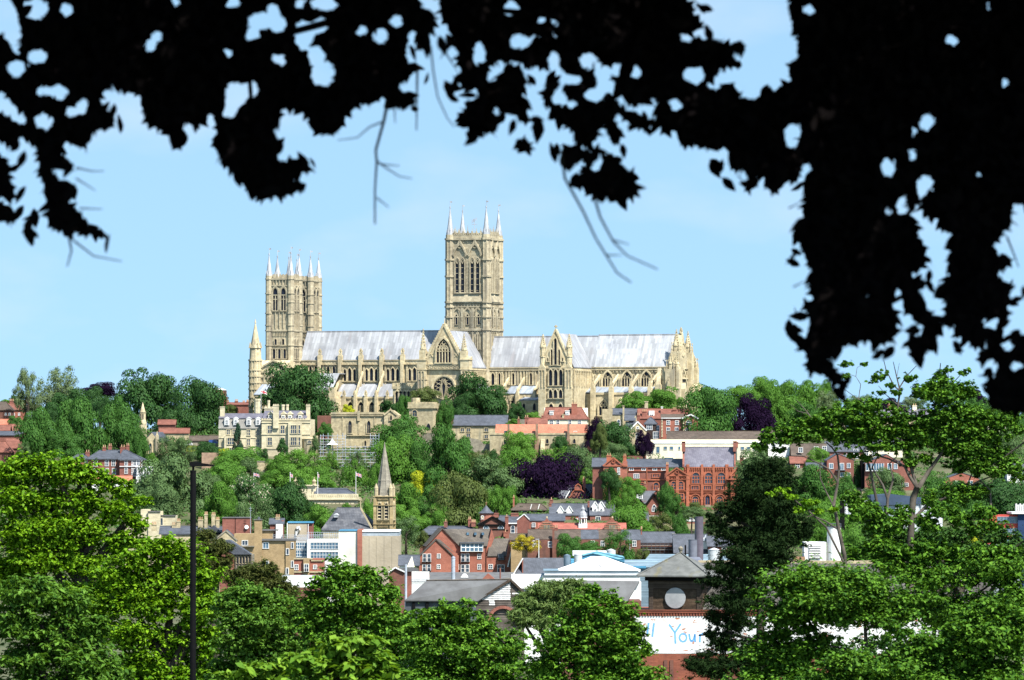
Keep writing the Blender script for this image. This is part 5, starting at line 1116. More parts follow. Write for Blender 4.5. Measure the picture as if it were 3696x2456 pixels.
 B.box('wall', BEIGE, 1392, 1550, 248, None, 0, 6); B.box('side_wall', BRICK, 1550, 1600, 250, None, .3, 6); b = MB(); b.box(B.u(1388), B.u(1602), -.2, 6.2, B.z(252), B.z(240)); b.obj('roof_edge', BLUE, B.root)
 b = MB(); b.tube([(B.u(1385), -.2, B.z(420)), (B.u(1385), -.2, B.z(250))], .12, 6); b.tube([(B.u(1560), -.2, B.z(420)), (B.u(1560), -.2, B.z(260))], .12, 6)
 for x, y in ((1468, 290), (1482, 285), (1490, 300)): b.ngon(B.u(x), -.5, B.z(y + 12), B.z(y - 8), .28, .28, 8)
 b.box(B.u(1455), B.u(1465), -.5, -.1, B.z(360), B.z(320)); b.tube([(B.u(1470), -.4, B.z(340)), (B.u(1480), -.4, B.z(290))], .1, 5); b.obj('antenna', WHITE, B.root)
 B = Bld('terrace_house', 'small slate roofed house with clay pots behind the tan flats', 'house', 'I', 1310, 1450); B.wallgx('wall', BRICK, 1240, 1350, 262, 222, 0, 7); B.gx(SLATE, 1240, 1350, 262, 220, 0, 7); B.chim(1305, 36, 200, 235, 3, STONE3, 3); B.box('white_extension', WHITE, 1290, 1345, 262, None, -3, 0); B.chim(1348, 14, 230, 262, 2, BRICKO, 0)
 B = Bld('office_block', 'white office block with bands of ribbon windows and roof railings', 'office', 'I', 1630, 1370)
 B.box('wall', WHITE, 1552, 1815, 392, None, 0, 14); B.box('left_wing', WHITE, 1440, 1555, 415, None, 2, 14)
 for y in (442, 520): B.win(1696, y, 228, 52, 0, fm=WHITE, gm=GLASSB, lights=9, cross=1, ft=.15)
 for y in (440, 506): B.win(1498, y, 96, 50, 2, fm=WHITE, gm=GLASSB, lights=5, cross=1, ft=.15)
 b = MB()
 for x0, x1, v, y in ((1552, 1815, -.1, 392), (1440, 1555, 1.9, 415)):
  for k in range(16): x = x0 + (x1 - x0) * k / 15; b.tube([(B.u(x, v), v, B.z(y, v)), (B.u(x, v), v, B.z(y - 34, v))], .04, 4)
  for q in (12, 24, 34): b.tube([(B.u(x0, v), v, B.z(y - q, v)), (B.u(x1, v), v, B.z(y - q, v))], .04, 4)
  for k in range(16): x = x0 + (x1 - x0) * k / 15; b.tube([(B.u(x, v + 6), v + 6, B.z(y, v)), (B.u(x, v + 6), v + 6, B.z(y - 60, v))], .035, 4)
  for q in (40, 60): b.tube([(B.u(x0, v + 6), v + 6, B.z(y - q, v)), (B.u(x1, v + 6), v + 6, B.z(y - q, v))], .035, 4)
 b.obj('roof_railing', STEEL, B.root)
 B = Bld('red_shop_building', 'low red brick building with tan bay and balcony below the ribbon window office', 'building', 'I', 1560, 1290)
 B.box('wall', BRICKO, 1442, 1690, 550, None, 0, 8); B.box('bay_wall', BRICKT, 1520, 1570, 548, None, -.8, 0); b = MB(); b.box(B.u(1440), B.u(1600), -.3, 0, B.z(556), B.z(545)); b.box(B.u(1440), B.u(1690), -.25, 0, B.z(668), B.z(655)); b.box(B.u(1585), B.u(1692), -.3, .2, B.z(572), B.z(562)); b.obj('cornice', STONE3, B.root)
 B.win(1462, 622, 24, 40, 0); B.win(1618, 620, 24, 28, 0); B.win(1545, 628, 32, 60, -.8, lights=2); b = MB()
 for k in range(7): b.box(B.u(1526 + k * 6), B.u(1528 + k * 6), -1.5, -1.4, B.z(660), B.z(636))
 b.box(B.u(1524), B.u(1566), -1.6, -.8, B.z(664), B.z(660)); b.obj('balcony', BLACK, B.root)
 B = Bld('blank_concrete_block', 'big windowless beige block with a white end wall and a brick strip', 'building', 'I', 2060, 1330)
 B.box('wall', BEIGE, 2010, 2325, 360, None, 0, 22); B.box('white_wall', mat('off_white_render', (.70, .69, .62), (.66, .65, .58), var=.04), 1815, 1972, 318, None, .3, 20); B.box('brick_strip', BRICKO, 1972, 2012, 308, None, -.3, 18)
 B.box('parapet_band', mat('blue_grey_cladding', (.36, .42, .47), (.28, .33, .38), 'board', 1), 2012, 2322, 325, 362, .4, 21); b = MB(); b.box(B.u(2010), B.u(2324), .2, 21, B.z(326), B.z(314)); b.obj('roof_edge', WHITE, B.root)
 b = MB(); b.box(B.u(1815), B.u(1972), .1, 20, B.z(318), B.z(312)); b.obj('coping', BLUE, B.root)
 b = MB(); [b.box(B.u(x), B.u(x) + .05, -.04, 0, -3, B.z(366)) for x in (2070, 2130, 2195, 2260)]; b.obj('panel_joint', STONED, B.root)
 B = Bld('white_shed_roof', 'low shed with a bright white roof between the dark conifer and the round tree', 'shed', 'I', 1490, 760)
 B.box('wall', BRICKD, 1335, 1660, 790, None, 0, 20); b = MB(); b.extx([(0, B.z(790)), (14, B.z(720)), (14, B.z(712)), (0, B.z(782))], B.u(1330), B.u(1665)); b.obj('roof', WHITE, B.root); B.box('back_wall', GREY, 1340, 1660, 695, None, 14, 20)
lower_town_left()
def brick_flats():
 Y = 1480
 B = Bld('brick_apartment_block', 'large orange brick apartments with steep grey tiled gables and glazed attic', 'flats', 'J', 1150, Y, R(5))
 B.wallgy('wall', BRICKO, 655, 1055, 850, 635, 428, 0, 14); B.wallgy('front_gable_wall', BRICKO, 570, 1040, 765, 745, 552, -2.5, 0)
 B.box('centre_wall', BRICKO, 1050, 1370, 635, None, -.5, 12); B.box('right_wall', BRICKO, 1370, 1610, 752, None, -1, 11)
 tl = mat('grey_brown_tile', (.135, .118, .10), (.10, .088, .078), 'tile', 1.2, stain=(.08, .072, .066))
 b = MB(); a = B.P(850, 428, 0); c = B.P(1430, 428, 5); e = B.P(1055, 635, -.7)
 b.slab((a[0], 0 + 1, a[1]), (B.u(1432, 5), 7, B.z(428, 5)), (B.u(1378, -.7), -.9, B.z(634, -.7)), (B.u(1050, -.7), -.9, B.z(634, -.7)), .2)
 b.slab((a[0], -.4, a[1] + .1), (a[0], 13, a[1] + .1), (B.u(650), 13, B.z(640)), (B.u(650), -.4, B.z(640)), .25); b.rib([(a[0], B.z(424)), (B.u(1055), B.z(636))], -.4, .2, .3); b.obj('roof', tl, B.root)
 b = MB(); v = -2.5; p = B.P(768, 552, v); b.slab((p[0], v - .3, p[1]), (p[0] + 1.2, 0, p[1]), (B.u(1048, v), 0, B.z(752, v)), (B.u(975, v), v - .3, B.z(748, v)), .2); b.slab((B.u(565, v), v - .3, B.z(748, v)), (B.u(565, v), 0, B.z(748, v)), (p[0], 0, p[1] + .1), (p[0], v - .3, p[1] + .1), .25); b.rib([(p[0], p[1] + .1), (B.u(975, v), B.z(745, v))], v - .35, v + .1, .3); b.obj('front_roof', tl, B.root)
 b = MB(); b.slab((B.u(1432, -1), 5, B.z(545)), (B.u(1665, -1), 5, B.z(545)), (B.u(1608, -1), -1.3, B.z(752, -1)), (B.u(1380, -1), -1.3, B.z(752, -1)), .2); b.obj('right_roof', tl, B.root)
 b = MB(); b.add([(B.u(1432, 2), 2, B.z(430)), (B.u(1462, 2), 2, B.z(540)), (B.u(1380, 2), 2, B.z(752)), (B.u(1362, 2), 2, B.z(700)), (B.u(1432, 2), 8, B.z(430)), (B.u(1462, 2), 8, B.z(540)), (B.u(1380, 2), 8, B.z(752)), (B.u(1362, 2), 8, B.z(700))],
     [(0, 1, 2, 3), (7, 6, 5, 4), (0, 4, 5, 1), (1, 5, 6, 2), (2, 6, 7, 3), (3, 7, 4, 0)]); b.obj('step_wall', BRICKO, B.root)
 b = MB(); b.add([(B.u(1662, -1), -1.2, B.z(545)), (B.u(1700, -1), -1.2, B.z(665)), (B.u(1700, -1), -1.2, B.z(950)), (B.u(1605, -1), -1.2, B.z(950)), (B.u(1605, -1), -1.2, B.z(752)),
     (B.u(1662, -1), 8, B.z(545)), (B.u(1700, -1), 8, B.z(665)), (B.u(1700, -1), 8, B.z(950)), (B.u(1605, -1), 8, B.z(950)), (B.u(1605, -1), 8, B.z(752))], [(0, 1, 2, 3, 4), (9, 8, 7, 6, 5), (0, 5, 6, 1), (1, 6, 7, 2), (4, 9, 5, 0)]); b.obj('right_end_wall', BRICKO, B.root)
 v = -1.2
 b = MB(); b.box(B.u(1062, v), B.u(1330, v), v, 4, B.z(700, v), B.z(598, v)); b.obj('attic_wall', WHITE, B.root); b = MB(); b.box(B.u(1055, v), B.u(1345, v), v - .5, 5, B.z(600, v), B.z(586, v)); b.obj('attic_roof', GREYD, B.root)
 B.win(1198, 648, 250, 88, v, lights=5, cross=1, bar=.2, gm=GLASSB, part='attic_window')
 for x, y in ((633, 772), (688, 772), (630, 890), (686, 890)): B.win(x, y, 34, 88 if y < 800 else 70, -2.5, lights=1, cross=1)
 for x, y in ((803, 750), (801, 876)): B.win(x, y, 32, 44, -2.5, lights=2, cross=1)
 for x, y, w, h in ((1090, 772, 36, 88), (1145, 772, 34, 88), (1088, 898, 36, 84), (1143, 898, 36, 84), (1284, 755, 36, 50), (1285, 878, 36, 54), (1025, 880, 26, 54)): B.win(x, y, w, h, -.5, lights=1 if h > 60 else 2)
 for x, y, w, h in ((1420, 876, 42, 48), (1522, 900, 36, 84), (1562, 900, 34, 84)): B.win(x, y, w, h, -1, lights=1 if h > 60 else 2)
 b = MB(); v = -2.5
 for x0, x1, y, vv in ((600, 712, 800, -2.5), (600, 712, 905, -2.5), (1068, 1168, 800, -.5), (1492, 1586, 770, -1)):
  for k in range(9): x = x0 + (x1 - x0) * k / 8; b.box(B.u(x, vv), B.u(x, vv) + .05, vv - .5, vv - .45, B.z(y + 22, vv), B.z(y - 16, vv))
  b.box(B.u(x0, vv), B.u(x1, vv), vv - .55, vv, B.z(y + 24, vv), B.z(y + 18, vv))
 b.obj('balcony', BLACK, B.root)
 b = MB()
 for x, y in ((1145, 486), (1235, 486), (1325, 486)): b.box(B.u(x - 14, 2), B.u(x + 14, 2), 1.0, 4, B.z(y + 14, 2), B.z(y - 12, 2) + .1)
 b.obj('skylight', GLASSB, B.root)
 d = MB(); d.box(B.u(1505, -1.3), B.u(1580, -1.3), -1.6, 3, B.z(800, -1.3), B.z(722, -1.3)); do = d.obj('dormer', GREYD, B.root); B.win(1542, 752, 60, 44, -1.6, fm=GREYD, lights=2, parent=do)
 b = MB(); [b.tube([(B.u(x, vv), vv - .1, B.z(y0, vv)), (B.u(x, vv), vv - .1, -2)], .07, 5) for x, y0, vv in ((1055, 640, -.6), (1365, 640, -.6), (1612, 755, -1))]; b.obj('downpipe', BLACK, B.root)
 B = Bld('tiled_row', 'long grey brown tiled roof stepping down right of the orange apartments', 'house', 'J', 1950, 1478)
 B.wallgx('wall', BRICKD, 1670, 2400, 790, 670, 0, 10); B.gx(mat('grey_brown_tile', (0, 0, 0)), 1670, 2400, 790, 668, 0, 10, .2)
 b = MB(); b.slab((B.u(1670), -.4, B.z(672)), (B.u(1730), -.4, B.z(672)), (B.u(1720), -.5, B.z(880)), (B.u(1622), -.5, B.z(880)), .15); b.obj('valley_roof', mat('grey_brown_tile', (0, 0, 0)), B.root)
 b = MB(); b.rib([(B.u(1670), B.z(672)), (B.u(1622), B.z(880))], -.7, -.3, .3); b.obj('verge', WHITE, B.root)
 d = MB(); d.box(B.u(1650), B.u(1710), -1.2, 1, B.z(915), B.z(850)); do = d.obj('dormer', GREYD, B.root); B.win(1680, 885, 46, 46, -1.2, fm=GREYD, parent=do, gm=GLASSB)
 B.chim(1735, 46, 770, 860, 1, BRICK, 2); B.chim(1995, 6, 560, 780, -.3, WHITE, 0, .3)
 B = Bld('slate_house', 'dark slate roofed house with white verge above the white hall', 'house', 'J', 1990, 1440)
 B.box('wall', BRICK, 1700, 2300, 965, None, 0, 9); b = MB(); b.slab((B.u(1800), 4.5, B.z(782)), (B.u(2290), 4.5, B.z(780)), (B.u(2290), -.4, B.z(968)), (B.u(1690), -.4, B.z(968)), .2); b.slab((B.u(1800), 4.5, B.z(782)), (B.u(2290), 4.5, B.z(782)), (B.u(2290), 9.4, B.z(968)), (B.u(1690), 9.4, B.z(968)), .2); b.obj('roof', SLATE, B.root)
 b = MB(); b.rib([(B.u(1690), B.z(968)), (B.u(1802), B.z(778))], -.5, 4, .3); b.obj('verge', WHITE, B.root); b = MB(); b.rib([(B.u(1700), B.z(960)), (B.u(1800), B.z(790)), (B.u(1800), B.z(960))], 0, 4, .3); b.obj('gable_trim', BRICK, B.root)
 B = Bld('hipped_slate_house', 'house with a broad grey slate hip roof behind the orange apartments', 'house', 'J', 930, 1508)
 B.box('wall', BRICKD, 575, 1290, 500, None, 0, 12); B.hip(SLATE, 560, 1300, 690, 1180, 500, 398, 0, 12, .4); B.chim(885, 42, 340, 410, 4, BRICK, 1); B.chim(1170, 36, 310, 402, 5, BRICK, 2); B.chim(1215, 50, 345, 402, 4.5, BRICK, 4)
 b = MB(); b.box(B.u(550), B.u(1300), -.6, 0, B.z(508), B.z(496)); b.obj('eaves', BLACK, B.root)
 for x in (560, 640): B.win(x, 590, 26, 80, 0)
 B = Bld('pedimented_brick_hall', 'dark brick hall with a pediment, arched windows and a conical corner turret', 'hall', 'J', 1590, Yof(1950), R(2))
 B.box('wall', BRICKD, 1285, 1590, 375, None, 0, 12); B.wallgy('pediment_wall', BRICKD, 1285, 1590, 1435, 375, 285, -.4, 8); b = MB(); b.rib([(B.u(1278), B.z(380)), (B.u(1440), B.z(282)), (B.u(1595), B.z(368))], -.9, .3, .45); b.box(B.u(1280), B.u(1592), -.8, 0, B.z(390), B.z(372)); b.box(B.u(1280), B.u(1592), -.6, 0, B.z(435), B.z(425)); b.obj('pediment_trim', BLACK, B.root)
 B.gy(SLATE, 1280, 1595, 1438, 380, 290, .2, 12, .1); B.box('right_wall', BRICK, 1590, 1885, 360, None, .3, 11); B.hip(SLATE, 1500, 1890, 1530, 1740, 360, 270, .3, 12, .3, 'right_roof')
 b = MB(); b.box(B.u(1590), B.u(1890), -.2, .3, B.z(368), B.z(355)); b.obj('eaves', WHITE, B.root)
 for x in (1366, 1540): B.win(x, 412, 62, 42, -.4, kind='round', lights=3, cross=0, gm=GLASSB)
 for x in (1683, 1755, 1828): B.win(x, 432, 42, 82, .3, kind='round', lights=1, cross=1)
 b = MB(); u = B.u(1366, 4); r = 1.9; b.ngon(u, 4, -2, B.z(240, 4), r, r, 14); b.obj('turret_wall', BRICKO, B.root); b = MB(); b.ngon(u, 4, B.z(240, 4), B.z(212, 4), r * 1.25, r * .75, 14); b.ngon(u, 4, B.z(212, 4), B.z(148, 4), r * .75, .1, 14); b.obj('turret_roof', SLATE, B.root); b = MB(); b.ngon(u, 4, B.z(150, 4), B.z(122, 4), .12, .12, 6); b.ngon(u, 4, B.z(122, 4), B.z(108, 4), .2, .05, 6); b.obj('finial', BRICK, B.root)
 B.win(1322, 290, 26, 36, 1.6, kind='disc', lights=1, cross=0, gm=STONE3)
 B.chim(1470, 90, 238, 290, 5, BRICK, 0, 1.2); B.chim(1610, 40, 280, 440, 0, BRICK, 1, 1); B.chim(1705, 92, 240, 280, 6, BRICK, 0, 1.2); B.chim(1595, 46, 462, 520, -1, BRICKO, 1)
 B = Bld('brown_gabled_workshop', 'small dark brick workshop with a shallow gable left of the white screen', 'workshop', 'J', 320, 1000)
 B.wallgy('wall', BRICKD, 212, 400, 285, 940, 890, 0, 8); B.box('side_wall', BRICK, 400, 480, 935, None, .2, 8); b = MB(); b.slab((B.u(285), -.3, B.z(888)), (B.u(540), -.3, B.z(888)), (B.u(580), -.3, B.z(928)), (B.u(400), -.3, B.z(938)), .15); b.obj('roof', FELT, B.root); b = MB(); b.rib([(B.u(208), B.z(942)), (B.u(285), B.z(886)), (B.u(402), B.z(940))], -.4, 0, .25); b.obj('verge', WHITE, B.root)
 B = Bld('white_screen_wall', 'white flat wall panel with a railing beside the brown workshop', 'wall', 'J', 585, 990); B.box('panel', WHITE, 482, 690, 935, None, 0, 1); b = MB()
 for k in range(20): b.tube([(B.u(482 + k * 10), -.3, B.z(1055)), (B.u(482 + k * 10), -.3, B.z(1020))], .03, 4)
 b.tube([(B.u(482), -.3, B.z(1022)), (B.u(690), -.3, B.z(1022))], .03, 4); b.obj('railing', STEEL, B.root)
 for x, y0, r, lab in ((412, 850, .22, 'thin steel vent pipe beside the brown workshop'),):
  V = Bld('vent_pipe', lab, 'pipe', 'J', x, 985); V.mesh('pipe', STEEL, lambda b: b.tube([(0, 0, -1), (0, 0, V.z(y0))], r, 10))
 V = Bld('spiral_flue', 'stout pale spiral flue pipe standing before the orange apartments', 'flue', 'J', 975, 960)
 V.mesh('pipe', STEEL, lambda b: [b.tube([(0, 0, -1), (0, 0, V.z(760))], .34, 14), b.ngon(0, 0, V.z(768), V.z(752), .2, .2, 10), b.ngon(0, 0, V.z(775), V.z(768), .38, .38, 14), b.ngon(0, 0, V.z(950), V.z(944), .37, .37, 14)] + [b.tube([(.35 * math.cos(q), .35 * math.sin(q), V.z(1000) + (V.z(780) - V.z(1000)) * q / 20) for q in np.linspace(0, 20, 60)], .03, 4)])
 V = Bld('rust_pipe', 'thin rust red pipe on the low grey roof', 'pipe', 'J', 1533, 950); V.mesh('pipe', BRICK, lambda b: b.tube([(0, 0, -1), (0, 0, V.z(890))], [.14, .12], 8))
 B = Bld('white_canopy', 'pale pointed sail canopy beside the blank concrete block', 'canopy', 'J', 470, 1280); b = MB(); b.add([(B.u(425), 0, B.z(880)), (B.u(515), 0, B.z(880)), (B.u(500), 4, B.z(870)), (B.u(440), 4, B.z(872)), (B.u(482), 1.5, B.z(752))], [(0, 1, 4), (1, 2, 4), (2, 3, 4), (3, 0, 4), (3, 2, 1, 0)]); b.obj('cloth', CREAM, B.root); B.mesh('pole', STEEL, lambda b: b.tube([(B.u(482), 1.5, -2), (B.u(482), 1.5, B.z(752))], .1, 6))
 B = Bld('slate_cottage', 'grey slate roofed cottage between the concrete block and the sail canopy', 'cottage', 'J', 400, 1310); B.wallgx('wall', WHITE, 335, 500, 865, 755, 0, 8); B.gx(SLATE, 335, 560, 862, 750, 0, 8)
 B = Bld('low_felt_roof', 'low building with a flat grey roof in front of the orange apartments', 'building', 'J', 1150, 1000)
 B.box('wall', BEIGE, 690, 1690, 1030, None, 0, 14); b = MB(); b.extx([(-.3, B.z(1036)), (9, B.z(948, 9)), (9, B.z(942, 9)), (-.3, B.z(1030))], B.u(690), B.u(1690)); b.obj('roof', FELT, B.root)
 b = MB(); b.ext([(B.u(1310, -1), B.z(1034, -1)), (B.u(1388, -1), B.z(958, -1)), (B.u(1482, -1), B.z(1034, -1))], -1, 3); b.obj('brick_gable', BRICKO, B.root); b = MB(); b.add([(B.u(1065, 2), 2, B.z(1000, 2)), (B.u(1155, 2), 2, B.z(1005, 2)), (B.u(1130, 4), 4, B.z(965, 2)), (B.u(1095, 4), 4, B.z(963, 2))], [(0, 1, 2, 3)]); b.ext([(B.u(1062, 2), B.z(1006, 2)), (B.u(1100, 2), B.z(960, 2)), (B.u(1158, 2), B.z(1006, 2))], 1.6, 2); b.obj('roof_vent', WHITE, B.root)
brick_flats()
def terraces():
 B = Bld('terrace_row', 'row of brick terraced houses with alternating brown and slate roofs', 'terrace', 'K', 620, 1470)
 segs = ((150, 372, 392, 312, TILEB), (372, 595, 390, 314, TILEB), (595, 745, 390, 316, SLATE), (745, 935, 392, 316, TILEB), (935, 1095, 398, 316, SLATE))
 for x0, x1, ye, yr, m in segs: B.wallgx('wall', BRICKD, x0, x1, ye, yr, 0, 8); B.gx(m, x0, x1, ye, yr, 0, 8, .0)
 for x, w, y0 in ((388, 26, 290), (745, 20, 315), (918, 24, 300), (1102, 10, 300)): B.chim(x, w, y0, 350, 4, BRICK, 2)
 b = MB(); b.box(B.u(356), B.u(374), -1, 0, -3, B.z(300)); b.ext([(B.u(250), -3), (B.u(250), B.z(468)), (B.u(290), B.z(425)), (B.u(335), B.z(468)), (B.u(335), -3)], -2, 0); b.obj('party_wall', BRICKD, B.root)
 for x, y in ((337, 432), (426, 432), (695, 424), (778, 426), (1043, 424), (210, 425)): B.win(x, y, 26, 44, 0)
 B = Bld('yard_wall_house', 'low brick house with small windows behind the yellow shrub', 'house', 'K', 90, 1472)
 B.wallgx('wall', BRICKT, 10, 160, 395, 350, 0, 7); B.gx(TILEB, 5, 165, 395, 348, 0, 7); B.wins((103, 40), 440, 26, 40, 0)
 B = Bld('scaffolded_houses', 'slate roofed houses wrapped in dark scaffolding', 'house', 'K', 1230, 1475)
 B.wallgx('wall', BRICKD, 1090, 1380, 420, 335, 0, 8); B.gx(SLATE, 1100, 1375, 415, 333, 0, 8); B.chim(1375, 20, 340, 440, 3, CREAM, 0, 1.2); b = MB()
 for k in range(9): x = 1078 + k * 36; b.tube([(B.u(x, -1.4), -1.4, -1), (B.u(x, -1.4), -1.4, B.z(415))], .06, 5)
 for y in (430, 455, 480, 505, 535): b.tube([(B.u(1075, -1.4), -1.4, B.z(y)), (B.u(1372, -1.4), -1.4, B.z(y))], .06, 5)
 b.obj('scaffold_tubes', GREYD, B.root); b = MB()
 for y in (438, 470, 515): b.box(B.u(1076, -1.4), B.u(1375, -1.4), -1.4, -.2, B.z(y + 3), B.z(y))
 b.obj('scaffold_deck', mat('scaffold_boards', (0, 0, 0)), B.root)
 B = Bld('slate_house', 'plain slate roofed house right of the scaffolded houses behind the tall flue', 'house', 'K', 1500, 1465); B.wallgx('wall', BRICKD, 1385, 1640, 500, 355, 0, 12); B.gx(SLATE, 1380, 1650, 500, 352, 0, 12); B.chim(1635, 36, 375, 470, 0, WHITE, 0, 1.0); b = MB(); b.ngon(B.u(1640), 0, B.z(400), B.z(350), 1.2, .1, 4); b.obj('turret_roof', LEADG, B.root)
 B = Bld('slate_cottage', 'slate cottage with one white window partly behind the pine', 'cottage', 'K', 1740, 1460); B.wallgx('wall', BRICK, 1665, 1880, 445, 370, 0, 8); B.gx(SLATE, 1660, 1880, 445, 368, 0, 8); B.win(1795, 482, 30, 46, 0)
 Y = Yof(1915)
 B = Bld('dutch_gabled_range', 'long low red range with two shaped gables and a small white bell cupola', 'hall', 'K', 640, 1495)
 B.wallgx('wall', BRICK, 240, 975, 312, 262, 0, 8); B.gx(mat('dull_red_roof', (.38, .13, .10), (.33, .11, .085), 'tile', 1.2), 240, 975, 312, 260, 0, 8, .1)
 for x0, x1, xm, y0, yt in ((245, 375, 310, 308, 212), (790, 985, 858, 308, 210)):
  b = MB(); w = xm - x0; pts = [(x0, 310), (x0, 272), (x0 + w * .25, 262), (x0 + w * .35, 240), (x0 + w * .7, 234), (xm - w * .12, yt + 6), (xm, yt - 4), (xm + w * .12, yt + 6), (xm + w * .3, 234), (xm + w * .65, 240), (xm + w * .75, 262), (xm + w, 272), (xm + w, 310)]
  b.ext([(B.u(x, -.6), B.z(y, -.6)) for x, y in pts], -.6, .2); g = b.obj('shaped_gable', BRICKO, B.root)
  b = MB()
  for y in (300, 285, 268, 250): hw_ = w * (.95 if y > 270 else .7 if y > 255 else .5); b.box(B.u(xm - hw_, -.7), B.u(xm + hw_, -.7), -.75, -.6, B.z(y + 3, -.6), B.z(y, -.6))
  b.ngon(B.u(xm), -.2, B.z(yt, -.6), B.z(yt - 16, -.6), .3, .2, 8); b.obj('stone_band', STONE3, g)
  B.wins((xm - 14, xm + 14), 284, 16, 22, -.6, lights=1, fm=STONE3, ft=.1)
 u = B.u(612, 2); b = MB(); z = lambda y: B.z(y, 2); b.box(u - 1.2, u + 1.2, .8, 3.2, z(300), z(262)); b.obj('cupola_base', WHITE, B.root)
 b = MB()
 for q in range(8): a = q * math.pi / 4 + .39; b.tube([(u + 1.0 * math.cos(a), 2 + 1.0 * math.sin(a), z(262)), (u + 1.0 * math.cos(a), 2 + 1.0 * math.sin(a), z(205))], .12, 6)
 b.ngon(u, 2, z(208), z(202), 1.3, 1.3, 8); b.ngon(u, 2, z(262), z(256), 1.3, 1.3, 8); b.obj('cupola_column', WHITE, B.root)
 b = MB(); prof = [(1.25, 203), (1.2, 185), (.95, 165), (.6, 155), (.5, 148), (.55, 132), (.3, 120), (.1, 100)]
 for (r0, y0), (r1, y1) in zip(prof[:-1], prof[1:]): b.ngon(u, 2, z(y0), z(y1), r0, r1, 10)
 b.obj('cupola_dome', LEADW, B.root); b = MB(); b.ngon(u, 2, z(245), z(218), .5, .25, 8); b.obj('bell', BLACK, B.root)
 B = Bld('dormered_slate_house', 'brick house with a slate roof and two white pointed dormers behind the cupola', 'house', 'K', 500, Yof(1880))
 B.wallgx('wall', BRICK, 330, 665, 188, 98, 0, 10); B.gx(SLATE, 335, 668, 188, 96, 0, 10, .2); B.win(558, 228, 18, 22, 0); B.chim(338, 22, 85, 130, 4, BRICK, 0)
 for x, y in ((426, 172), (498, 172)):
  d = MB(); c, z0 = B.P(x, y + 22, 1.2); d.box(c - .8, c + .8, .6, 4, z0, z0 + 1.7); do = d.obj('dormer', WHITE, B.root); r_ = MB(); r_.rib([(c - 1.1, z0 + 1.3), (c, z0 + 3.0), (c + 1.1, z0 + 1.3)], .4, 4, .25); r_.ext([(c - .8, z0 + 1.7), (c, z0 + 2.8), (c + .8, z0 + 1.7)], .6, 4); r_.obj('dormer_roof', WHITE, do); B.win(x, y + 8, 18, 24, .6, kind='pointed', parent=do, ft=.1, cross=0)
 B = Bld('dormered_slate_house', 'brick house with a taller slate roof and twin white dormers right of the cupola', 'house', 'K', 770, Yof(1884))
 B.wallgx('wall', BRICK, 672, 872, 188, 75, 0, 10); B.gx(SLATE, 672, 876, 188, 72, 0, 10, .2); B.win(740, 228, 36, 54, 0, lights=2)
 for x, y in ((715, 134), (767, 134)):
  d = MB(); c, z0 = B.P(x, y + 24, 1.8); d.box(c - .85, c + .85, 1.2, 5, z0, z0 + 1.7); do = d.obj('dormer', WHITE, B.root); r_ = MB(); r_.rib([(c - 1.15, z0 + 1.3), (c, z0 + 3.1), (c + 1.15, z0 + 1.3)], 1.0, 5, .25); r_.ext([(c - .85, z0 + 1.7), (c, z0 + 2.9), (c + .85, z0 + 1.7)], 1.2, 5); r_.obj('dormer_roof', WHITE, do); B.win(x, y + 10, 18, 24, 1.2, kind='pointed', parent=do, ft=.1, cross=0)
 B.chim(660, 16, 70, 120, 2, BRICK, 0)
 B = Bld('low_slate_range', 'low slate roofed range with brick end gable left of the cupola', 'house', 'K', 290, 1515)
 B.wallgx('wall', BRICKO, 120, 455, 235, 186, 0, 9); B.gx(SLATE, 130, 460, 235, 184, 0, 9, .2); B.wallgy('gable_wall', BRICK, 60, 165, 120, 225, 178, -.4, 4); b = MB(); b.rib([(B.u(60), B.z(226)), (B.u(120), B.z(176)), (B.u(165), B.z(222))], -.6, 0, .25); b.obj('verge', WHITE, B.root); B.win(200, 268, 22, 30, -.2)
 B = Bld('hipped_brick_house', 'brick house with a brown hip roof and bay under the purple beech', 'house', 'K', 160, Yof(1852))
 B.box('wall', BRICK, 45, 310, 142, None, 0, 9); B.hip(TILEB, 18, 312, 75, 260, 142, 90, -.5, 9.5, .4); B.win(110, 162, 64, 30, -.1, lights=4, cross=0, gm=GLASS); B.win(210, 165, 22, 24, 0); B.chim(33, 14, 35, 135, 2, BRICKO, 1); B.chim(348, 30, 55, 140, 2, BRICK, 1)
 b = MB(); [b.rib([(B.u(x), B.z(140)), (B.u(x + 14), B.z(94))], -.2, .6, .22) for x in (170, 235)]; b.obj('roof_flashing', WHITE, B.root)
 B = Bld('dutch_gabled_house', 'large brick house with two tall curved Dutch gables and big chimneys', 'house', 'F', 1960, Yof(1800))
 B.box('wall', BRICK, 1765, 2220, 1180, None, 0, 12); B.gx(SLATE, 1765, 2090, 1190, 1075, 1, 13, .1)
 for x0, x1, xm in ((1855, 2050, 1950), (2050, 2222, 2138)):
  w0, w1 = xm - x0, x1 - xm; pts = [(x0, 1260), (x0, 1205), (x0 + w0 * .25, 1180), (x0 + w0 * .45, 1140), (x0 + w0 * .7, 1120), (x0 + w0 * .72, 1085), (xm, 1062), (xm + w1 * .28, 1085), (xm + w1 * .3, 1120), (xm + w1 * .55, 1140), (xm + w1 * .75, 1180), (x1, 1205), (x1, 1260)]
  b = MB(); b.ext([(B.u(x, -.8), B.z(y, -.8)) for x, y in pts], -.8, .3); g = b.obj('curved_gable', BRICK, B.root); b = MB(); b.rib([(B.u(x, -.8), B.z(y, -.8)) for x, y in pts[1:-1]], -1.1, -.6, .25); b.obj('gable_coping', TERRA, g)
  b = MB(); b.box(B.u(xm - 35, -.8), B.u(xm + 35, -.8), -1.2, -.8, B.z(1125, -.8), B.z(1118, -.8)); b.obj('stone_band', TERRA, g)
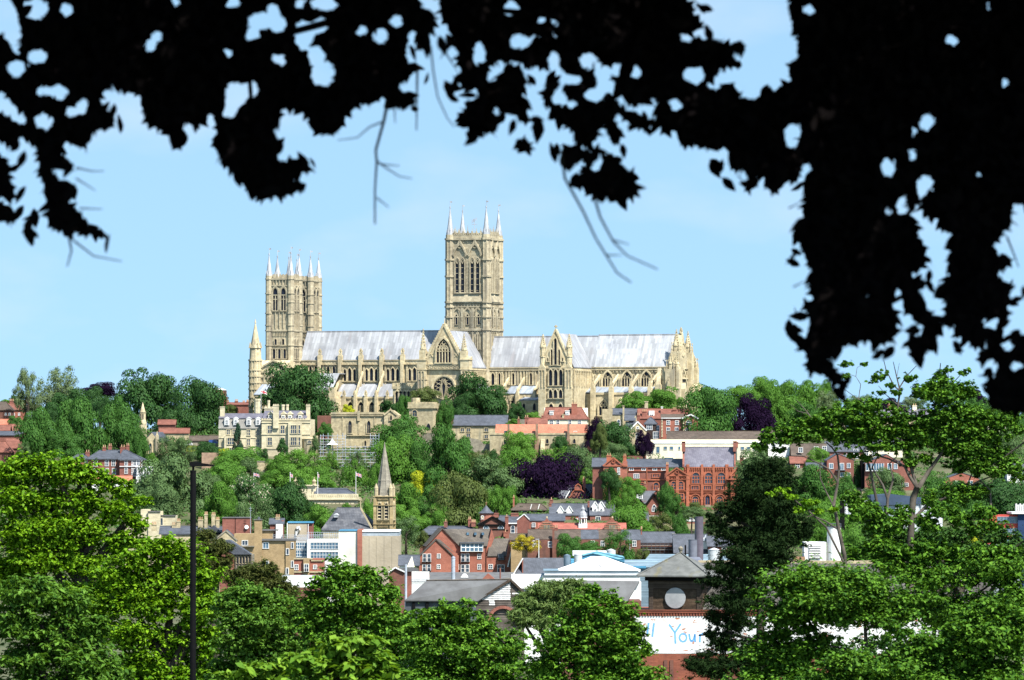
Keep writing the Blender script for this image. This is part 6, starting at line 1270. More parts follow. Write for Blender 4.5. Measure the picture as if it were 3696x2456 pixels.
 b = MB(); b.slab((B.u(1760), -1, B.z(1120)), (B.u(1870), -1, B.z(1130)), (B.u(1800), -3, B.z(1250)), (B.u(1765), -3, B.z(1250)), .2); b.slab((B.u(1860), 2, B.z(1078)), (B.u(1930), 2, B.z(1075)), (B.u(1880), .5, B.z(1180)), (B.u(1800), -1, B.z(1180)), .2); b.obj('side_roof', SLATE, B.root)
 b = MB(); b.rib([(B.u(1872), B.z(1128)), (B.u(1800), B.z(1252))], -2, -.8, .25); b.obj('roof_flashing', WHITE, B.root); B.box('left_wing', BRICKD, 1712, 1770, 1150, None, 1, 8); B.win(1952, 1250, 90, 16, -.8, lights=5, cross=0)
 B.chim(1742, 50, 1040, 1170, 3, BRICKO, 2, 1.6); B.chim(2008, 28, 1015, 1160, 1, BRICK, 2, 1.6); B.chim(2170, 36, 1080, 1130, 3, BRICK, 2, 1.4)
 B = Bld('victorian_villa', 'dark brick villa with steep black barge boards and white dormer', 'house', 'G', 780, Yof(1862), R(6))
 B.wallgy('wall', BRICK, 765, 910, 836, 1260, 1165, 0, 10); B.gy(SLATE, 752, 915, 836, 1272, 1162, 0, 10, .3); b = MB(); b.rib([(B.u(748), B.z(1275)), (B.u(836), B.z(1158)), (B.u(916), B.z(1268))], -.8, 0, .4); b.obj('barge_board', BLACK, B.root)
 B.box('left_wall', BRICK, 672, 765, 1225, None, 1.5, 10); b = MB(); b.slab((B.u(660), 4, B.z(1130)), (B.u(870), 4, B.z(1130)), (B.u(760), 1, B.z(1250)), (B.u(690), 1, B.z(1250)), .2); b.obj('left_roof', SLATE, B.root); b = MB(); b.rib([(B.u(664), B.z(1165)), (B.u(745), B.z(1255))], .6, 2, .4); b.obj('left_barge_board', BLACK, B.root)
 d = MB(); d.box(B.u(672, 1), B.u(728, 1), .5, 4, B.z(1205, 1), B.z(1150, 1)); d.ext([(B.u(660, 1), B.z(1150, 1)), (B.u(695, 1), B.z(1132, 1)), (B.u(735, 1), B.z(1150, 1))], .4, 4); do = d.obj('dormer', WHITE, B.root); B.win(708, 1185, 28, 36, .5, parent=do)
 B.win(838, 1292, 36, 60, 0, kind='pointed', lights=2); B.chim(880, 18, 1125, 1230, 3, BRICK, 1, 1.2); B.chim(752, 22, 1060, 1130, 6, BRICK, 1, 1.2); B.box('porch', BRICKD, 790, 880, 1355, None, -2, 0); B.win(836, 1390, 80, 44, -2, lights=5, cross=0)
 B = Bld('slate_outbuilding', 'low slate roofed brick outbuilding left of the villa behind bright shrubs', 'outbuilding', 'G', 735, Yof(1900)); B.wallgx('wall', BRICKD, 480, 775, 1405, 1338, 0, 7); B.gx(SLATE, 480, 778, 1415, 1336, 0, 7)
 for lab, x0, x1, y, Y_ in (('red brick retaining wall in front of the library lawn', 1180, 1560, 1292, 1838), ('low pale stone wall on the bank below the white car', 920, 1230, 1440, 1912), ('brick garden wall below the parked cars', 970, 1330, 1425, 1900)):
  W = Bld('garden_wall', lab, 'wall', 'G', (x0 + x1) / 2, Yof(Y_)); W.box('wall', STONE3 if 'stone' in lab else BRICK, x0, x1, y, None, 0, .6)
terraces()
def works():
 B = Bld('timber_shed', 'old shed with grey sheet roof and gable of peeling white and black boards', 'shed', 'J', 1000, 560, R(9))
 L = K * 560 / 3.294
 c0 = B.u(1240); apex = B.P(1650, 1045, 4.2)
 vG = 0
 b = MB(); gx0, gx1 = B.u(1245), B.u(1820); ga = B.u(1652); ze, za, ze2 = B.z(1290), B.z(1048), B.z(1205)
 b.ext([(gx0, -3), (gx0, ze), (ga, za), (gx1, ze2), (gx1, -3)], 0, .3); b.obj('gable_wall', WOODG, B.root)
 b = MB()
 rng = random.Random(4); zz = B.z(1440); k = 0
 while zz < za - .15:
  lo = gx0 + (ga - gx0) * max(0, (zz - ze) / (za - ze)); hi = gx1 - (gx1 - ga) * max(0, (zz - ze2) / (za - ze2)); row = k
  split = ga + .02; wl = zz > B.z(1290)
  b.extx([(-.02, zz), (-.10, zz), (-.03, zz + .17), (-.02, zz + .17)], lo + .02, hi - .02, 1)
  if wl: b.extx([(-.03, zz - .01), (-.13, zz - .01), (-.05, zz + .16), (-.03, zz + .16)], lo + .1 + rng.random() * .25, split - rng.random() * .06, 0)
  elif B.z(1345) < zz: b.extx([(-.03, zz - .01), (-.13, zz - .01), (-.05, zz + .16), (-.03, zz + .16)], B.u(1395) + rng.random() * .2, B.u(1470) - rng.random() * .2, 0)
  if abs(zz - B.z(1210)) < .12: b.extx([(-.03, zz), (-.14, zz), (-.05, zz + .16), (-.03, zz + .16)], B.u(1675), hi - .03, 0)
  zz += .185; k += 1
 b.obj('weatherboards', [mat('peeling_white_paint', (.74, .74, .74), (.66, .66, .65), 'board', .3, stain=(.3, .28, .25)), WOODG], B.root)
 b = MB(); b.rib([(gx0 - .3, ze - .15), (ga, za + .12), (gx1 + .2, ze2 - .1)], -.35, .1, .22); b.obj('barge_board', WOODD, B.root)
 e0 = B.P(385, 1278, -.3);
 b = MB(); x0 = B.u(385); x1 = B.u(1245)
 b.slab((x0, -.5, B.z(1276)), (x1 + .1, -.5, B.z(1284)), (ga, .0, za + .1), (B.u(655, 3), 3.0, B.z(1043, 3)), -.12)
 b.slab((B.u(655, 3), 3.0, B.z(1043, 3)), (ga, 0, za + .12), (gx1 + .2, 6, ze2), (B.u(1000), 9, ze2), -.12)
 b.obj('roof', mat('grey_sheet_roof', (.135, .138, .142), (.10, .10, .102), 'plain', 1.2, stain=(.085, .072, .06)), B.root)
 b = MB(); b.tube([(B.u(655, 3), 3.0, B.z(1041, 3)), (ga, 0, za + .15)], .1, 5); b.obj('ridge_cap', WOODG, B.root)
 b = MB(); b.box(B.u(405), x1, -.1, .1, -3, B.z(1290)); b.obj('side_wall', mat('blue_grey_boards', (.085, .10, .115), (.06, .07, .08), 'plain', 1), B.root)
 b = MB(); [b.box(B.u(x), B.u(x + 34), -.3, -.1, -3, B.z(1290)) for x in (485, 645, 805, 970, 1130)]; b.obj('post', BLACK, B.root); b = MB(); [b.box(B.u(x), B.u(x + 22), -.34, -.3, B.z(1370), B.z(1300)) for x in (1140, 1165)]; b.obj('shutter', WOODG, B.root)
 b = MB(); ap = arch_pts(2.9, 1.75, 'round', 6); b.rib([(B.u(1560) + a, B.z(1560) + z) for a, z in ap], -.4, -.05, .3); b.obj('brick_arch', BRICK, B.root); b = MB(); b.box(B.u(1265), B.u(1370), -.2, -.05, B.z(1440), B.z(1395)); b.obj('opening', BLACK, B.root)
 B = Bld('white_roofed_hall', 'large hall with bright white pyramid roof and a wing of blue skylights', 'hall', 'K', 600, 820)
 b = MB(); b.extx([(0, B.z(800)), (0, B.z(790)), (7, B.z(695)), (7, B.z(690)), (9, B.z(690)), (9, B.z(800))], B.u(15), B.u(500)); wing = b.obj('wing_roof', WHITE, B.root)
 b = MB()
 for k in range(5):
  x = 62 + k * 78; b.slab((B.u(x), 0.9 - .1, B.z(780)), (B.u(x + 32), .8, B.z(780)), (B.u(x + 42, 3), 3.2, B.z(744)), (B.u(x + 12, 3), 3.2, B.z(744)), -.15)
 b.obj('skylight', mat('blue_skylight', (.05, .09, .30), (.04, .07, .22), var=.05, rough=.2, spec=.5), wing)
 B.box('wall', WHITE, 30, 1100, 745, None, 1, 16); B.box('lower_band', WHITE, 275, 1090, 690, 742, .2, 16); B.box('upper_band', WHITE, 290, 1075, 655, 692, .8, 15)
 b = MB(); b.box(B.u(270), B.u(1095), 0, 16, B.z(694), B.z(689)); b.box(B.u(283), B.u(1080), .6, 15, B.z(657), B.z(651)); b.obj('gutter', BLUEG, B.root)
 B.hip(WHITE, 420, 1075, 685, 790, 650, 540, 2, 14, .3); b = MB(); b.tube([(B.u(690, 4), 6.5, B.z(545, 6)), (B.u(800, 2), 2, B.z(648, 2))], .06, 4); b.obj('ridge_cap', LEADW, B.root)
 b = MB(); b.add([(B.u(10), -.05, B.z(735)), (B.u(35), -.05, B.z(690)), (B.u(35), 7, B.z(690)), (B.u(10), 7, B.z(735))], [(0, 1, 2, 3)]); b.box(B.u(8), B.u(15), -.1, 7, -2, B.z(735)); b.obj('end_wall', BLUE, B.root)
 B = Bld('grey_works_roof', 'long stained grey roof between the white hall and the louvred clock turret', 'building', 'K', 790, 560)
 B.box('wall', BRICKD, 430, 1100, 905, None, 0, 8); b = MB(); b.slab((B.u(430), -.2, B.z(905)), (B.u(985), -.2, B.z(905)), (B.u(1090), 2.5, B.z(742)), (B.u(500), 2.5, B.z(735)), -.15); b.obj('roof', mat('grey_sheet_roof', (0, 0, 0)), B.root)
 B = Bld('blue_shed', 'small works building with light blue sheet roof and blue sides', 'shed', 'K', 740, 980)
 B.box('wall', BLUE, 512, 960, 556, None, 0, 12); b = MB(); b.ext([(B.u(605), B.z(560)), (B.u(605), B.z(530)), (B.u(735), B.z(502)), (B.u(960), B.z(548)), (B.u(960), B.z(575))], -.6, 12); b.obj('gable_wall', BLUE, B.root); b = MB(); b.slab((B.u(612), -.8, B.z(526)), (B.u(735), -.8, B.z(498)), (B.u(735), 12, B.z(498)), (B.u(612), 12, B.z(526)), .15); b.slab((B.u(735), -.8, B.z(498)), (B.u(958), -.8, B.z(545)), (B.u(958), 12, B.z(545)), (B.u(735), 12, B.z(498)), .15); b.slab((B.u(690), -1.0, B.z(503)), (B.u(735), -.9, B.z(498)), (B.u(960), -1, B.z(552)), (B.u(905), -1.2, B.z(552)), .12); b.obj('roof', CYAN, B.root)
 b = MB(); b.box(B.u(530), B.u(815), 6, 12, B.z(530), B.z(492)); b.obj('rear_wall', WHITE, B.root)
 def vat(x, w, y0, y1, Y, m, label, name='steel_vat', cat='tank', cap=True):
  V = Bld(name, label, cat, 'K', x, Y); r = K * Y / 2.32 * w / 2
  V.mesh('tank_body', m, lambda b: [b.ngon(0, r, V.z(y1), V.z(y0), r, r, 20), b.ngon(0, r, V.z(y0 + 4), V.z(y0), r * 1.04, r * 1.04, 20), b.ngon(0, r, -2, V.z(y1), r * .9, r * .9, 12)] + ([b.ngon(0, r, V.z(y0), V.z(y0) + r * .3, r * .9, r * .1, 20)] if cap else []))
 vat(480, 58, 522, 628, 900, mat('blue_steel', (.16, .22, .28), (.12, .17, .22), rough=.4, spec=.5), 'dark blue steel vat at the left of the blue shed')
 vat(572, 68, 515, 592, 905, mat('bright_steel', (.55, .58, .60), (.48, .51, .53), rough=.35, spec=.5), 'bright steel vat right of the dark blue vat')
 vat(847, 80, 480, 525, 1010, mat('bright_steel', (0, 0, 0)), 'wide silver vat behind the light blue roof')
 vat(1712, 102, 475, 568, 900, mat('bright_steel', (0, 0, 0)), 'wide silver drum vent right of the tall flues', 'steel_drum')
 vat(1533, 74, 392, 560, 880, mat('grey_flue_steel', (.17, .18, .22), (.13, .135, .17), rough=.4, spec=.4), 'shorter grey flue stack in front of the tall flue', 'flue_stack', 'flue', False)
 vat(1585, 72, 198, 560, 890, mat('violet_flue_steel', (.135, .115, .145), (.10, .085, .11), rough=.4, spec=.4), 'tall dark violet flue stack rising above the works', 'flue_stack', 'flue', False)
 V = Bld('flue_hood', 'sloping steel hood at the foot of the two flues', 'hood', 'K', 1540, 875); V.mesh('hood', mat('grey_flue_steel', (0, 0, 0)), lambda b: b.add([(V.u(1470), -2, V.z(580)), (V.u(1625), -2, V.z(580)), (V.u(1625), 2.5, V.z(580)), (V.u(1470), 2.5, V.z(580)), (V.u(1500), 0, V.z(538)), (V.u(1590), 0, V.z(538)), (V.u(1590), 2, V.z(538)), (V.u(1500), 2, V.z(538)), (V.u(1470), -2, -2), (V.u(1625), -2, -2), (V.u(1625), 2.5, -2), (V.u(1470), 2.5, -2)], [(0, 1, 5, 4), (1, 2, 6, 5), (2, 3, 7, 6), (3, 0, 4, 7), (4, 5, 6, 7), (8, 9, 1, 0), (9, 10, 2, 1), (10, 11, 3, 2), (11, 8, 0, 3)]))
 V = Bld('thin_flue', 'thin black flue pipe left of the flue stacks', 'pipe', 'K', 1470, 880); V.mesh('pipe', BLACK, lambda b: [b.tube([(0, 0, -2), (0, 0, V.z(445))], .13, 8), b.ngon(0, 0, V.z(455), V.z(435), .16, .1, 8)])
 B = Bld('long_blue_roof', 'long pale blue grey industrial roof behind the louvred clock turret', 'building', 'K', 1400, 1020); B.box('wall', BLUEG, 960, 1880, 632, None, 0, 12); b = MB(); b.slab((B.u(1085), -.3, B.z(620)), (B.u(1880), -.3, B.z(620)), (B.u(1880), 8, B.z(512, 8)), (B.u(1180), 8, B.z(512, 8)), -.2); b.slab((B.u(958), -.5, B.z(612)), (B.u(1140), -.5, B.z(610)), (B.u(1140), 4, B.z(558, 4)), (B.u(958), 4, B.z(560, 4)), -.2); b.obj('roof', BLUEG, B.root)
 b = MB(); b.box(B.u(958), B.u(1140), -.7, -.4, B.z(630), B.z(612)); b.obj('fascia', BLUE, B.root)
 for x, y0, lab in ((243, 390, 'white lamp column beside the yellow shrub'), (1005, 380, 'pale street lamp column before the terrace row')):
  V = Bld('street_lamp', lab, 'street lamp', 'K', x, 1455); V.mesh('pole', WHITE if x < 500 else STEEL, lambda b: b.tube([(0, 0, V.z(560)), (0, 0, V.z(y0))], [.12, .08], 6)); V.mesh('lamp_head', STEEL, lambda b: b.box(-.9, .1, -.12, .12, V.z(y0), V.z(y0) + .15))
 B = Bld('louvred_turret', 'square black louvred turret with a blank round dial and a pyramid roof', 'turret', 'K', 1330, 480, R(-14))
 v = 0; z = lambda y: B.z(y, v); xl, xr = B.u(1170), B.u(1600); hw = (xr - xl) / 2; xm = (xl + xr) / 2; D = 2 * hw
 b = MB(); b.box(xl, xr, .12, D, z(1000), z(690)); b.obj('turret_wall', WOODD, B.root)
 b = MB(); zr = z(505); e = .95; ze = z(690)
 b.add([(xl - e, -e, ze), (xr + e, -e, ze), (xr + e, D + e, ze), (xl - e, D + e, ze), (xm, D / 2, zr), (xl - e, -e, ze - .12), (xr + e, -e, ze - .12), (xr + e, D + e, ze - .12), (xl - e, D + e, ze - .12)], [(0, 1, 4), (1, 2, 4), (2, 3, 4), (3, 0, 4), (5, 6, 1, 0), (6, 7, 2, 1), (7, 8, 3, 2), (8, 5, 0, 3), (8, 7, 6, 5)])
 b.tube([(xl - e, -e, ze + .03), (xm, D / 2, zr + .05), (xr + e, -e, ze + .03)], .07, 6); b.obj('roof', mat('lichened_lead', (.17, .175, .17), (.12, .125, .12), 'plain', .6, stain=(.17, .15, .07)), B.root)
 b = MB(); b.ngon(xm, D / 2, zr - .1, zr + .25, .12, .16, 8); b.ngon(xm, D / 2, zr + .25, zr + .42, .2, .24, 10); b.ngon(xm, D / 2, zr + .42, zr + .6, .24, .05, 10); b.obj('finial', STONED, B.root)
 b = MB(); b.box(xl - .35, xr + .35, -.35, D + .35, z(735), z(700)); b.obj('eaves', BLACK, B.root)
 for i, M in enumerate((Matrix.Identity(4), Matrix.Translation((xr, 0, 0)) @ Matrix.Rotation(R(90), 4, 'Z') @ Matrix.Translation((-xl, 0, 0)), Matrix.Translation((xl, D, 0)) @ Matrix.Rotation(R(-90), 4, 'Z') @ Matrix.Translation((-xl, 0, 0)))):
  b = MB(); b.M = M; n = 17
  for k in range(n):
   zz = z(975) + (z(805) - z(975)) * k / n; hh = (z(805) - z(975)) / n
   b.extx([(.1, zz), (-.06, zz), (.04, zz + hh * 1.05), (.1, zz + hh)], xl + .35, xr - .35)
  b.obj('louvre_panel', mat('brown_louvres', (.15, .10, .065), (.085, .058, .038), 'board', .3), B.root)
  b = MB(); b.M = M
  for xx in (xl + .18, xr - .35): b.box(xx, xx + .17, -.12, .12, z(985), z(802))
  b.box(xl, xr, -.14, .12, z(800), z(735)); b.box(xl, xl + .2, -.1, .12, z(990), z(800)); b.box(xr - .2, xr, -.1, .12, z(990), z(800)); b.obj('frame', WOODD, B.root)
 b = MB(); zc = z(880); r = .0106 * 88; b.M = Matrix.Translation((xm + .05, -.16, zc)) @ Matrix.Rotation(R(90), 4, 'X'); b.ngon(0, 0, 0, .08, r, r, 40); b.ngon(0, 0, .08, .1, r * .96, r * .96, 40); b.obj('dial', mat('weathered_dial', (.36, .37, .38), (.30, .31, .32), 'plain', .4, rough=.7), B.root)
 b = MB(); b.box(xl - .2, xr + .2, -.25, D + .2, z(990), z(980)); b.obj('sill', STONED, B.root)
 B = Bld('brick_works_wall', 'red brick works wall with a peeling white painted band lettered in blue', 'building', 'K', 1500, 479, R(-4))
 x0, x1 = B.u(1040), B.u(4050); b = MB(); b.box(x0, x1, 0, 12, -3, B.z(985)); b.obj('wall', mat('old_red_brick', (.30, .10, .06), (.20, .07, .05), 'brick', 1.0, stain=(.10, .06, .05)), B.root)
 b = MB(); b.box(x0 - .1, x1, -.14, 0, B.z(1003), B.z(988)); b.box(x0 - .1, x1, -.2, 0, B.z(985), B.z(978))
 for k in range(int((x1 - x0) / .25)): b.box(x0 + k * .25, x0 + k * .25 + .12, -.12, 0, B.z(1030), B.z(1010))
 b.obj('brick_cornice', mat('old_red_brick', (0, 0, 0)), B.root)
 m = mat('peeling_white_band', (.80, .80, .79), (.74, .74, .73), 'brick', 1.0, var=.04)
 t = m.node_tree; bs = t.nodes['Principled BSDF']; co = t.nodes.new('ShaderNodeTexCoord').outputs['Object']; old = bs.inputs['Base Color'].links[0].from_socket
 t.links.new(mix(t, noise(t, co, 1.1, 8, .60, .64, (1, 1, 2.4)), old, (.36, .15, .09)), bs.inputs['Base Color'])
 b = MB(); b.box(x0, x1, -.02, .1, B.z(1345), B.z(1033)); band = b.obj('painted_band', m, B.root)
 PB = mat('blue_sign_paint', (.12, .33, .66), (.20, .42, .72), var=.1)
 def stroke(pts, w=.17):
  b = MB(); b.rib([(B.u(x), B.z(y)) for x, y in pts], -.028, -.021, w); return b
 def letter(strokes):
  b = MB()
  for s_ in strokes: q = stroke(s_); b.add(q.v, q.f)
  b.obj('letter', PB, band)
 oval = lambda cx, cy, rx, ry: [(cx + rx * math.cos(q), cy + ry * math.sin(q)) for q in np.linspace(0, 2 * math.pi, 17)]
 letter([[(1163, 1088), (1150, 1195)]]); letter([[(1207, 1090), (1193, 1205)]])
 letter([[(1333, 1100), (1382, 1170)], [(1432, 1095), (1382, 1170), (1387, 1262)]]); letter([oval(1450, 1212, 30, 34)])
 letter([[(1502, 1180), (1507, 1225), (1522, 1245), (1540, 1225), (1549, 1185)], [(1549, 1180), (1552, 1248)]]); letter([[(1592, 1180), (1590, 1250)], [(1590, 1200), (1605, 1180), (1622, 1182)]])
 b = MB(); [b.box(B.u(x), B.u(x + 30), -.1, .05, -3, B.z(1400)) for x in (1290, 1340)]; b.obj('downpipe', BRICKD, B.root)
 b = MB(); zt = B.z(985); b.slab((B.u(1610), 1, B.z(985)), (x1, 1, B.z(985)), (x1, 6, B.z(600)), (B.u(1570), 6, B.z(585)), -.2); b.obj('roof', mat('stained_sheet_roof', (.13, .122, .115), (.08, .075, .07), 'corr', 1.0, stain=(.05, .045, .04)), B.root)
 b = MB(); b.box(B.u(1560), x1, 5.9, 6.2, B.z(600), B.z(575)); b.obj('ridge_tiles', STONE3, B.root)
works()
def right_side():
 def flats(x0, x1, xa, ye, ya, yb, Y, m, label, ws, d=14, v0=0):
  B = Bld('brick_flats', label, 'flats', 'H', (x0 + x1) / 2, Y); B.wallgy('wall', m, x0, x1, xa, ye, ya, 0, d); B.gy(SLATE, x0 - 4, x1 + 4, xa, ye, ya - 3, .5, d, .2)
  for x, y, w, h in ws: B.win(x, y, w, h, 0, lights=2, cross=0, gm=GLASSB)
  return B
 B = flats(565, 755, 640, 830, 785, 1000, Yof(1760), BRICK, 'brick flats with small balcony seen through the left stems of the big tree', ((596, 868, 24, 34), (672, 872, 24, 44), (720, 865, 20, 30), (675, 930, 24, 26), (720, 930, 20, 26)))
 b = MB(); b.box(B.u(625), B.u(695), -1.2, 0, B.z(900), B.z(895)); [b.box(B.u(625 + k * 9), B.u(625 + k * 9) + .06, -1.2, -1.15, B.z(896), B.z(878)) for k in range(8)]; b.obj('balcony', GREYD, B.root)
 B.box('left_wall', BRICK, 425, 570, 880, None, 2, 10); B.gx(SLATE, 420, 572, 882, 850, 2, 10, .1, part='left_roof')
 B = flats(832, 1085, 985, 850, 790, 1040, Yof(1775), BRICK, 'wide brick flats with glazed corner behind the middle of the big tree', ((1010, 872, 26, 40), (1052, 870, 20, 34), (1052, 935, 20, 26), (1010, 935, 20, 26)), 16)
 B.box('right_wall', BRICK, 1085, 1180, 830, None, .4, 12); B.win(1120, 1000, 40, 20, .4); b = MB(); b.box(B.u(838), B.u(965), -.8, 0, B.z(900), B.z(850)); g = b.obj('glazed_corner', GLASSB, B.root); b = MB(); [b.box(B.u(838 + k * 18), B.u(838 + k * 18) + .12, -.95, -.8, B.z(902), B.z(848)) for k in range(8)]; b.box(B.u(836), B.u(968), -.95, -.8, B.z(904), B.z(898)); b.obj('glazing_bar', WHITE, g)
 B.box('dark_side', BLACK, 812, 836, 830, None, 1, 12)
 B = flats(1400, 1640, 1520, 960, 920, 1010, Yof(1755), BRICKO, 'low brick building with dark windows behind the right branches', ((1480, 985, 40, 20), (1580, 985, 30, 20)))
 B = Bld('pale_gatehouse', 'small pale block between the two groups of brick flats', 'building', 'H', 835, Yof(1785)); B.box('wall', STONE3, 812, 860, 1040, None, 0, 6); B.box('roof', FELT, 808, 864, 1034, 1041, -.2, 6.2)
 def house(x0, x1, ye, yr, Y, wm, rm, label, ws=(), chims=(), d=9, name='house'):
  B = Bld(name, label, 'house', 'H', (x0 + x1) / 2, Y); B.wallgx('wall', wm, x0, x1, ye, yr, 0, d); B.gx(rm, x0, x1, ye, yr, 0, d)
  for x, y in ws: B.win(x, y, 26, 30, 0)
  for c in chims: B.chim(c[0], c[1], c[2], yr + 4, d / 2, CREAM if len(c) > 3 else BRICK, 2)
 house(150, 300, 690, 620, Yof(1655), WHITE, TILEB, 'white house with brown roof right of the white college', ((190, 730),))
 house(318, 560, 800, 715, Yof(1665), BRICKD, TILEB, 'dark tiled mansard house with white dormers behind the left twigs', ((380, 755), (490, 748), (548, 745)))
 house(310, 425, 850, 805, Yof(1690), BRICKD, TILER, 'small red tiled cottage right of the dark pine', ((358, 865),))
 house(560, 830, 765, 700, Yof(1660), BRICK, SLATE, 'brick terrace with white windows behind the centre of the big tree', ((700, 800), (770, 765), (780, 800)))
 house(820, 1100, 740, 680, Yof(1655), CREAM, SLATE, 'cream terrace with dark windows behind the big tree', ((845, 775), (900, 775)))
 house(380, 700, 560, 500, 1770, CREAM, TILEB, 'cream house on the ridge right of the purple beech', ((400, 570),), ((305, 18, 470, 1), (430, 20, 475, 1)))
 house(870, 1280, 530, 475, 1790, STONE3, SLATEP, 'large stone villa with pale grey roof and stacks on the right ridge', (), ((1015, 40, 435), (1185, 30, 440, 1)))
 house(1890, 2000, 850, 800, Yof(1640), BRICK, TILER, 'red roofed house at the right edge of the slope')
 house(1840, 1990, 905, 855, Yof(1745), WHITE, SLATE, 'white gabled house under a slate roof at the right edge', ((1880, 940),))
 house(1700, 1830, 560, 520, 1780, CREAM, SLATE, 'pale house on the right ridge under the hanging dark leaves')
 B = Bld('modern_hall', 'grey blue modern hall with a dark slanting roof behind the bare trunk', 'hall', 'H', 1040, 1420)
 B.box('wall', mat('pale_blue_cladding', (.46, .54, .62), (.42, .50, .58), 'board', 2, var=.05), 885, 1220, 1130, None, 0, 14); B.box('white_panel', mat('white_cladding', (.66, .70, .74), (.62, .66, .70), 'board', 2, var=.04), 1050, 1215, 1140, None, -.4, 0)
 b = MB(); b.add([(B.u(875), -.8, B.z(1075)), (B.u(1010), -.8, B.z(1065)), (B.u(1230), -.8, B.z(1090)), (B.u(1230), -.8, B.z(1135)), (B.u(875), -.8, B.z(1150)), (B.u(875), 14, B.z(1075)), (B.u(1010), 14, B.z(1065)), (B.u(1230), 14, B.z(1090)), (B.u(1230), 14, B.z(1135)), (B.u(875), 14, B.z(1150))], [(0, 1, 2, 3, 4), (0, 5, 6, 1), (1, 6, 7, 2), (4, 3, 8, 9), (2, 7, 8, 3), (0, 4, 9, 5)]); b.obj('roof', mat('dark_blue_roof', (.06, .09, .14), (.05, .075, .12), var=.05), B.root)
 for x, y0, y1, r in [(700 + k * 26, 1210, 1112, .75) for k in range(6)] + [(1240 + k * 24, 1400, 1140 + k * 6, .8) for k in range(6)]:
  b = MB(); b.ngon(B.u(x, 4), 4, B.z(y0), B.z(y1), r, r, 10); b.obj('vent_cowl', mat('white_cladding', (0, 0, 0)), B.root)
 B.box('left_wall', BLACK, 668, 690, 1115, None, 2, 10)
 B = Bld('red_banded_offices', 'modern offices with red bands and ribbon windows at the right edge', 'office', 'H', 1850, 1400)
 B.box('wall', mat('red_cladding', (.55, .09, .07), (.50, .08, .06), var=.05), 1700, 1925, 1215, None, 0, 14); [B.win(1845, y, 140, 40, 0, fm=GREY, gm=GLASSB, lights=7, cross=1) for y in (1250, 1330, 1400)]
 B.box('dark_tower', mat('dark_blue_cladding', (.03, .06, .14), (.025, .05, .12), var=.05), 1915, 2010, 1205, None, -1, 12); b = MB(); b.box(B.u(1865), B.u(2010), -2, 12, B.z(1206), B.z(1192)); [b.box(B.u(1905 + k * 14), B.u(1914 + k * 14), 2, 4, B.z(1192), B.z(1135 + (k % 2) * 8)) for k in range(6)]; b.obj('roof_fins', WHITE, B.root)
 b = MB(); b.box(B.u(1690), B.u(1930), -4, 0, -2, B.z(1420)); b.obj('podium', GREY, B.root)
 B = Bld('louvred_plant_building', 'small white plant building with louvred front and a round white silo', 'building', 'L', 920, 900)
 B.box('wall', WHITE, 795, 952, 350, None, 0, 6); b = MB(); [b.extx([(-.25, B.z(375 + k * 12) - .1), (-.02, B.z(375 + k * 12) + .05), (-.02, B.z(375 + k * 12) - .1)], B.u(828), B.u(910)) for k in range(8)]; b.obj('louvre', WHITE, B.root)
 b = MB(); b.box(B.u(826), B.u(912), -.04, -.02, B.z(470), B.z(370)); b.obj('louvre_recess', GREYD, B.root); b = MB(); b.ngon(B.u(1008), 1, -2, B.z(240), 1.15, 1.15, 20); si = b.obj('silo', WHITE, B.root); b = MB(); b.ngon(B.u(1008), 1, B.z(240), B.z(236), 1.3, 1.3, 20); [b.tube([(B.u(1008) + 1.2 * math.cos(q), 1 + 1.2 * math.sin(q), B.z(236)), (B.u(1008) + 1.2 * math.cos(q), 1 + 1.2 * math.sin(q), B.z(218))], .03, 4) for q in np.linspace(0, 6.28, 14)]; b.ngon(B.u(1008), 1, B.z(222), B.z(218), 1.22, 1.22, 20); b.obj('silo_railing', GREYD, si)
 B.box('side_wall', mat('rusty_panel', (.40, .24, .14), (.28, .16, .10)), 720, 800, 455, None, -.5, 4); b = MB(); b.slab((B.u(640), -.6, B.z(500)), (B.u(960), -.6, B.z(500)), (B.u(960), 5, B.z(470)), (B.u(640), 5, B.z(470)), -.2); b.obj('low_roof', FELT, B.root)
right_side()
def leaf_mesh(name, P, N, T, L, W, mats, fold=.12):
 """one small folded leaf face per row: position, normal, direction, length, width"""
 n = len(P); N = N / (np.linalg.norm(N, axis=1, keepdims=True) + 1e-9)
 T = T - N * np.sum(T * N, axis=1, keepdims=True); T /= (np.linalg.norm(T, axis=1, keepdims=True) + 1e-9)
 S = np.cross(N, T); L = np.broadcast_to(np.asarray(L, float), (n,))[:, None]; W = np.broadcast_to(np.asarray(W, float), (n,))[:, None]
 V = np.stack([P - T * L * .5, P + S * W * .5 - T * L * .05 + N * L * fold, P + T * L * .5 - N * L * fold * .5, P - S * W * .5 - T * L * .05 + N * L * fold], 1).reshape(-1, 3)
 me = bpy.data.meshes.new(name)
 me.vertices.add(4 * n); me.vertices.foreach_set('co', V.astype(np.float32).ravel())
 me.loops.add(4 * n); me.loops.foreach_set('vertex_index', np.arange(4 * n, dtype=np.int32))
 me.polygons.add(n); me.polygons.foreach_set('loop_start', np.arange(0, 4 * n, 4, dtype=np.int32)); me.polygons.foreach_set('loop_total', np.full(n, 4, dtype=np.int32))
 for m in (mats if isinstance(mats, (list, tuple)) else [mats]): me.materials.append(m)
 me.update(calc_edges=True)
 return me
def sph(rng, n):
 v = rng.normal(size=(n, 3)); return v / np.linalg.norm(v, axis=1, keepdims=True)
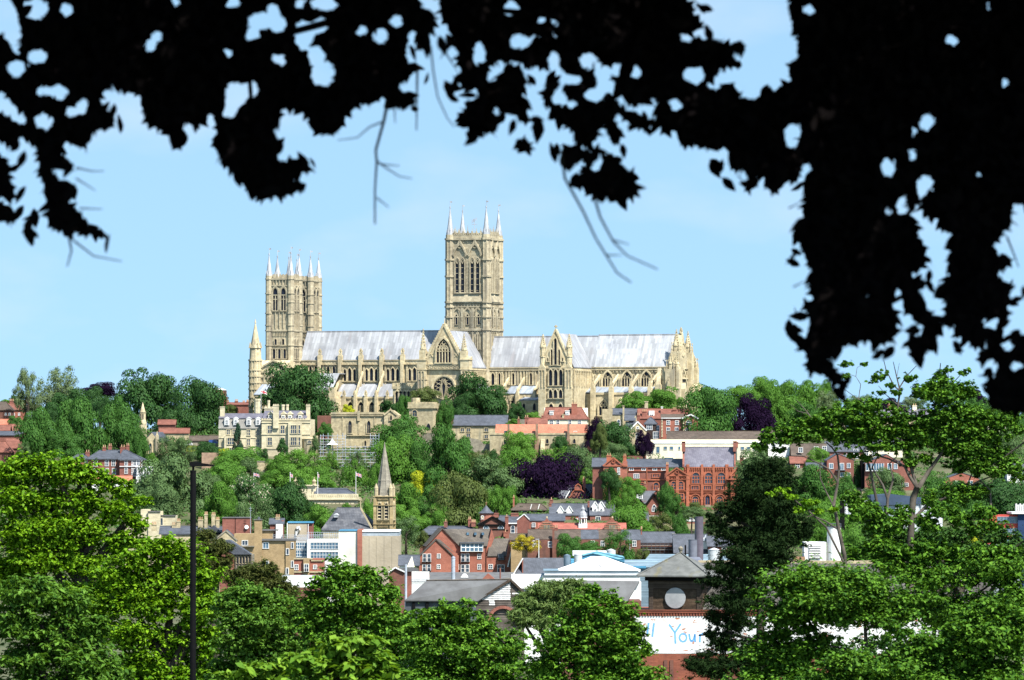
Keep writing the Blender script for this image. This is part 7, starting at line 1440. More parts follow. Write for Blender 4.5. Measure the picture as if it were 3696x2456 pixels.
def crown_proto(style, seed):
 """crown in a unit box: x, y in -1..1, z in 0..1, leaf clumps gathered on many small lobes"""
 rng = np.random.default_rng(seed)
 nl, nleaf, lr, ls, low, flat = dict(round=(46, 17000, .30, .048, -.35, .8), oval=(46, 17000, .27, .046, -.5, .9), wide=(52, 17000, .27, .048, -.15, .7),
          loose=(40, 9000, .26, .048, -.5, 1.0), cone=(60, 4500, .2, .06, -1, 1.0))[style]
 d = sph(rng, nl * 4); d = d[d[:, 2] > low][:nl]
 rr = rng.uniform(.45, .98, len(d))[:, None]
 if style == 'cone':
  t = rng.uniform(0, 1, len(d)); a = rng.uniform(0, 6.283, len(d)); r = (1 - t) ** .75 * .72
  C = np.stack([r * np.cos(a), r * np.sin(a), t * 1.9 - .95], 1)
 elif style == 'oval': C = d * rr * np.array([1, 1, 1.0]); C[:, :2] *= (1 - .35 * np.clip(C[:, 2:3], 0, 1))
 elif style == 'loose':
  C = d * rr; C[:, 2] += rng.uniform(-.15, .2, len(d))
 else: C = d * rr; C[:, :2] += rng.normal(0, .05, (len(d), 2))
 w = rng.uniform(.5, 1.4, len(C)); R_ = lr * w
 k = rng.choice(len(C), nleaf, p=R_ ** 2 / np.sum(R_ ** 2))
 u = sph(rng, nleaf); u[:, 2] = np.abs(u[:, 2]) * np.where(rng.random(nleaf) < .78, 1, -1);
 rad = rng.uniform(.8, 1.08, nleaf) if style != 'loose' else rng.uniform(.35, 1.15, nleaf)
 P = C[k] + u * (R_[k] * rad)[:, None] * np.array([1, 1, flat])
 N = u * 1.0 + rng.normal(0, .2, (nleaf, 3)) + np.array([0, 0, .25]); T = rng.normal(size=(nleaf, 3)) - np.array([0, 0, .5])
 lo, hi = np.percentile(P, 2.5, axis=0), np.percentile(P, 97.5, axis=0)
 P = (P - (lo + hi) / 2) / (hi - lo) * 2; P[:, 2] = P[:, 2] * .5 + .5; N[:, 2] *= 1.0
 s = ls * rng.uniform(.7, 1.35, nleaf) * (1.25 if style == 'cone' else 1)
 return leaf_mesh('crown', P, N, T, s * 1.15, s * .95, [LEAF['mid']])
LEAF = dict(
 dark=leafmat('dark_leaves', (.018, .056, .015), (.038, .096, .022), .12),
 deep=leafmat('deep_green_leaves', (.032, .098, .018), (.066, .16, .028), .2),
 mid=leafmat('green_leaves', (.054, .145, .018), (.10, .22, .030), .22),
 bright=leafmat('bright_leaves', (.075, .18, .022), (.13, .27, .042), .3),
 grey=leafmat('grey_green_leaves', (.058, .112, .038), (.105, .172, .062), .2),
 pale=leafmat('pale_leaves', (.10, .15, .065), (.16, .22, .10), .25),
 olive=leafmat('olive_leaves', (.065, .095, .026), (.11, .145, .040), .25),
 purple=leafmat('purple_leaves', (.007, .004, .012), (.018, .009, .026), .05, spec=0.0, tcol=(1.2, .6, .9)),
 yellow=leafmat('yellow_leaves', (.33, .38, .015), (.46, .50, .03), .3),
 gold=leafmat('golden_leaves', (.30, .26, .02), (.44, .36, .03), .3),
 blossom=leafmat('flowering_leaves', (.040, .105, .030), (.075, .16, .045), .2, c3=(.50, .46, .34), c3share=.13),
 cypress=leafmat('cypress_leaves', (.016, .045, .026), (.03, .07, .035), .1))
PROTO = {s: [crown_proto(s, 11 + 7 * i + len(s)) for i in range(3)] for s in ('round', 'oval', 'wide', 'loose', 'cone')}
def trunk_mb(H, r, ch, cw, rng):
 b = MB(); bend = rng.uniform(-.04, .04) * H
 b.tube([(0, 0, -.6), (bend * .3, 0, H * .3), (bend, 0, H * .6), (bend * .6, 0, H * .92)], [r * 1.25, r, r * .7, r * .2], 8)
 for q in range(5):
  a = q * 1.256 + rng.uniform(0, 1); z0 = H - ch * rng.uniform(.75, .98); L = cw * rng.uniform(.45, .7)
  b.tube([(bend * .5, 0, z0), (bend * .5 + L * .5 * math.cos(a), L * .5 * math.sin(a), z0 + ch * .22), (bend * .5 + L * math.cos(a), L * math.sin(a), z0 + ch * .5)], [r * .5, r * .33, r * .1], 6)
 return b
trees_made = [0]
def tree(crop, x, top, bot, w, Y, style, col, label, group='trees on the hillside', name='broadleaf_tree', cat='tree', dy=.95):
 px, t_ = src(crop, x, top); _, b_ = src(crop, x, bot); s_ = CROP[crop][2]
 if Y is None: Y = Yof(min(b_ + 12, 2100))
 i = trees_made[0]; trees_made[0] += 1; rng = random.Random(i * 13 + 5)
 p = at(px, t_, Y); g = ground(Y); kk = K * Y
 W_, H_ = w / s_ * kk * 1.1, (b_ - t_) * kk
 zc = at(px, b_, Y).z - g
 root = empty(name, (p.x, Y, g), 0, label, cat, group)
 me = PROTO[style][i % 3]
 c = put(bpy.data.objects.new('crown', me), root)
 c.location = (0, 0, zc - H_ * .12); c.scale = (W_ / 2, W_ / 2 * dy, H_ * 1.12); c.rotation_euler = (0, 0, rng.choice([0, 1.57, 3.14, 4.71]) + rng.uniform(-.25, .25))
 c.material_slots[0].link = 'OBJECT'; c.material_slots[0].material = LEAF[col]
 tb = trunk_mb(max(zc, 0) + H_, .022 * (zc + H_) + .06, H_, W_ / 2, rng); tb.obj('trunk', BARK, root, True)
 return root
def all_trees():
 SK, HL, GD = 'trees along the skyline', 'trees on the hillside', 'garden trees among the houses'
 T_ = [
 ('D', 260, 115, 440, 210, 1835, 'loose', 'pale', 'tall pale loose crowned tree, leftmost on the skyline', SK), ('D', 545, 105, 400, 330, 1842, 'loose', 'pale', 'wide pale feathery tree, highest of the left skyline', SK),
 ('D', 140, 342, 420, 90, 1900, 'round', 'deep', 'small green tree behind the far left chimneys', SK), ('D', 50, 375, 415, 80, 1900, 'round', 'bright', 'tiny bright tree at the left edge of the skyline', SK),
 ('D', 945, 222, 330, 260, 1870, 'wide', 'purple', 'purple leaved tree peeping over the left skyline', SK), ('D', 1370, 155, 560, 560, 1795, 'wide', 'dark', 'broad dark domed tree left of the cathedral, left of a matching one', SK),
 ('D', 1850, 222, 660, 480, 1785, 'round', 'dark', 'broad dark domed tree nearest the brick water tower', SK), ('D', 630, 300, 520, 330, 1812, 'round', 'dark', 'dark tree under the pale feathery tree', SK),
 ('D', 860, 290, 520, 260, 1806, 'round', 'dark', 'dark tree below the purple skyline tree', SK), ('D', 1010, 370, 560, 220, 1790, 'round', 'dark', 'dark tree filling the gap left of the broad domed tree', SK),
 ('D', 540, 470, 640, 200, 1775, 'oval', 'dark', 'narrow dark tree between two conical green trees', HL), ('D', 1640, 480, 790, 330, 1762, 'wide', 'dark', 'deep shaded low tree right of the small chapel', HL), ('D', 1180, 500, 720, 330, 1745, 'round', 'dark', 'dark tree just left of the chapel spirelet', HL),
 ('D', 150, 535, 610, 120, 1765, 'round', 'deep', 'small round tree among the far left roofs', HL), ('D', 370, 490, 915, 330, 1668, 'oval', 'deep', 'leftmost of three conical green trees on the left slope', HL),
 ('D', 750, 400, 905, 360, 1672, 'oval', 'deep', 'middle and tallest of three conical green trees on the left slope', HL), ('D', 1120, 420, 870, 350, 1676, 'oval', 'deep', 'rightmost of three conical green trees, left of the chapel', HL),
 ('D', 1300, 650, 900, 165, 1662, 'round', 'deep', 'small green tree overlapping the chapel gable', HL), ('D', 620, 700, 900, 260, 1664, 'round', 'deep', 'low green tree filling the foot of the conical trees', HL), ('D', 220, 790, 900, 110, 1660, 'loose', 'grey', 'thin tree beside the lowest red roof at left', HL),
 ('D', 1600, 740, 960, 230, 1682, 'loose', 'grey', 'wispy grey birch right of the small chapel', HL), ('D', 1740, 745, 930, 180, 1678, 'loose', 'grey', 'wispy grey birch in front of the palace lawn', HL), ('D', 1440, 890, 1010, 120, 1668, 'round', 'mid', 'small green shrub tree right of the villa', GD),
 ('D', 1630, 960, 1420, 640, 1610, 'round', 'grey', 'huge grey green round tree left of the lamp head', HL), ('D', 1500, 1180, 1480, 330, 1580, 'round', 'grey', 'lower grey green tree behind the bright left tree', HL), ('D', 1960, 780, 860, 170, 1690, 'round', 'dark', 'dark clipped shrub below the blue van', GD), ('D', 1910, 850, 900, 130, 1684, 'round', 'deep', 'low shrub under the palace lawn', GD),
 ('E', 313, 508, 755, 82, 1692, 'cone', 'cypress', 'dark slender cypress before the palace mansard wing', GD, 'cypress_tree'), ('E', 545, 745, 850, 85, None, 'round', 'dark', 'small dark shrub between the palace wings', GD), ('E', 728, 650, 830, 120, None, 'cone', 'dark', 'dark yew in front of the palace bay windows', GD, 'conifer'),
 ('E', 340, 735, 900, 330, None, 'round', 'mid', 'green tree below the cypress', HL), ('E', 200, 800, 960, 260, None, 'round', 'mid', 'green tree left of the low stone terrace wall', HL), ('E', 430, 830, 1000, 200, None, 'loose', 'grey', 'grey green tree above the blossoming chestnut', HL), ('E', 180, 735, 800, 80, 1672, 'round', 'yellow', 'yellow flowering shrub beside the pink wall', GD, 'shrub', 'shrub'), ('E', 40, 690, 830, 180, 1680, 'round', 'dark', 'dark bush left of the pink stone wall', GD),
 ('E', 690, 800, 960, 200, None, 'round', 'mid', 'green tree right of the terrace wall', HL), ('E', 930, 755, 960, 330, None, 'loose', 'bright', 'bright loose tree below the right palace wing', HL), ('E', 1180, 775, 900, 120, None, 'loose', 'bright', 'bright small tree before the left scaffolding', HL), ('E', 1030, 620, 780, 80, 1672, 'loose', 'grey', 'small grey tree at the corner of the palace', GD), ('E', 1420, 780, 950, 160, None, 'loose', 'grey', 'grey willow in front of the right scaffolding', HL),
 ('E', 880, 900, 1090, 330, None, 'round', 'bright', 'bright green tree behind the gallery flagpoles', HL), ('E', 1090, 925, 1080, 230, None, 'round', 'mid', 'bright green tree below the scaffolding', HL), ('E', 660, 945, 1090, 220, None, 'round', 'mid', 'green tree between the two left flagpoles', HL), ('E', 1440, 910, 1290, 260, 1645, 'oval', 'mid', 'tall green tree left of the church spire', HL),
 ('E', 200, 900, 1110, 380, None, 'round', 'mid', 'broad green tree left of the union flag', HL), ('E', 30, 980, 1190, 200, None, 'round', 'grey', 'grey green tree right of the lamp column', HL), ('E', 130, 1085, 1400, 300, None, 'round', 'mid', 'mid green tree below the union flag', HL), ('E', 430, 1015, 1300, 340, None, 'round', 'blossom', 'blossoming chestnut with pale flower candles, left one', HL, 'chestnut_tree'), ('E', 790, 1080, 1430, 390, None, 'wide', 'dark', 'big dark chestnut left of the gallery', HL, 'chestnut_tree'),
 ('E', 480, 1210, 1490, 340, None, 'loose', 'grey', 'grey birch above the red brick cube', HL), ('E', 1100, 1300, 1520, 270, None, 'round', 'bright', 'bright tree against the slate nave roof', HL), ('E', 1060, 1265, 1340, 130, None, 'round', 'dark', 'small dark tree right of the big dark chestnut', HL), ('E', 1340, 1250, 1310, 90, None, 'round', 'mid', 'small bush before the gallery frieze', HL), ('E', 1540, 1250, 1470, 170, None, 'round', 'bright', 'bright bush between the church roof and its tower', HL), ('E', 280, 1260, 1460, 200, None, 'round', 'mid', 'low green tree left of the birch', HL),
 ('E', 1050, 410, 560, 110, 1752, 'round', 'dark', 'dark bush between the palace and its chapel', GD), ('E', 1130, 500, 600, 130, 1700, 'round', 'deep', 'low green bush above the scaffolding', GD), ('E', 240, 325, 420, 120, 1850, 'round', 'olive', 'small olive tree before the brick terrace by the cathedral', SK), ('E', 1350, 322, 392, 90, 1785, 'round', 'yellow', 'small yellow green bush under the nave aisle', GD), ('E', 1740, 285, 400, 150, 1765, 'round', 'dark', 'dark bush right of the nave aisle windows', GD),
 ('A', 385, 1240, 1560, 410, 1768, 'round', 'dark', 'large dark tree in front of the western towers', SK), ('A', 300, 1380, 1580, 200, 1766, 'round', 'dark', 'lower left part tree under the large dark tree', SK), ('F', 1005, 72, 425, 440, 1764, 'round', 'dark', 'large dark tree hiding the corner of the great transept', SK), ('F', 900, 225, 430, 220, 1760, 'round', 'dark', 'dark tree at the left foot of the transept tree', SK), ('F', 1160, 200, 425, 190, 1761, 'round', 'dark', 'dark tree at the right foot of the transept tree', SK),
 ('F', 495, 172, 320, 235, 1748, 'wide', 'olive', 'olive tree rising behind the gate tower', GD), ('F', 300, 250, 490, 130, 1735, 'oval', 'deep', 'dark green tree left of the gate tower', GD), ('F', 690, 290, 590, 140, 1722, 'oval', 'deep', 'ivy dark tree right of the gate tower', GD), ('F', 1380, 310, 450, 150, 1752, 'round', 'dark', 'round dark bush by the cathedral vestry', GD), ('F', 1520, 393, 460, 110, 1750, 'round', 'bright', 'bright bush right of the vestry bush', GD), ('F', 1340, 455, 500, 110, 1736, 'round', 'mid', 'low bushes under the close wall', GD),
 ('F', 265, 462, 720, 420, None, 'round', 'deep', 'big round tree below the left of the gate tower', HL), ('F', 200, 650, 1010, 330, None, 'round', 'mid', 'tall green tree right of the church spire', HL), ('F', 420, 720, 1010, 270, None, 'round', 'deep', 'deep green tree under the gate tower', HL), ('F', 720, 572, 1020, 370, 1628, 'round', 'deep', 'large deep green tree below the slate range', HL), ('F', 880, 640, 900, 160, None, 'oval', 'deep', 'narrow tree right of the large deep green tree', HL), ('F', 1000, 770, 920, 220, None, 'loose', 'olive', 'dull olive scrub under the ruined wall', HL), ('F', 1140, 755, 870, 100, None, 'round', 'dark', 'small dark bush at the corner of the orange roofed range', HL),
 ('F', 1395, 592, 800, 250, None, 'round', 'bright', 'bright tree standing against the orange roofed range', HL), ('F', 1370, 740, 960, 320, None, 'round', 'mid', 'green tree below the bright wall tree', HL), ('F', 1135, 850, 1150, 470, None, 'round', 'grey', 'large silvery whitebeam in the middle of the slope', HL), ('F', 1655, 838, 1300, 580, 1628, 'round', 'purple', 'huge dome of a purple copper beech mid slope', HL, 'copper_beech'), ('F', 1720, 740, 900, 280, None, 'loose', 'bright', 'bright loose tree above the copper beech', HL), ('F', 1970, 745, 1010, 280, None, 'round', 'grey', 'pale grey tree right of the copper beech', HL), ('F', 1790, 625, 800, 150, None, 'oval', 'dark', 'dark yew before the right end of the orange roofed range', GD), ('F', 1993, 655, 765, 55, None, 'cone', 'cypress', 'small dark columnar yew by the garden shed', GD, 'cypress_tree'), ('F', 1890, 700, 790, 120, None, 'loose', 'olive', 'light scrub between two yews', GD),
 ('F', 520, 965, 1130, 240, None, 'round', 'yellow', 'bright yellow laburnum on the wooded slope', HL), ('F', 320, 1090, 1370, 300, None, 'round', 'mid', 'green tree immediately right of the spire pinnacle', HL), ('F', 580, 1120, 1370, 330, None, 'round', 'deep', 'deep green tree below the yellow laburnum', HL), ('F', 810, 1015, 1440, 470, None, 'round', 'olive', 'wide olive tree in the lower wood', HL), ('F', 960, 1180, 1440, 260, None, 'round', 'deep', 'dark tree behind the conical turret', HL), ('F', 1180, 1130, 1420, 230, None, 'round', 'mid', 'green tree left of the copper beech foot', HL), ('F', 1300, 1100, 1260, 120, None, 'round', 'mid', 'narrow green tree touching the copper beech', HL), ('F', 340, 1285, 1480, 280, None, 'round', 'bright', 'bright low tree right of the church tower', HL), ('F', 620, 1280, 1470, 260, None, 'round', 'mid', 'green tree above the brick apartment roofs', HL), ('F', 330, 1395, 1600, 280, 1500, 'loose', 'grey', 'grey loose tree beside the blank concrete block', HL), ('F', 480, 1520, 1640, 110, 1492, 'round', 'olive', 'reddish olive bush against the orange apartments', HL), ('F', 700, 900, 1060, 260, None, 'round', 'dark', 'dark tree under the large deep green tree', HL), ('F', 60, 900, 1080, 150, None, 'round', 'mid', 'green tree behind the church spire', HL),
 ('G', 650, 210, 365, 270, 1752, 'wide', 'mid', 'bright domed tree behind the grey stone house', SK), ('G', 940, 182, 370, 290, 1756, 'wide', 'mid', 'bright domed tree behind the red roofed houses', SK), ('G', 1330, 182, 580, 470, 1722, 'round', 'deep', 'large green tree right of the georgian house', SK), ('G', 1370, 182, 330, 330, 1728, 'wide', 'mid', 'sunlit top tree above the large green tree', SK), ('G', 1745, 268, 590, 400, 1732, 'round', 'purple', 'dark purple beech on the right skyline', SK, 'copper_beech'), ('G', 1650, 150, 330, 250, 1790, 'round', 'mid', 'green tree left above the skyline purple beech', SK), ('G', 1880, 88, 330, 210, 1800, 'round', 'mid', 'tallest green tree on the right skyline', SK), ('G', 1990, 200, 520, 260, 1760, 'round', 'mid', 'green tree right of the skyline purple beech', SK),
 ('G', 450, 500, 770, 330, None, 'round', 'dark', 'dark tree left of the gabled cottage', GD), ('G', 320, 520, 700, 130, 1665, 'round', 'olive', 'olive tree left of the dark garden tree', GD), ('G', 270, 468, 690, 140, 1690, 'round', 'purple', 'small purple tree right of the orange roofed range', GD), ('G', 430, 690, 830, 260, None, 'round', 'grey', 'low grey tree above the college end gable', GD), ('G', 745, 578, 760, 140, 1668, 'round', 'purple', 'small purple maple beside the white college wall', GD), ('G', 600, 690, 790, 130, None, 'round', 'dark', 'dark shrub at the foot of the gabled cottage', GD),
 ('G', 130, 760, 1000, 260, 1636, 'loose', 'grey', 'grey feathery tree left of the college', HL), ('G', 240, 905, 1090, 200, None, 'round', 'mid', 'green tree at the left end of the college', HL), ('G', 425, 925, 1080, 150, 1586, 'oval', 'dark', 'dark tree before the college end gable', HL), ('G', 490, 1040, 1350, 220, None, 'round', 'mid', 'tall green tree right of the Dutch gables', GD), ('G', 640, 1015, 1150, 170, 1566, 'round', 'mid', 'green tree in front of the college wing', GD), ('G', 620, 1150, 1360, 190, 1556, 'round', 'mid', 'green tree left of the dark brick villa', GD), ('G', 610, 1290, 1560, 300, 1522, 'round', 'mid', 'bright green tree in front of the slate outbuilding', GD), ('G', 955, 1085, 1310, 160, 1578, 'oval', 'deep', 'narrow green tree before the college pavilion', GD), ('G', 1050, 1190, 1400, 180, 1574, 'round', 'deep', 'dark green tree left of the college lawn', GD), ('G', 890, 1360, 1540, 230, 1530, 'loose', 'olive', 'light olive shrubs below the dark villa', GD), ('G', 1090, 1370, 1560, 140, 1525, 'round', 'deep', 'green tree below the white car', GD), ('G', 1190, 1290, 1380, 220, 1560, 'loose', 'grey', 'grey bush on the bank before the white car', GD), ('G', 1220, 1240, 1290, 90, 1592, 'round', 'olive', 'clipped bush left of the college door', GD), ('G', 1460, 1240, 1290, 110, 1592, 'round', 'olive', 'clipped bush right of the college door', GD), ('G', 1350, 1420, 1600, 140, 1500, 'loose', 'grey', 'grey shrub right of the tall flue', GD),
 ('K', 130, 360, 470, 190, 1462, 'loose', 'gold', 'golden flowering shrub before the orange apartments', GD, 'shrub', 'shrub'), ('K', 510, 360, 520, 200, 1450, 'round', 'deep', 'round dark green tree before the terrace row', GD), ('K', 650, 420, 530, 230, 1448, 'round', 'deep', 'low green trees right of the round terrace tree', GD), ('K', 920, 335, 560, 230, 1446, 'loose', 'deep', 'dark loose tree before the scaffolded houses', GD), ('K', 1110, 470, 560, 110, 1446, 'loose', 'olive', 'thin scrub under the scaffolded houses', GD),
 ('H', 130, 262, 420, 190, 1800, 'round', 'mid', 'tall green tree at the left of the right skyline', SK), ('H', 300, 288, 480, 220, 1798, 'round', 'mid', 'green tree second on the right skyline', SK), ('H', 430, 288, 500, 200, 1790, 'round', 'mid', 'green tree third on the right skyline', SK), ('H', 550, 290, 470, 180, 1792, 'round', 'mid', 'green tree fourth on the right skyline, above a grey willow', SK), ('H', 590, 345, 540, 170, 1770, 'loose', 'pale', 'grey willow on the right skyline', SK), ('H', 250, 400, 620, 220, 1760, 'round', 'mid', 'green tree below the second skyline tree', SK), ('H', 430, 440, 600, 230, 1750, 'round', 'deep', 'deep green tree behind the cream ridge house', SK), ('H', 820, 375, 480, 200, 1800, 'loose', 'grey', 'grey birch right of the skyline willow', SK), ('H', 1020, 395, 470, 160, 1810, 'round', 'purple', 'dark purple tree behind the bare twigs', SK), ('H', 1140, 385, 480, 130, 1815, 'loose', 'pale', 'pale birch behind the stone villa', SK), ('H', 1240, 390, 520, 130, 1812, 'loose', 'grey', 'grey birch right of the stone villa', SK), ('H', 1640, 345, 470, 130, 1810, 'round', 'purple', 'purple tree under the hanging dark leaves at right', SK), ('H', 1550, 390, 600, 260, 1800, 'round', 'deep', 'dark green tree at the right of the ridge', SK), ('H', 1780, 420, 640, 260, 1795, 'round', 'deep', 'dark green tree far right on the ridge', SK), ('H', 1920, 480, 680, 160, 1790, 'round', 'deep', 'dark green tree at the right edge of the ridge', SK),
 ('H', 1870, 640, 830, 220, 1700, 'loose', 'grey', 'grey tree at the right edge of the slope', HL), ('H', 1700, 640, 860, 200, 1705, 'round', 'deep', 'deep green tree left of the right edge grey tree', HL), ('H', 1450, 600, 820, 260, 1715, 'round', 'deep', 'deep green tree behind the right branches', HL), ('H', 1280, 560, 780, 230, 1720, 'round', 'mid', 'green tree below the stone villa', HL), ('H', 500, 750, 860, 140, 1672, 'round', 'bright', 'bright shrub before the dark tiled house', GD), ('H', 440, 890, 1120, 300, 1598, 'round', 'deep', 'green tree left below the first brick flats', HL), ('H', 690, 950, 1160, 200, 1590, 'round', 'deep', 'green tree below the balcony flats', HL), ('H', 970, 905, 1090, 240, 1610, 'round', 'grey', 'grey green tree in front of the wide flats', HL), ('H', 790, 880, 1040, 90, 1640, 'round', 'dark', 'dark bush between the two brick flats', HL), ('H', 1310, 950, 1200, 260, 1600, 'round', 'deep', 'green tree right of the wide flats', HL), ('H', 1800, 975, 1200, 340, 1590, 'round', 'dark', 'dark grey tree above the red banded offices', HL), ('H', 1560, 1000, 1220, 240, 1588, 'round', 'deep', 'dark tree left above the red banded offices', HL), ('H', 1640, 1290, 1420, 140, 1450, 'round', 'yellow', 'yellow green bush beside the red banded offices', HL), ('H', 600, 1100, 1340, 300, 1540, 'round', 'mid', 'green tree above the white silo', HL), ('H', 820, 1330, 1520, 220, 1200, 'round', 'mid', 'green tree right of the white silo', HL), ('H', 520, 1230, 1400, 200, 1480, 'round', 'mid', 'green tree behind the louvred plant building', HL), ('H', 960, 1040, 1130, 260, 1570, 'round', 'mid', 'low green hedge tree above the modern hall', HL), ('H', 1260, 1250, 1420, 200, 1430, 'round', 'deep', 'dark tree right of the modern hall', HL), ('H', 80, 760, 1000, 260, 1560, 'round', 'grey', 'grey green tree behind the top of the pine', HL), ('H', 220, 1080, 1360, 300, 1520, 'round', 'mid', 'green tree behind the middle of the pine', HL),
 ('H', 700, 1330, 1540, 300, 1300, 'round', 'mid', 'green tree at the foot of the white silo, left of the bare trunk', GD), ('H', 950, 1380, 1600, 320, 1250, 'round', 'deep', 'green tree before the foot of the modern hall', GD), ('H', 1150, 1330, 1600, 260, 1260, 'round', 'mid', 'green tree before the right of the modern hall', GD), ('H', 1400, 1340, 1600, 320, 1280, 'round', 'deep', 'deep green tree between the modern hall and the red banded offices', GD), ('H', 1620, 1430, 1600, 300, 1270, 'round', 'mid', 'green tree under the yellow green bush at right', GD), ('H', 1880, 1410, 1600, 320, 1260, 'round', 'deep', 'deep green tree below the red banded offices', GD),
 ]
 for t in T_: tree(*t)
all_trees()
def undergrowth():
 rng = np.random.default_rng(5); n = 5200
 Y = rng.uniform(1492, 1792, n); X = rng.uniform(-172, 172, n); r = rng.uniform(.7, 2.1, n)
 keep = np.ones(n, bool)
 for o in bpy.data.objects:
  if o.parent is None and o.get('category') in ('car', 'van', 'building', 'college', 'mansion', 'flats', 'gallery'):
   x, y = o.location.x, o.location.y; w = 5 if o['category'] in ('car', 'van') else 14; keep &= ~((abs(X - x) < w) & (Y < y + 2) & (Y > y - (40 if w == 5 else 7)))
 keep &= ~((X > -20 - 100) & (X < -84) & (Y > 1672) & (Y < 1705)); X, Y, r = X[keep], Y[keep], r[keep]; n = len(X)
 k = np.repeat(np.arange(n), 22); u = sph(rng, len(k)); u[:, 2] = np.abs(u[:, 2])
 g = np.interp(Y, PY_, PZ_); C = np.stack([X, Y, g], 1)
 P = C[k] + u * r[k][:, None] * np.array([1.2, 1.2, .9]) * rng.uniform(.8, 1.05, (len(k), 1))
 o = bpy.data.objects.new('undergrowth', leaf_mesh('undergrowth', P, u + rng.normal(0, .4, u.shape) + np.array([0, 0, .2]), rng.normal(size=u.shape), .75, .6, [leafmat('undergrowth_leaves', (.035, .095, .025), (.095, .18, .04), .2)]))
 tag(put(o), 'mixed green shrubs and ground cover across the hillside', None, None, 'stuff')
undergrowth()
NEAR = dict(  # broadleaf tones span dark to bright to imitate lit and shaded leaves
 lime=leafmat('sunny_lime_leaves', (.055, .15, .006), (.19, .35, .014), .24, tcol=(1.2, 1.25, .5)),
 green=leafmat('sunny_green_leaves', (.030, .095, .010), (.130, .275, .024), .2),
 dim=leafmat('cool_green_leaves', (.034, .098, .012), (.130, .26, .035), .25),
 shade=leafmat('shade_dark_maple_leaves', (.022, .060, .010), (.048, .11, .018), .12),  # maple green darkened to stand for foliage in shade
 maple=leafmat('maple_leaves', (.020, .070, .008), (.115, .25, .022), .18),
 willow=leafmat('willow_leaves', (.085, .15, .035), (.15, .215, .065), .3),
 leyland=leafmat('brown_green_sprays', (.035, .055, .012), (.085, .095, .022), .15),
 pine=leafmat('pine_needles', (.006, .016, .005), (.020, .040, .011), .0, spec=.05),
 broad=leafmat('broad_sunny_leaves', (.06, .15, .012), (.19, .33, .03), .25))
def spray_leaves(rng, c, rad, n, L, shape, per=9, spread=1.5, up=.75, flat=.7, reach=1.12):
 """leaves on many small flattened tufts around an ellipsoid, with a thinner filling inside"""
 nc = int(min(110, max(8, n / 36))); d = sph(rng, nc); d[:, 2] = np.where(rng.random(nc) < .7, np.abs(d[:, 2]), d[:, 2])
 rs = .23 * rad.mean() * rng.uniform(.5, 1.5, nc); P0 = c + d * rad * rng.uniform(.35, reach, (nc, 1))
 k = rng.choice(nc, int(n * .74), p=rs ** 2 / np.sum(rs ** 2)); m = len(k); u = sph(rng, m); u[:, 2] = np.where(rng.random(m) < .85, np.abs(u[:, 2]), u[:, 2])
 P = P0[k] + u * rs[k][:, None] * np.array([1.15, 1.15, flat]) * np.abs(rng.normal(.25, .62, (m, 1))); P[:, 2] -= .1 * rs[k] * (u[:, 0] ** 2 + u[:, 1] ** 2) * spread
 N = np.array([0, 0, up]) + u * .5 + rng.normal(0, .5, (m, 3)); T = u * np.array([1, 1, .2]) + rng.normal(0, .5, (m, 3)) - np.array([0, 0, .25])
 q = int(n * .26); d2 = sph(rng, q); P2 = c + d2 * rad * rng.uniform(.1, .75, (q, 1))
 return np.concatenate([P, P2]), np.concatenate([N, d2 + rng.normal(0, .6, (q, 3))]), np.concatenate([T, rng.normal(size=(q, 3))])
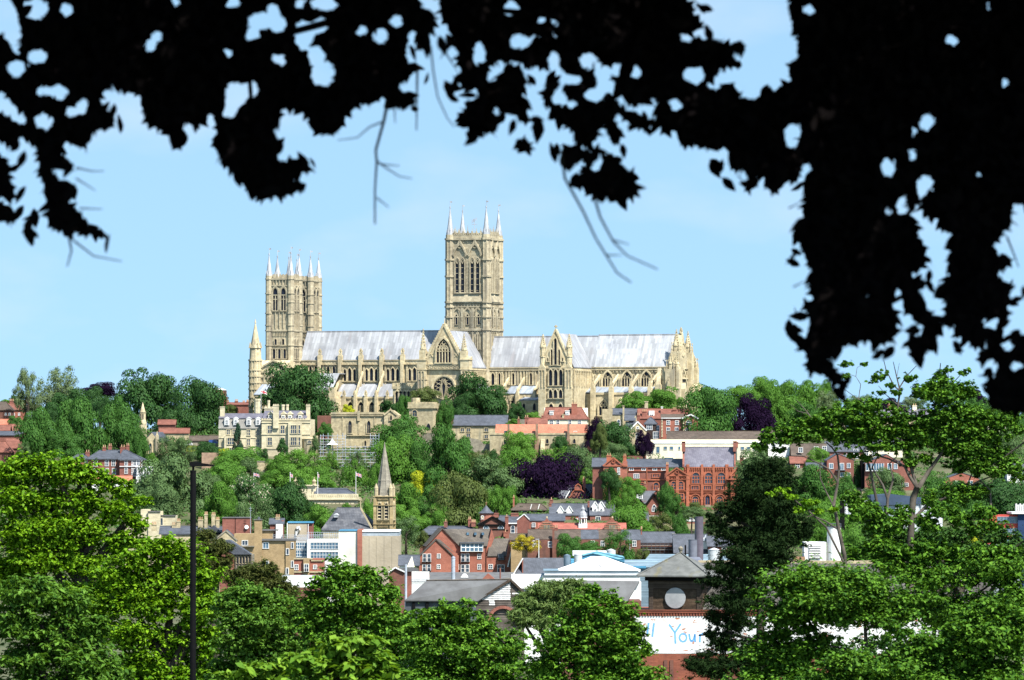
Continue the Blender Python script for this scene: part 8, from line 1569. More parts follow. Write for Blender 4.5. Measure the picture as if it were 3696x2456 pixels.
def near_tree(name, label, cat, crop, Y, blobs, Lpx, col, limbs=(), base=None, shape=(1, .62), layers=3.0, per=9, spread=1.5, seed=1, bark=None, up=1.25, group='near trees below the hill', depth=.8, grow=1.0, flat=.7, reach=1.12):
 blobs = [(q[0], q[1], q[2] * grow, q[3] * grow, *q[4:]) for q in blobs]
 rng = np.random.default_rng(seed); s_ = CROP[crop][2]; kk = K * Y
 bx, by = base if base else (sum(b[0] for b in blobs) / len(blobs), max(b[1] for b in blobs))
 X = at(*src(crop, bx, by), Y).x; g = ground(Y); root = empty(name, (X, Y, g), 0, label, cat, group); o = Vector((X, Y, g))
 Ps, Ns, Ts = [], [], []; L = Lpx * kk * 1.25
 centres = []
 if name != 'pine_tree' and crop != 'H' and Y < 200:
  xs = [q[0] for q in blobs]; blobs = blobs + [(min(xs) * f + max(xs) * (1 - f), max(q[1] for q in blobs) + 45 * s_ / .6386, (max(xs) - min(xs)) * .3 + 30, 50 * s_ / .6386, .7) for f in (.1, .5, .9)]
 for i, bl in enumerate(blobs):
  x, y, rx, ry = bl[:4]; dens = bl[4] if len(bl) > 4 else 1
  dyy = rng.uniform(-1, 1) * .35 * rx / s_ * kk
  c = np.array(at(*src(crop, x, y), Y + dyy) - o); rad = np.array([rx / s_ * kk, max(rx, ry) / s_ * kk * depth, ry / s_ * kk]); centres.append((c, rad))
  n = int(2.3 * layers * dens * math.pi * (rx / s_) * (ry / s_) / (Lpx * Lpx * shape[1] * .5))
  p, nn, t = spray_leaves(rng, c, rad, n, L, shape, per, spread, up, flat, reach); Ps.append(p); Ns.append(nn); Ts.append(t)
 P, N, T = np.concatenate(Ps), np.concatenate(Ns), np.concatenate(Ts); q = rng.uniform(.55, 1.4, len(P))
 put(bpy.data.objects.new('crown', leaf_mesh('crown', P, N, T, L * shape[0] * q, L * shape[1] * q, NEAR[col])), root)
 b = MB(); bark = bark or BARK
 if limbs:
  for pts, r0, r1 in limbs:
   pp = [np.array(at(*src(crop, x, y), Y + dy_) - o) for x, y, dy_ in [(p if len(p) > 2 else (*p, 0)) for p in pts]]
   n = len(pp); b.tube(pp, [(r0 + (r1 - r0) * i / (n - 1)) / s_ * kk for i in range(n)], 8)
  b.obj('trunk', bark, root, True)
 else:
  top = max(c[2] for c, _ in centres); r = .022 * max(top, 4)
  b.tube([(0, 0, -.5), (.02 * top, 0, top * .4), (0, 0, top * .7), (.03 * top, 0, top)], [r * 1.2, r, r * .6, r * .2], 8)
  for c, rad in centres: z0 = max(.3 * top, c[2] - 1.2 * abs(c[0]) - rad[2]); z0 = min(z0, top * .9); b.tube([(0, 0, z0), tuple((c + np.array([0, 0, z0])) * np.array([.5, .5, .5])), tuple(c)], [r * .5, r * .3, r * .1], 6)
  b.obj('trunk', bark, root, True)
 return root
near_tree('sycamore_tree', 'bright sunlit tree at the left edge, tallest of the left foreground', 'tree', 'O', 175,
  [(20, 1100, 60, 45), (70, 1085, 60, 40), (130, 1095, 60, 45), (185, 1095, 50, 40), (240, 1115, 40, 35), (285, 1135, 40, 30), (320, 1160, 28, 20), (30, 1165, 70, 50), (110, 1160, 70, 50), (190, 1165, 60, 40), (260, 1180, 50, 40), (300, 1200, 35, 20), (50, 1240, 80, 55), (140, 1235, 70, 50), (215, 1230, 50, 40), (80, 1300, 80, 50), (180, 1300, 70, 45), (20, 1330, 60, 60), (270, 1260, 40, 34), (318, 1215, 34, 26), (300, 1250, 40, 30)], 12, 'lime', seed=1, layers=2.6)
near_tree('sycamore_tree', 'bright sunlit tree behind the lamp column', 'tree', 'O', 160,
  [(370, 1270, 60, 35), (320, 1300, 60, 40), (430, 1290, 60, 40), (270, 1340, 70, 45), (390, 1340, 75, 50), (470, 1350, 50, 50), (220, 1400, 80, 50), (340, 1400, 80, 50), (450, 1420, 60, 60), (290, 1470, 80, 50), (400, 1490, 80, 50), (480, 1490, 45, 60), (330, 1545, 90, 50), (450, 1555, 70, 40), (490, 1400, 30, 40)], 12, 'lime', seed=2, layers=2.6)
near_tree('linden_tree', 'pale leaved tree in the bottom left corner', 'tree', 'O', 115,
  [(60, 1380, 80, 50), (150, 1400, 70, 50), (40, 1450, 70, 50), (130, 1470, 90, 50), (210, 1460, 50, 45), (70, 1530, 90, 50), (190, 1535, 80, 50), (250, 1560, 50, 40)], 15, 'dim', seed=3, shape=(1.25, .5), layers=2.8)
near_tree('conifer', 'brown green conifer just right of the lamp column', 'conifer', 'O', 330, [(470, 1240, 26, 22), (490, 1270, 34, 24), (515, 1265, 24, 18), (475, 1295, 40, 26), (520, 1300, 24, 20), (480, 1335, 40, 30)], 7, 'leyland', seed=4, shape=(1.6, .35), per=14, spread=1.2, layers=3)
near_tree('conifer', 'feathery brown conifer hedge in front of the low white roof', 'conifer', 'O', 290, [(545, 1335, 34, 28), (585, 1330, 30, 30), (615, 1320, 26, 26), (580, 1365, 50, 36), (635, 1355, 36, 32), (665, 1370, 26, 26), (620, 1395, 60, 36), (550, 1385, 40, 30)], 7, 'leyland', seed=5, shape=(1.8, .35), per=14, spread=1.2, layers=3)
near_tree('lime_tree', 'cool green round tree between the lamp column and the centre tree', 'tree', 'O', 150,
  [(560, 1385, 60, 40), (620, 1400, 60, 40), (530, 1430, 50, 45), (600, 1450, 80, 50), (670, 1430, 50, 45), (560, 1500, 70, 50), (650, 1500, 70, 50), (520, 1545, 50, 40), (600, 1555, 80, 40)], 11, 'dim', seed=6, layers=3)
near_tree('lime_tree', 'rounded sunlit tree standing left of the timber shed', 'tree', 'O', 140,
  [(795, 1325, 50, 36), (850, 1345, 50, 36), (760, 1355, 50, 40), (900, 1375, 36, 36), (820, 1390, 70, 40), (730, 1400, 45, 45), (780, 1440, 80, 50), (870, 1430, 60, 45), (910, 1440, 36, 45), (720, 1460, 50, 50), (850, 1490, 90, 50), (930, 1490, 40, 50), (760, 1500, 60, 50), (900, 1545, 70, 40)], 12, 'green', seed=7, layers=3)
near_tree('sunflower_leaved_shrub', 'large leaved sunlit bush at the bottom centre left', 'shrub', 'O', 78,
  [(830, 1485, 50, 28), (770, 1505, 60, 35), (860, 1520, 60, 40), (700, 1530, 70, 35), (790, 1550, 90, 36), (620, 1550, 70, 28), (890, 1555, 50, 30), (560, 1562, 50, 18)], 25, 'broad', seed=8, layers=3, shape=(1.1, .72), per=6, spread=1.1)
near_tree('maple_tree', 'sunlit tree under the timber shed gable', 'tree', 'O', 125,
  [(1010, 1425, 50, 36), (1065, 1415, 40, 30), (960, 1450, 40, 40), (1040, 1465, 70, 40), (1110, 1460, 55, 40), (980, 1505, 60, 50), (1080, 1515, 80, 50), (1170, 1500, 60, 45), (1000, 1550, 80, 40), (1140, 1550, 90, 40)], 11, 'green', seed=9, layers=2.8)
near_tree('willow_tree', 'pale willow in front of the white hall', 'tree', 'O', 240,
  [(1260, 1370, 46, 30), (1310, 1362, 46, 26), (1215, 1395, 38, 32), (1270, 1405, 60, 34), (1340, 1385, 40, 30), (1200, 1425, 30, 24), (1250, 1435, 50, 26, .7)], 8, 'willow', seed=10, shape=(1.8, .4), layers=2.8, spread=1.8, up=.4)
near_tree('lime_tree', 'tall sunlit lime tree left of the painted works wall', 'tree', 'O', 118,
  [(1365, 1370, 26, 26), (1400, 1385, 30, 26), (1345, 1400, 40, 30), (1390, 1425, 60, 36), (1440, 1420, 36, 36), (1330, 1450, 60, 40), (1400, 1475, 70, 40), (1460, 1465, 36, 36), (1290, 1495, 60, 40), (1360, 1525, 80, 45), (1440, 1520, 60, 45), (1490, 1500, 24, 24, .7), (1260, 1545, 70, 40), (1470, 1556, 50, 30), (1400, 1560, 80, 30)], 12, 'green', seed=11, layers=3)
near_tree('pine_tree', 'dark pine in front of the right end of the works', 'pine', 'O', 195,
  [(1775, 1085, 40, 30), (1745, 1105, 36, 30), (1800, 1110, 40, 36), (1715, 1140, 40, 30), (1765, 1150, 60, 40), (1815, 1165, 40, 40), (1690, 1180, 40, 30), (1740, 1200, 60, 40), (1800, 1215, 60, 40), (1660, 1215, 28, 24), (1700, 1245, 50, 30), (1770, 1260, 60, 36), (1830, 1240, 30, 30), (1640, 1195, 14, 16), (1720, 1290, 60, 28), (1670, 1315, 46, 20), (1640, 1345, 34, 14, .8), (1790, 1300, 50, 26), (1700, 1350, 60, 24, .8), (1660, 1390, 50, 20, .8), (1730, 1395, 46, 22, .8), (1648, 1430, 26, 18), (1690, 1445, 46, 26, .9), (1640, 1465, 18, 18), (1668, 1490, 42, 28), (1612, 1540, 34, 26), (1650, 1545, 60, 40), (1720, 1520, 50, 40), (1740, 1560, 60, 30), (1860, 1230, 18, 30), (1760, 1180, 60, 90), (1740, 1300, 70, 60), (1700, 1400, 60, 60, .6)], 8, 'pine',
  limbs=[([(1752, 1700), (1753, 1500), (1752, 1350), (1757, 1200), (1770, 1075)], 13, 3), ([(1752, 1330), (1700, 1315), (1650, 1320)], 4, 1.5), ([(1752, 1280), (1810, 1270), (1850, 1230)], 4, 1.5), ([(1753, 1400), (1690, 1380), (1640, 1395)], 4, 1.5), ([(1753, 1480), (1680, 1460), (1610, 1465)], 5, 1.5), ([(1755, 1230), (1700, 1200), (1655, 1205)], 4, 1.2), ([(1753, 1540), (1670, 1530), (1590, 1530)], 5, 2)],
  base=(1752, 1700), seed=12, shape=(1.5, .3), spread=-1.5, layers=2.5, up=.1, reach=1.35, flat=1.1, grow=.86)
H_L = [([(1150, 1800), (1150, 1500), (1165, 1250), (1175, 1100), (1205, 1020)], 26, 22), ([(1205, 1020), (1150, 940), (1115, 870), (1000, 815), (900, 790)], 14, 4), ([(1205, 1030), (1185, 960), (1145, 820), (1095, 700), (1060, 560), (1070, 420), (1085, 330)], 14, 6), ([(1215, 1020), (1290, 900), (1390, 760), (1450, 700), (1515, 650)], 17, 6), ([(1390, 770), (1350, 640), (1325, 520), (1335, 400), (1355, 280), (1370, 140)], 10, 3),
 ([(1170, 1250), (1270, 1150), (1430, 1080), (1560, 1020), (1650, 970), (1750, 935)], 13, 4), ([(1085, 340), (1040, 300), (985, 190), (968, 120)], 6, 2), ([(1085, 340), (1060, 240), (1035, 130)], 6, 2), ([(1075, 320), (1130, 230), (1198, 160)], 5, 2), ([(1060, 430), (980, 360), (930, 300)], 4, 1.5), ([(1060, 240), (1078, 140)], 2, 1), ([(1335, 430), (1440, 300), (1545, 185)], 6, 1.5), ([(1430, 320), (1420, 180)], 5, 1.5), ([(1330, 450), (1240, 490), (1150, 540)], 6, 2), ([(1560, 1000), (1600, 900), (1640, 760)], 6, 2), ([(1650, 970), (1720, 1040), (1730, 1200)], 5, 8),
 ([(720, 1800), (690, 1500), (650, 1320), (625, 1190), (612, 1140)], 16, 10), ([(612, 1150), (640, 1000), (652, 880), (640, 790), (600, 735), (560, 700)], 11, 4), ([(640, 975), (580, 890), (500, 845), (400, 800), (280, 795)], 8, 2), ([(612, 1150), (560, 1050), (520, 960), (515, 870), (540, 790), (500, 755)], 6, 2), ([(650, 1320), (560, 1260), (470, 1220), (430, 1225)], 7, 2),
 ([(985, 1800), (985, 1400), (975, 1270), (925, 1150), (890, 980), (872, 890), (840, 800), (800, 735), (740, 640)], 15, 4), ([(985, 1280), (995, 1100), (960, 1000), (885, 880), (930, 790), (1060, 840)], 11, 3), ([(995, 1100), (1035, 960), (1010, 850), (1060, 800), (1055, 740)], 9, 2), ([(465, 540), (420, 480), (345, 395)], 6, 2), ([(440, 500), (360, 480), (305, 430)], 4, 1.5), ([(860, 430), (780, 390), (690, 325)], 4, 1.5), ([(790, 390), (805, 290), (770, 235), (715, 215)], 3, 1.2), ([(770, 235), (780, 170), (830, 150)], 2.2, 1), ([(1065, 430), (1160, 500), (1200, 470)], 5, 2), ([(1960, 700), (1800, 820), (1700, 880)], 6, 3)]
near_tree('sycamore_tree', 'tall open sycamore with bare dead twigs on top at the right', 'tree', 'H', 150,
  [(690, 155, 45, 22, .8), (830, 148, 24, 14, .8), (695, 240, 34, 16, .7), (900, 262, 34, 28), (955, 240, 34, 28), (945, 355, 34, 14), (1020, 305, 24, 22), (1060, 352, 38, 18), (1150, 250, 46, 30), (1380, 250, 50, 40), (1440, 190, 34, 18, .6), (1530, 215, 40, 24, .6), (1330, 310, 80, 40), (1440, 320, 90, 50), (1270, 360, 80, 40), (1380, 390, 110, 50), (1520, 370, 80, 50), (1590, 350, 34, 40), (1200, 370, 40, 24),
  (760, 450, 90, 34), (880, 450, 90, 40), (650, 500, 90, 34), (540, 545, 90, 40), (720, 540, 120, 50), (880, 550, 110, 60), (430, 575, 100, 40), (330, 610, 90, 40), (240, 650, 70, 34), (290, 690, 90, 34), (150, 680, 60, 34, .9), (100, 740, 60, 30, .8), (150, 610, 20, 16), (230, 760, 34, 24), (440, 660, 110, 44), (580, 640, 100, 54), (690, 660, 100, 60), (820, 670, 110, 60), (960, 640, 110, 60), (900, 740, 90, 36), (1010, 740, 90, 34), (1080, 560, 90, 60), (1180, 640, 100, 70), (1130, 730, 90, 40), (1060, 480, 50, 34, .7), (1300, 560, 100, 60), (1310, 680, 90, 60), (1430, 520, 100, 60), (1560, 540, 110, 60), (1700, 560, 90, 50), (1800, 570, 80, 40), (1880, 530, 60, 40), (1910, 620, 50, 40), (1450, 620, 100, 60), (1600, 650, 120, 60), (1740, 670, 80, 50), (1440, 760, 80, 60), (1560, 770, 110, 60), (1690, 780, 90, 60), (1800, 830, 90, 50), (1890, 900, 70, 50), (1620, 880, 100, 50), (1760, 920, 90, 40), (1500, 880, 60, 50), (1270, 830, 50, 40, .7), (1160, 850, 60, 50, .8), (740, 800, 40, 20), (850, 820, 50, 34, .8), (1950, 950, 40, 30), (800, 1180, 90, 60), (900, 1230, 90, 50), (1040, 1290, 90, 60), (960, 1340, 90, 60), (740, 1110, 60, 40, .8), (1300, 1130, 70, 40), (1110, 1210, 60, 40), (1480, 1090, 120, 60), (1620, 1060, 100, 50)], 9, 'maple', limbs=H_L, base=(1150, 1800), seed=13, shape=(1.1, .8), layers=4.4, grow=1.2, flat=1.0, reach=1.45, bark=BARKG)
near_tree('maple_tree', 'leafy young tree hanging before the pine with bright sprays', 'tree', 'H', 135,
  [(240, 1040, 70, 24, .8), (310, 1090, 80, 30, .9), (180, 1070, 50, 20, .7), (440, 1130, 80, 34), (380, 1180, 70, 24, .8), (510, 1190, 60, 30), (610, 1180, 40, 20)], 11, 'lime', limbs=[([(700, 1800), (690, 1560), (560, 1300), (430, 1180), (300, 1080), (200, 1050)], 10, 2), ([(430, 1180), (500, 1190), (620, 1185)], 3, 1)], base=(700, 1800), seed=14, shape=(1.1, .7), layers=2.8, bark=BARKG)
near_tree('maple_tree', 'low spreading tree filling the right foreground around the bare trunk', 'tree', 'L', 128,
  [(1250, 130, 80, 40), (1180, 180, 70, 40, .9), (1330, 170, 70, 50), (1420, 250, 80, 50), (1300, 250, 80, 50), (1370, 330, 60, 50), (1640, 210, 70, 40), (1750, 140, 80, 50), (1700, 250, 80, 40), (1850, 130, 60, 40), (1900, 210, 100, 50), (2080, 160, 90, 50), (2130, 240, 80, 40), (2000, 280, 70, 40), (1240, 400, 110, 40), (1180, 450, 70, 40), (1400, 400, 110, 50), (1350, 470, 100, 40), (1520, 440, 110, 50), (1660, 390, 100, 50), (1640, 480, 110, 50), (1800, 420, 100, 60), (1900, 480, 100, 60), (2050, 440, 100, 50), (2200, 450, 110, 60), (2300, 520, 80, 70), (2080, 560, 90, 50), (2230, 630, 120, 60), (1560, 560, 90, 34, .7), (1750, 560, 80, 30, .7), (2000, 640, 70, 40, .7), (2320, 720, 80, 60), (1700, 640, 260, 90, .5), (2100, 560, 260, 120, .6), (1450, 560, 200, 70, .5)], 11, 'maple',
  limbs=[([(1900, 1600), (1920, 900), (1880, 700), (1800, 560), (1700, 440)], 26, 6), ([(1910, 860), (2050, 700), (2200, 600)], 12, 4), ([(2360, 910), (2150, 915), (2050, 945), (1960, 1010)], 5, 3), ([(2360, 500), (2230, 530), (2150, 555)], 5, 3), ([(2360, 340), (2280, 400), (2210, 450)], 6, 3), ([(1750, 620), (1560, 500), (1420, 430)], 8, 3)], base=(1900, 1600), seed=15, shape=(1.1, .75), layers=3.2, grow=1.25, flat=.95, bark=BARK)
near_tree('maple_tree', 'sunlit tree in layered sprays below the pine at the bottom right', 'tree', 'L', 112,
  [(650, 610, 100, 34), (560, 640, 60, 30), (780, 590, 90, 36), (900, 590, 100, 44), (1040, 620, 110, 50), (760, 670, 110, 36), (930, 680, 110, 40), (640, 690, 70, 30, .7), (500, 700, 60, 26, .8), (430, 740, 40, 20, .7), (950, 760, 90, 40), (1090, 770, 100, 44), (700, 830, 90, 34), (880, 840, 100, 36, .9), (1250, 790, 110, 44), (1400, 790, 100, 44), (1180, 850, 90, 34), (1540, 780, 110, 44), (1700, 770, 100, 44), (1780, 850, 80, 50, .9), (560, 1030, 90, 40), (480, 1100, 90, 34), (640, 1000, 90, 34, .9), (800, 980, 100, 34), (930, 1060, 90, 50), (760, 1090, 110, 50), (620, 1150, 110, 44), (480, 1200, 90, 40), (900, 1150, 90, 40), (430, 1290, 100, 36), (600, 1260, 100, 50), (760, 1200, 80, 50), (720, 1310, 100, 34), (700, 1180, 300, 140, .45), (1000, 900, 260, 90, .5), (1350, 880, 260, 80, .5), (850, 650, 320, 110, .8), (1200, 700, 300, 110, .7), (900, 800, 320, 110, .7), (680, 900, 240, 110, .7)], 11, 'maple',
  limbs=[([(1240, 1600), (1240, 1150), (1225, 900), (1100, 760), (950, 640)], 18, 5), ([(1235, 980), (1420, 850), (1600, 790)], 9, 3), ([(1240, 1150), (950, 1080), (700, 1090)], 9, 3), ([(730, 720), (620, 680), (560, 640)], 4, 1.5)], base=(1240, 1600), seed=16, shape=(1.1, .75), layers=3.2, grow=1.25, flat=.95, bark=BARK)
near_tree('maple_tree', 'dense sunlit tree in the bottom right corner', 'tree', 'L', 98,
  [(1420, 960, 80, 40), (1480, 1010, 90, 40), (1380, 1030, 50, 34), (1960, 880, 90, 50), (2080, 830, 100, 60), (2230, 850, 110, 70), (1900, 980, 90, 50), (2040, 970, 110, 60), (2190, 980, 110, 70), (2310, 1000, 80, 90), (1800, 1090, 100, 50), (1640, 1100, 100, 60), (1550, 1150, 80, 60), (1950, 1090, 110, 60), (2110, 1100, 110, 60), (2270, 1130, 110, 70), (1000, 1230, 110, 50), (1150, 1190, 110, 50), (1100, 1290, 120, 44), (1300, 1240, 110, 50), (1450, 1230, 100, 60), (1600, 1250, 110, 60), (1760, 1200, 110, 60), (1920, 1220, 120, 60), (2080, 1230, 120, 60), (2250, 1260, 120, 60), (900, 1300, 100, 34), (1300, 1310, 120, 34), (1500, 1310, 130, 34), (1700, 1310, 130, 34), (1900, 1310, 130, 34), (2100, 1315, 140, 34), (2100, 1050, 280, 200, .5), (1700, 1150, 320, 140, .5), (1250, 1260, 320, 90, .5)], 12, 'maple', seed=17, shape=(1.1, .75), layers=3.2, grow=1.2, flat=.95, limbs=[([(1750, 1700), (1760, 1300), (1800, 1100), (1900, 950)], 20, 6), ([(1770, 1200), (1600, 1120), (1480, 1020)], 9, 3), ([(1790, 1120), (2000, 1010), (2200, 900)], 10, 3), ([(1755, 1320), (1400, 1250), (1100, 1220)], 9, 3)], base=(1750, 1700))
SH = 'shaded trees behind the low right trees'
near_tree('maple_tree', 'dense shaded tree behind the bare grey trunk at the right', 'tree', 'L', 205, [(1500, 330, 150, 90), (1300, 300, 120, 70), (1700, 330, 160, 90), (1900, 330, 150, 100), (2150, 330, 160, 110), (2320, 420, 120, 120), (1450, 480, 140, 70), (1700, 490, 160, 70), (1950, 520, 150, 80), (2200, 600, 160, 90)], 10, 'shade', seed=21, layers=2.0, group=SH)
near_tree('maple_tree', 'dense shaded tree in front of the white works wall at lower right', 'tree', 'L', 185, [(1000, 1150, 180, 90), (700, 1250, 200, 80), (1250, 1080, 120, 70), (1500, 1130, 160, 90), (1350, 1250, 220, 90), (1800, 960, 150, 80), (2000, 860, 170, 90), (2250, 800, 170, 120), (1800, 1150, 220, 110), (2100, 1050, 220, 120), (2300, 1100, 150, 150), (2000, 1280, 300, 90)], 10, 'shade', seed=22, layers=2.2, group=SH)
def lamp_and_beech():
 Y = 140; g = ground(Y)
 V = Bld('street_lamp', 'black street lamp column with a slim head in front of the left trees', 'street lamp', 'D', 1822, Y)
 zt = V.z(1045); V.mesh('pole', BLACK, lambda b: [b.ngon(0, 0, -.3, zt, .08, .078, 14), b.ngon(0, 0, zt - .02, zt + .012, .088, .08, 14), b.ngon(0, 0, zt + .01, V.z(990), .03, .03, 10)])
 def head(b):
  x0, x1 = V.u(1786), V.u(2022); z0 = V.z(1005); z1 = V.z(962)
  b.ngon(x0 + .1, 0, V.z(1010), z1 - .03, .05, .055, 12); b.ext([(x0, z1 - .06), (x0 + .03, z1), (x0 + .16, z1), (x1, V.z(990)), (x1, V.z(1003)), (x0 + .22, z0), (x0 + .05, z0)], -.09, .09)
 V.mesh('lamp_head', BLACK, head)
 Yb = 18.0; rng = np.random.default_rng(77); s_ = CROP['M'][2]
 polys = [
 ('M', [(60, -330), (90, 40), (120, 150), (130, 300), (60, 300), (70, 240), (0, 190), (-130, 130), (-290, 220), (-240, 330), (-330, 470), (-150, 560), (-40, 520), (20, 500), (60, 590), (180, 680), (120, 700), (20, 640), (-90, 620), (-130, 700), (-30, 760), (80, 860), (100, 790), (180, 790), (230, 950), (260, 1040), (250, 1120), (290, 1290), (390, 1350), (430, 1320), (520, 1330), (650, 1385), (610, 1320), (530, 1285), (450, 1260), (450, 1190), (370, 1130), (430, 1100), (400, 1030), (280, 1000), (260, 950), (430, 990), (350, 890), (340, 800), (470, 830), (510, 760), (600, 710), (740, 680), (600, 680), (660, 630), (570, 580), (570, 510), (640, 480), (700, 520), (760, 520), (800, 570), (815, 680), (930, 750), (1010, 840), (1050, 800), (1020, 690), (1130, 730), (1150, 660), (1220, 660), (1225, 800), (1240, 900), (1340, 1010), (1400, 1090), (1480, 1140), (1620, 1110), (1730, 1080), (1650, 1010), (1780, 955), (1720, 890), (1570, 920), (1590, 800), (1550, 730), (1590, 620), (1720, 640), (1750, 700), (1840, 770), (1960, 690), (1960, -330)]),
 ('M', [(-30, 880), (130, 950), (60, 940), (60, 1040), (100, 1140), (0, 1100), (-30, 1100)]), ('M', [(-30, 1150), (60, 1170), (80, 1260), (-30, 1240)]), ('M', [(135, 1310), (180, 1290), (200, 1360), (160, 1360)]), ('M', [(100, 1210), (200, 1260), (160, 1280), (110, 1240)]),
 ('N', [(-20, -330), (-20, 700), (40, 640), (120, 570), (240, 560), (290, 610), (380, 590), (435, 640), (430, 560), (330, 500), (350, 440), (430, 410), (480, 420), (420, 370), (440, 300), (500, 290), (490, 200), (540, 200), (500, 150), (560, 130), (500, 80), (440, 30), (440, -330)]),
 ('N', [(500, -330), (560, 90), (640, 220), (570, 260), (570, 310), (650, 250), (680, 430), (600, 480), (600, 550), (670, 480), (700, 500), (700, 600), (655, 670), (690, 745), (720, 680), (730, 810), (800, 750), (890, 780), (870, 700), (960, 745), (900, 690), (860, 640), (850, 590), (1050, 690), (1070, 590), (980, 600), (1050, 490), (1080, 460), (1000, 390), (900, 380), (950, 460), (880, 440), (840, 520), (820, 400), (900, 340), (1170, 400), (1180, 500), (1100, 540), (1180, 620), (1210, 700), (1320, 740), (1330, 800), (1390, 830), (1460, 790), (1460, 720), (1520, 690), (1590, 640), (1680, 700), (1750, 740), (1640, 650), (1560, 590), (1540, 530), (1650, 590), (1780, 560), (1790, 660), (1840, 760), (1880, 730), (1960, 850), (1960, -330)]),
 ('N', [(1190, 840), (1260, 815), (1350, 835), (1600, 885), (1570, 950), (1650, 985), (1690, 1075), (1640, 1130), (1590, 1155), (1500, 1100), (1470, 1135), (1430, 1110), (1380, 1045), (1330, 1090), (1295, 1050), (1350, 975), (1400, 960), (1330, 900), (1270, 970), (1255, 870)]), ('N', [(1080, 700), (1110, 670), (1140, 710), (1110, 770)]), ('N', [(950, 780), (1060, 800), (1070, 860), (1000, 840)]), ('N', [(1505, 720), (1550, 680), (1590, 740), (1560, 800), (1520, 780)]), ('N', [(1600, 660), (1660, 640), (1755, 745), (1640, 720)]),
 ('P', [(-20, -330), (-20, 840), (60, 810), (130, 830), (220, 860), (290, 800), (270, 900), (300, 980), (350, 960), (385, 1085), (430, 985), (530, 1095), (570, 1010), (640, 1060), (690, 920), (750, 930), (690, 1030), (680, 1110), (2150, 1110), (2290, 900), (2230, 700), (2380, 420), (2330, 160), (2420, -330), (585, -330), (610, 110), (645, 210), (640, 350), (570, 400), (630, 430), (545, 510), (440, 505), (460, 565), (370, 575), (300, 540), (320, 500), (250, 475), (150, 515), (130, 490), (190, 440), (210, 370), (330, 385), (260, 320), (350, 300), (340, 250), (240, 265), (150, 220), (80, 220), (50, 170), (140, 155), (40, 110), (110, 40), (30, 20)]),
 ('P', [(185, 1000), (225, 915), (205, 910)]), ('P', [(285, 1095), (340, 1040), (310, 1040)]),
 ('Q', [(490, -20), (460, 190), (390, 220), (450, 260), (380, 330), (460, 370), (470, 480), (510, 520), (510, 640), (440, 810), (350, 970), (430, 1080), (500, 1170), (490, 1250), (530, 1280), (570, 1250), (640, 1330), (765, 1385), (750, 1290), (630, 1190), (640, 1140), (745, 1165), (720, 1050), (820, 1085), (920, 1030), (960, 1090), (1050, 1070), (1110, 1000), (1140, 910), (1090, 770), (1170, 770), (1230, 900), (1190, 1050), (1210, 1150), (1305, 1240), (1300, 1130), (1395, 1120), (1390, 1030), (1440, 1000), (1440, 890), (1320, 820), (1300, 740), (1200, 640), (1380, 630), (1180, 560), (1370, 530), (1290, 420), (1330, 400), (1240, 290), (1290, 270), (1210, 160), (1270, 90), (1270, -20)]),
 ('Q', [(1280, -20), (1280, 80), (1360, 185), (1410, 140), (1440, 270), (1510, 240), (1510, 400), (1480, 450), (1490, 590), (1410, 650), (1410, 750), (1480, 690), (1450, 860), (1440, 940), (1530, 940), (1560, 1020), (1680, 1080), (1700, 1200), (1750, 1310), (1760, 1450), (1830, 1540), (2080, 1570), (2190, 1440), (2120, 1250), (2200, 1060), (2100, 1000), (2050, 1000), (1880, 960), (1700, 930), (1740, 860), (1925, 915), (1880, 800), (1980, 800), (1860, 640), (2005, 745), (1830, 570), (1910, 490), (1810, 390), (1850, 270), (1950, 210), (1920, 90), (1990, 60), (2090, 230), (2230, 330), (2290, 120), (2350, -20)]), ('Q', [(1000, 1120), (1060, 1180), (1030, 1130)]), ('Q', [(690, 1400), (760, 1460), (720, 1400)]), ('Q', [(1540, 1050), (1590, 1130), (1550, 1120)]), ('Q', [(370, 480), (420, 420), (390, 480)])]
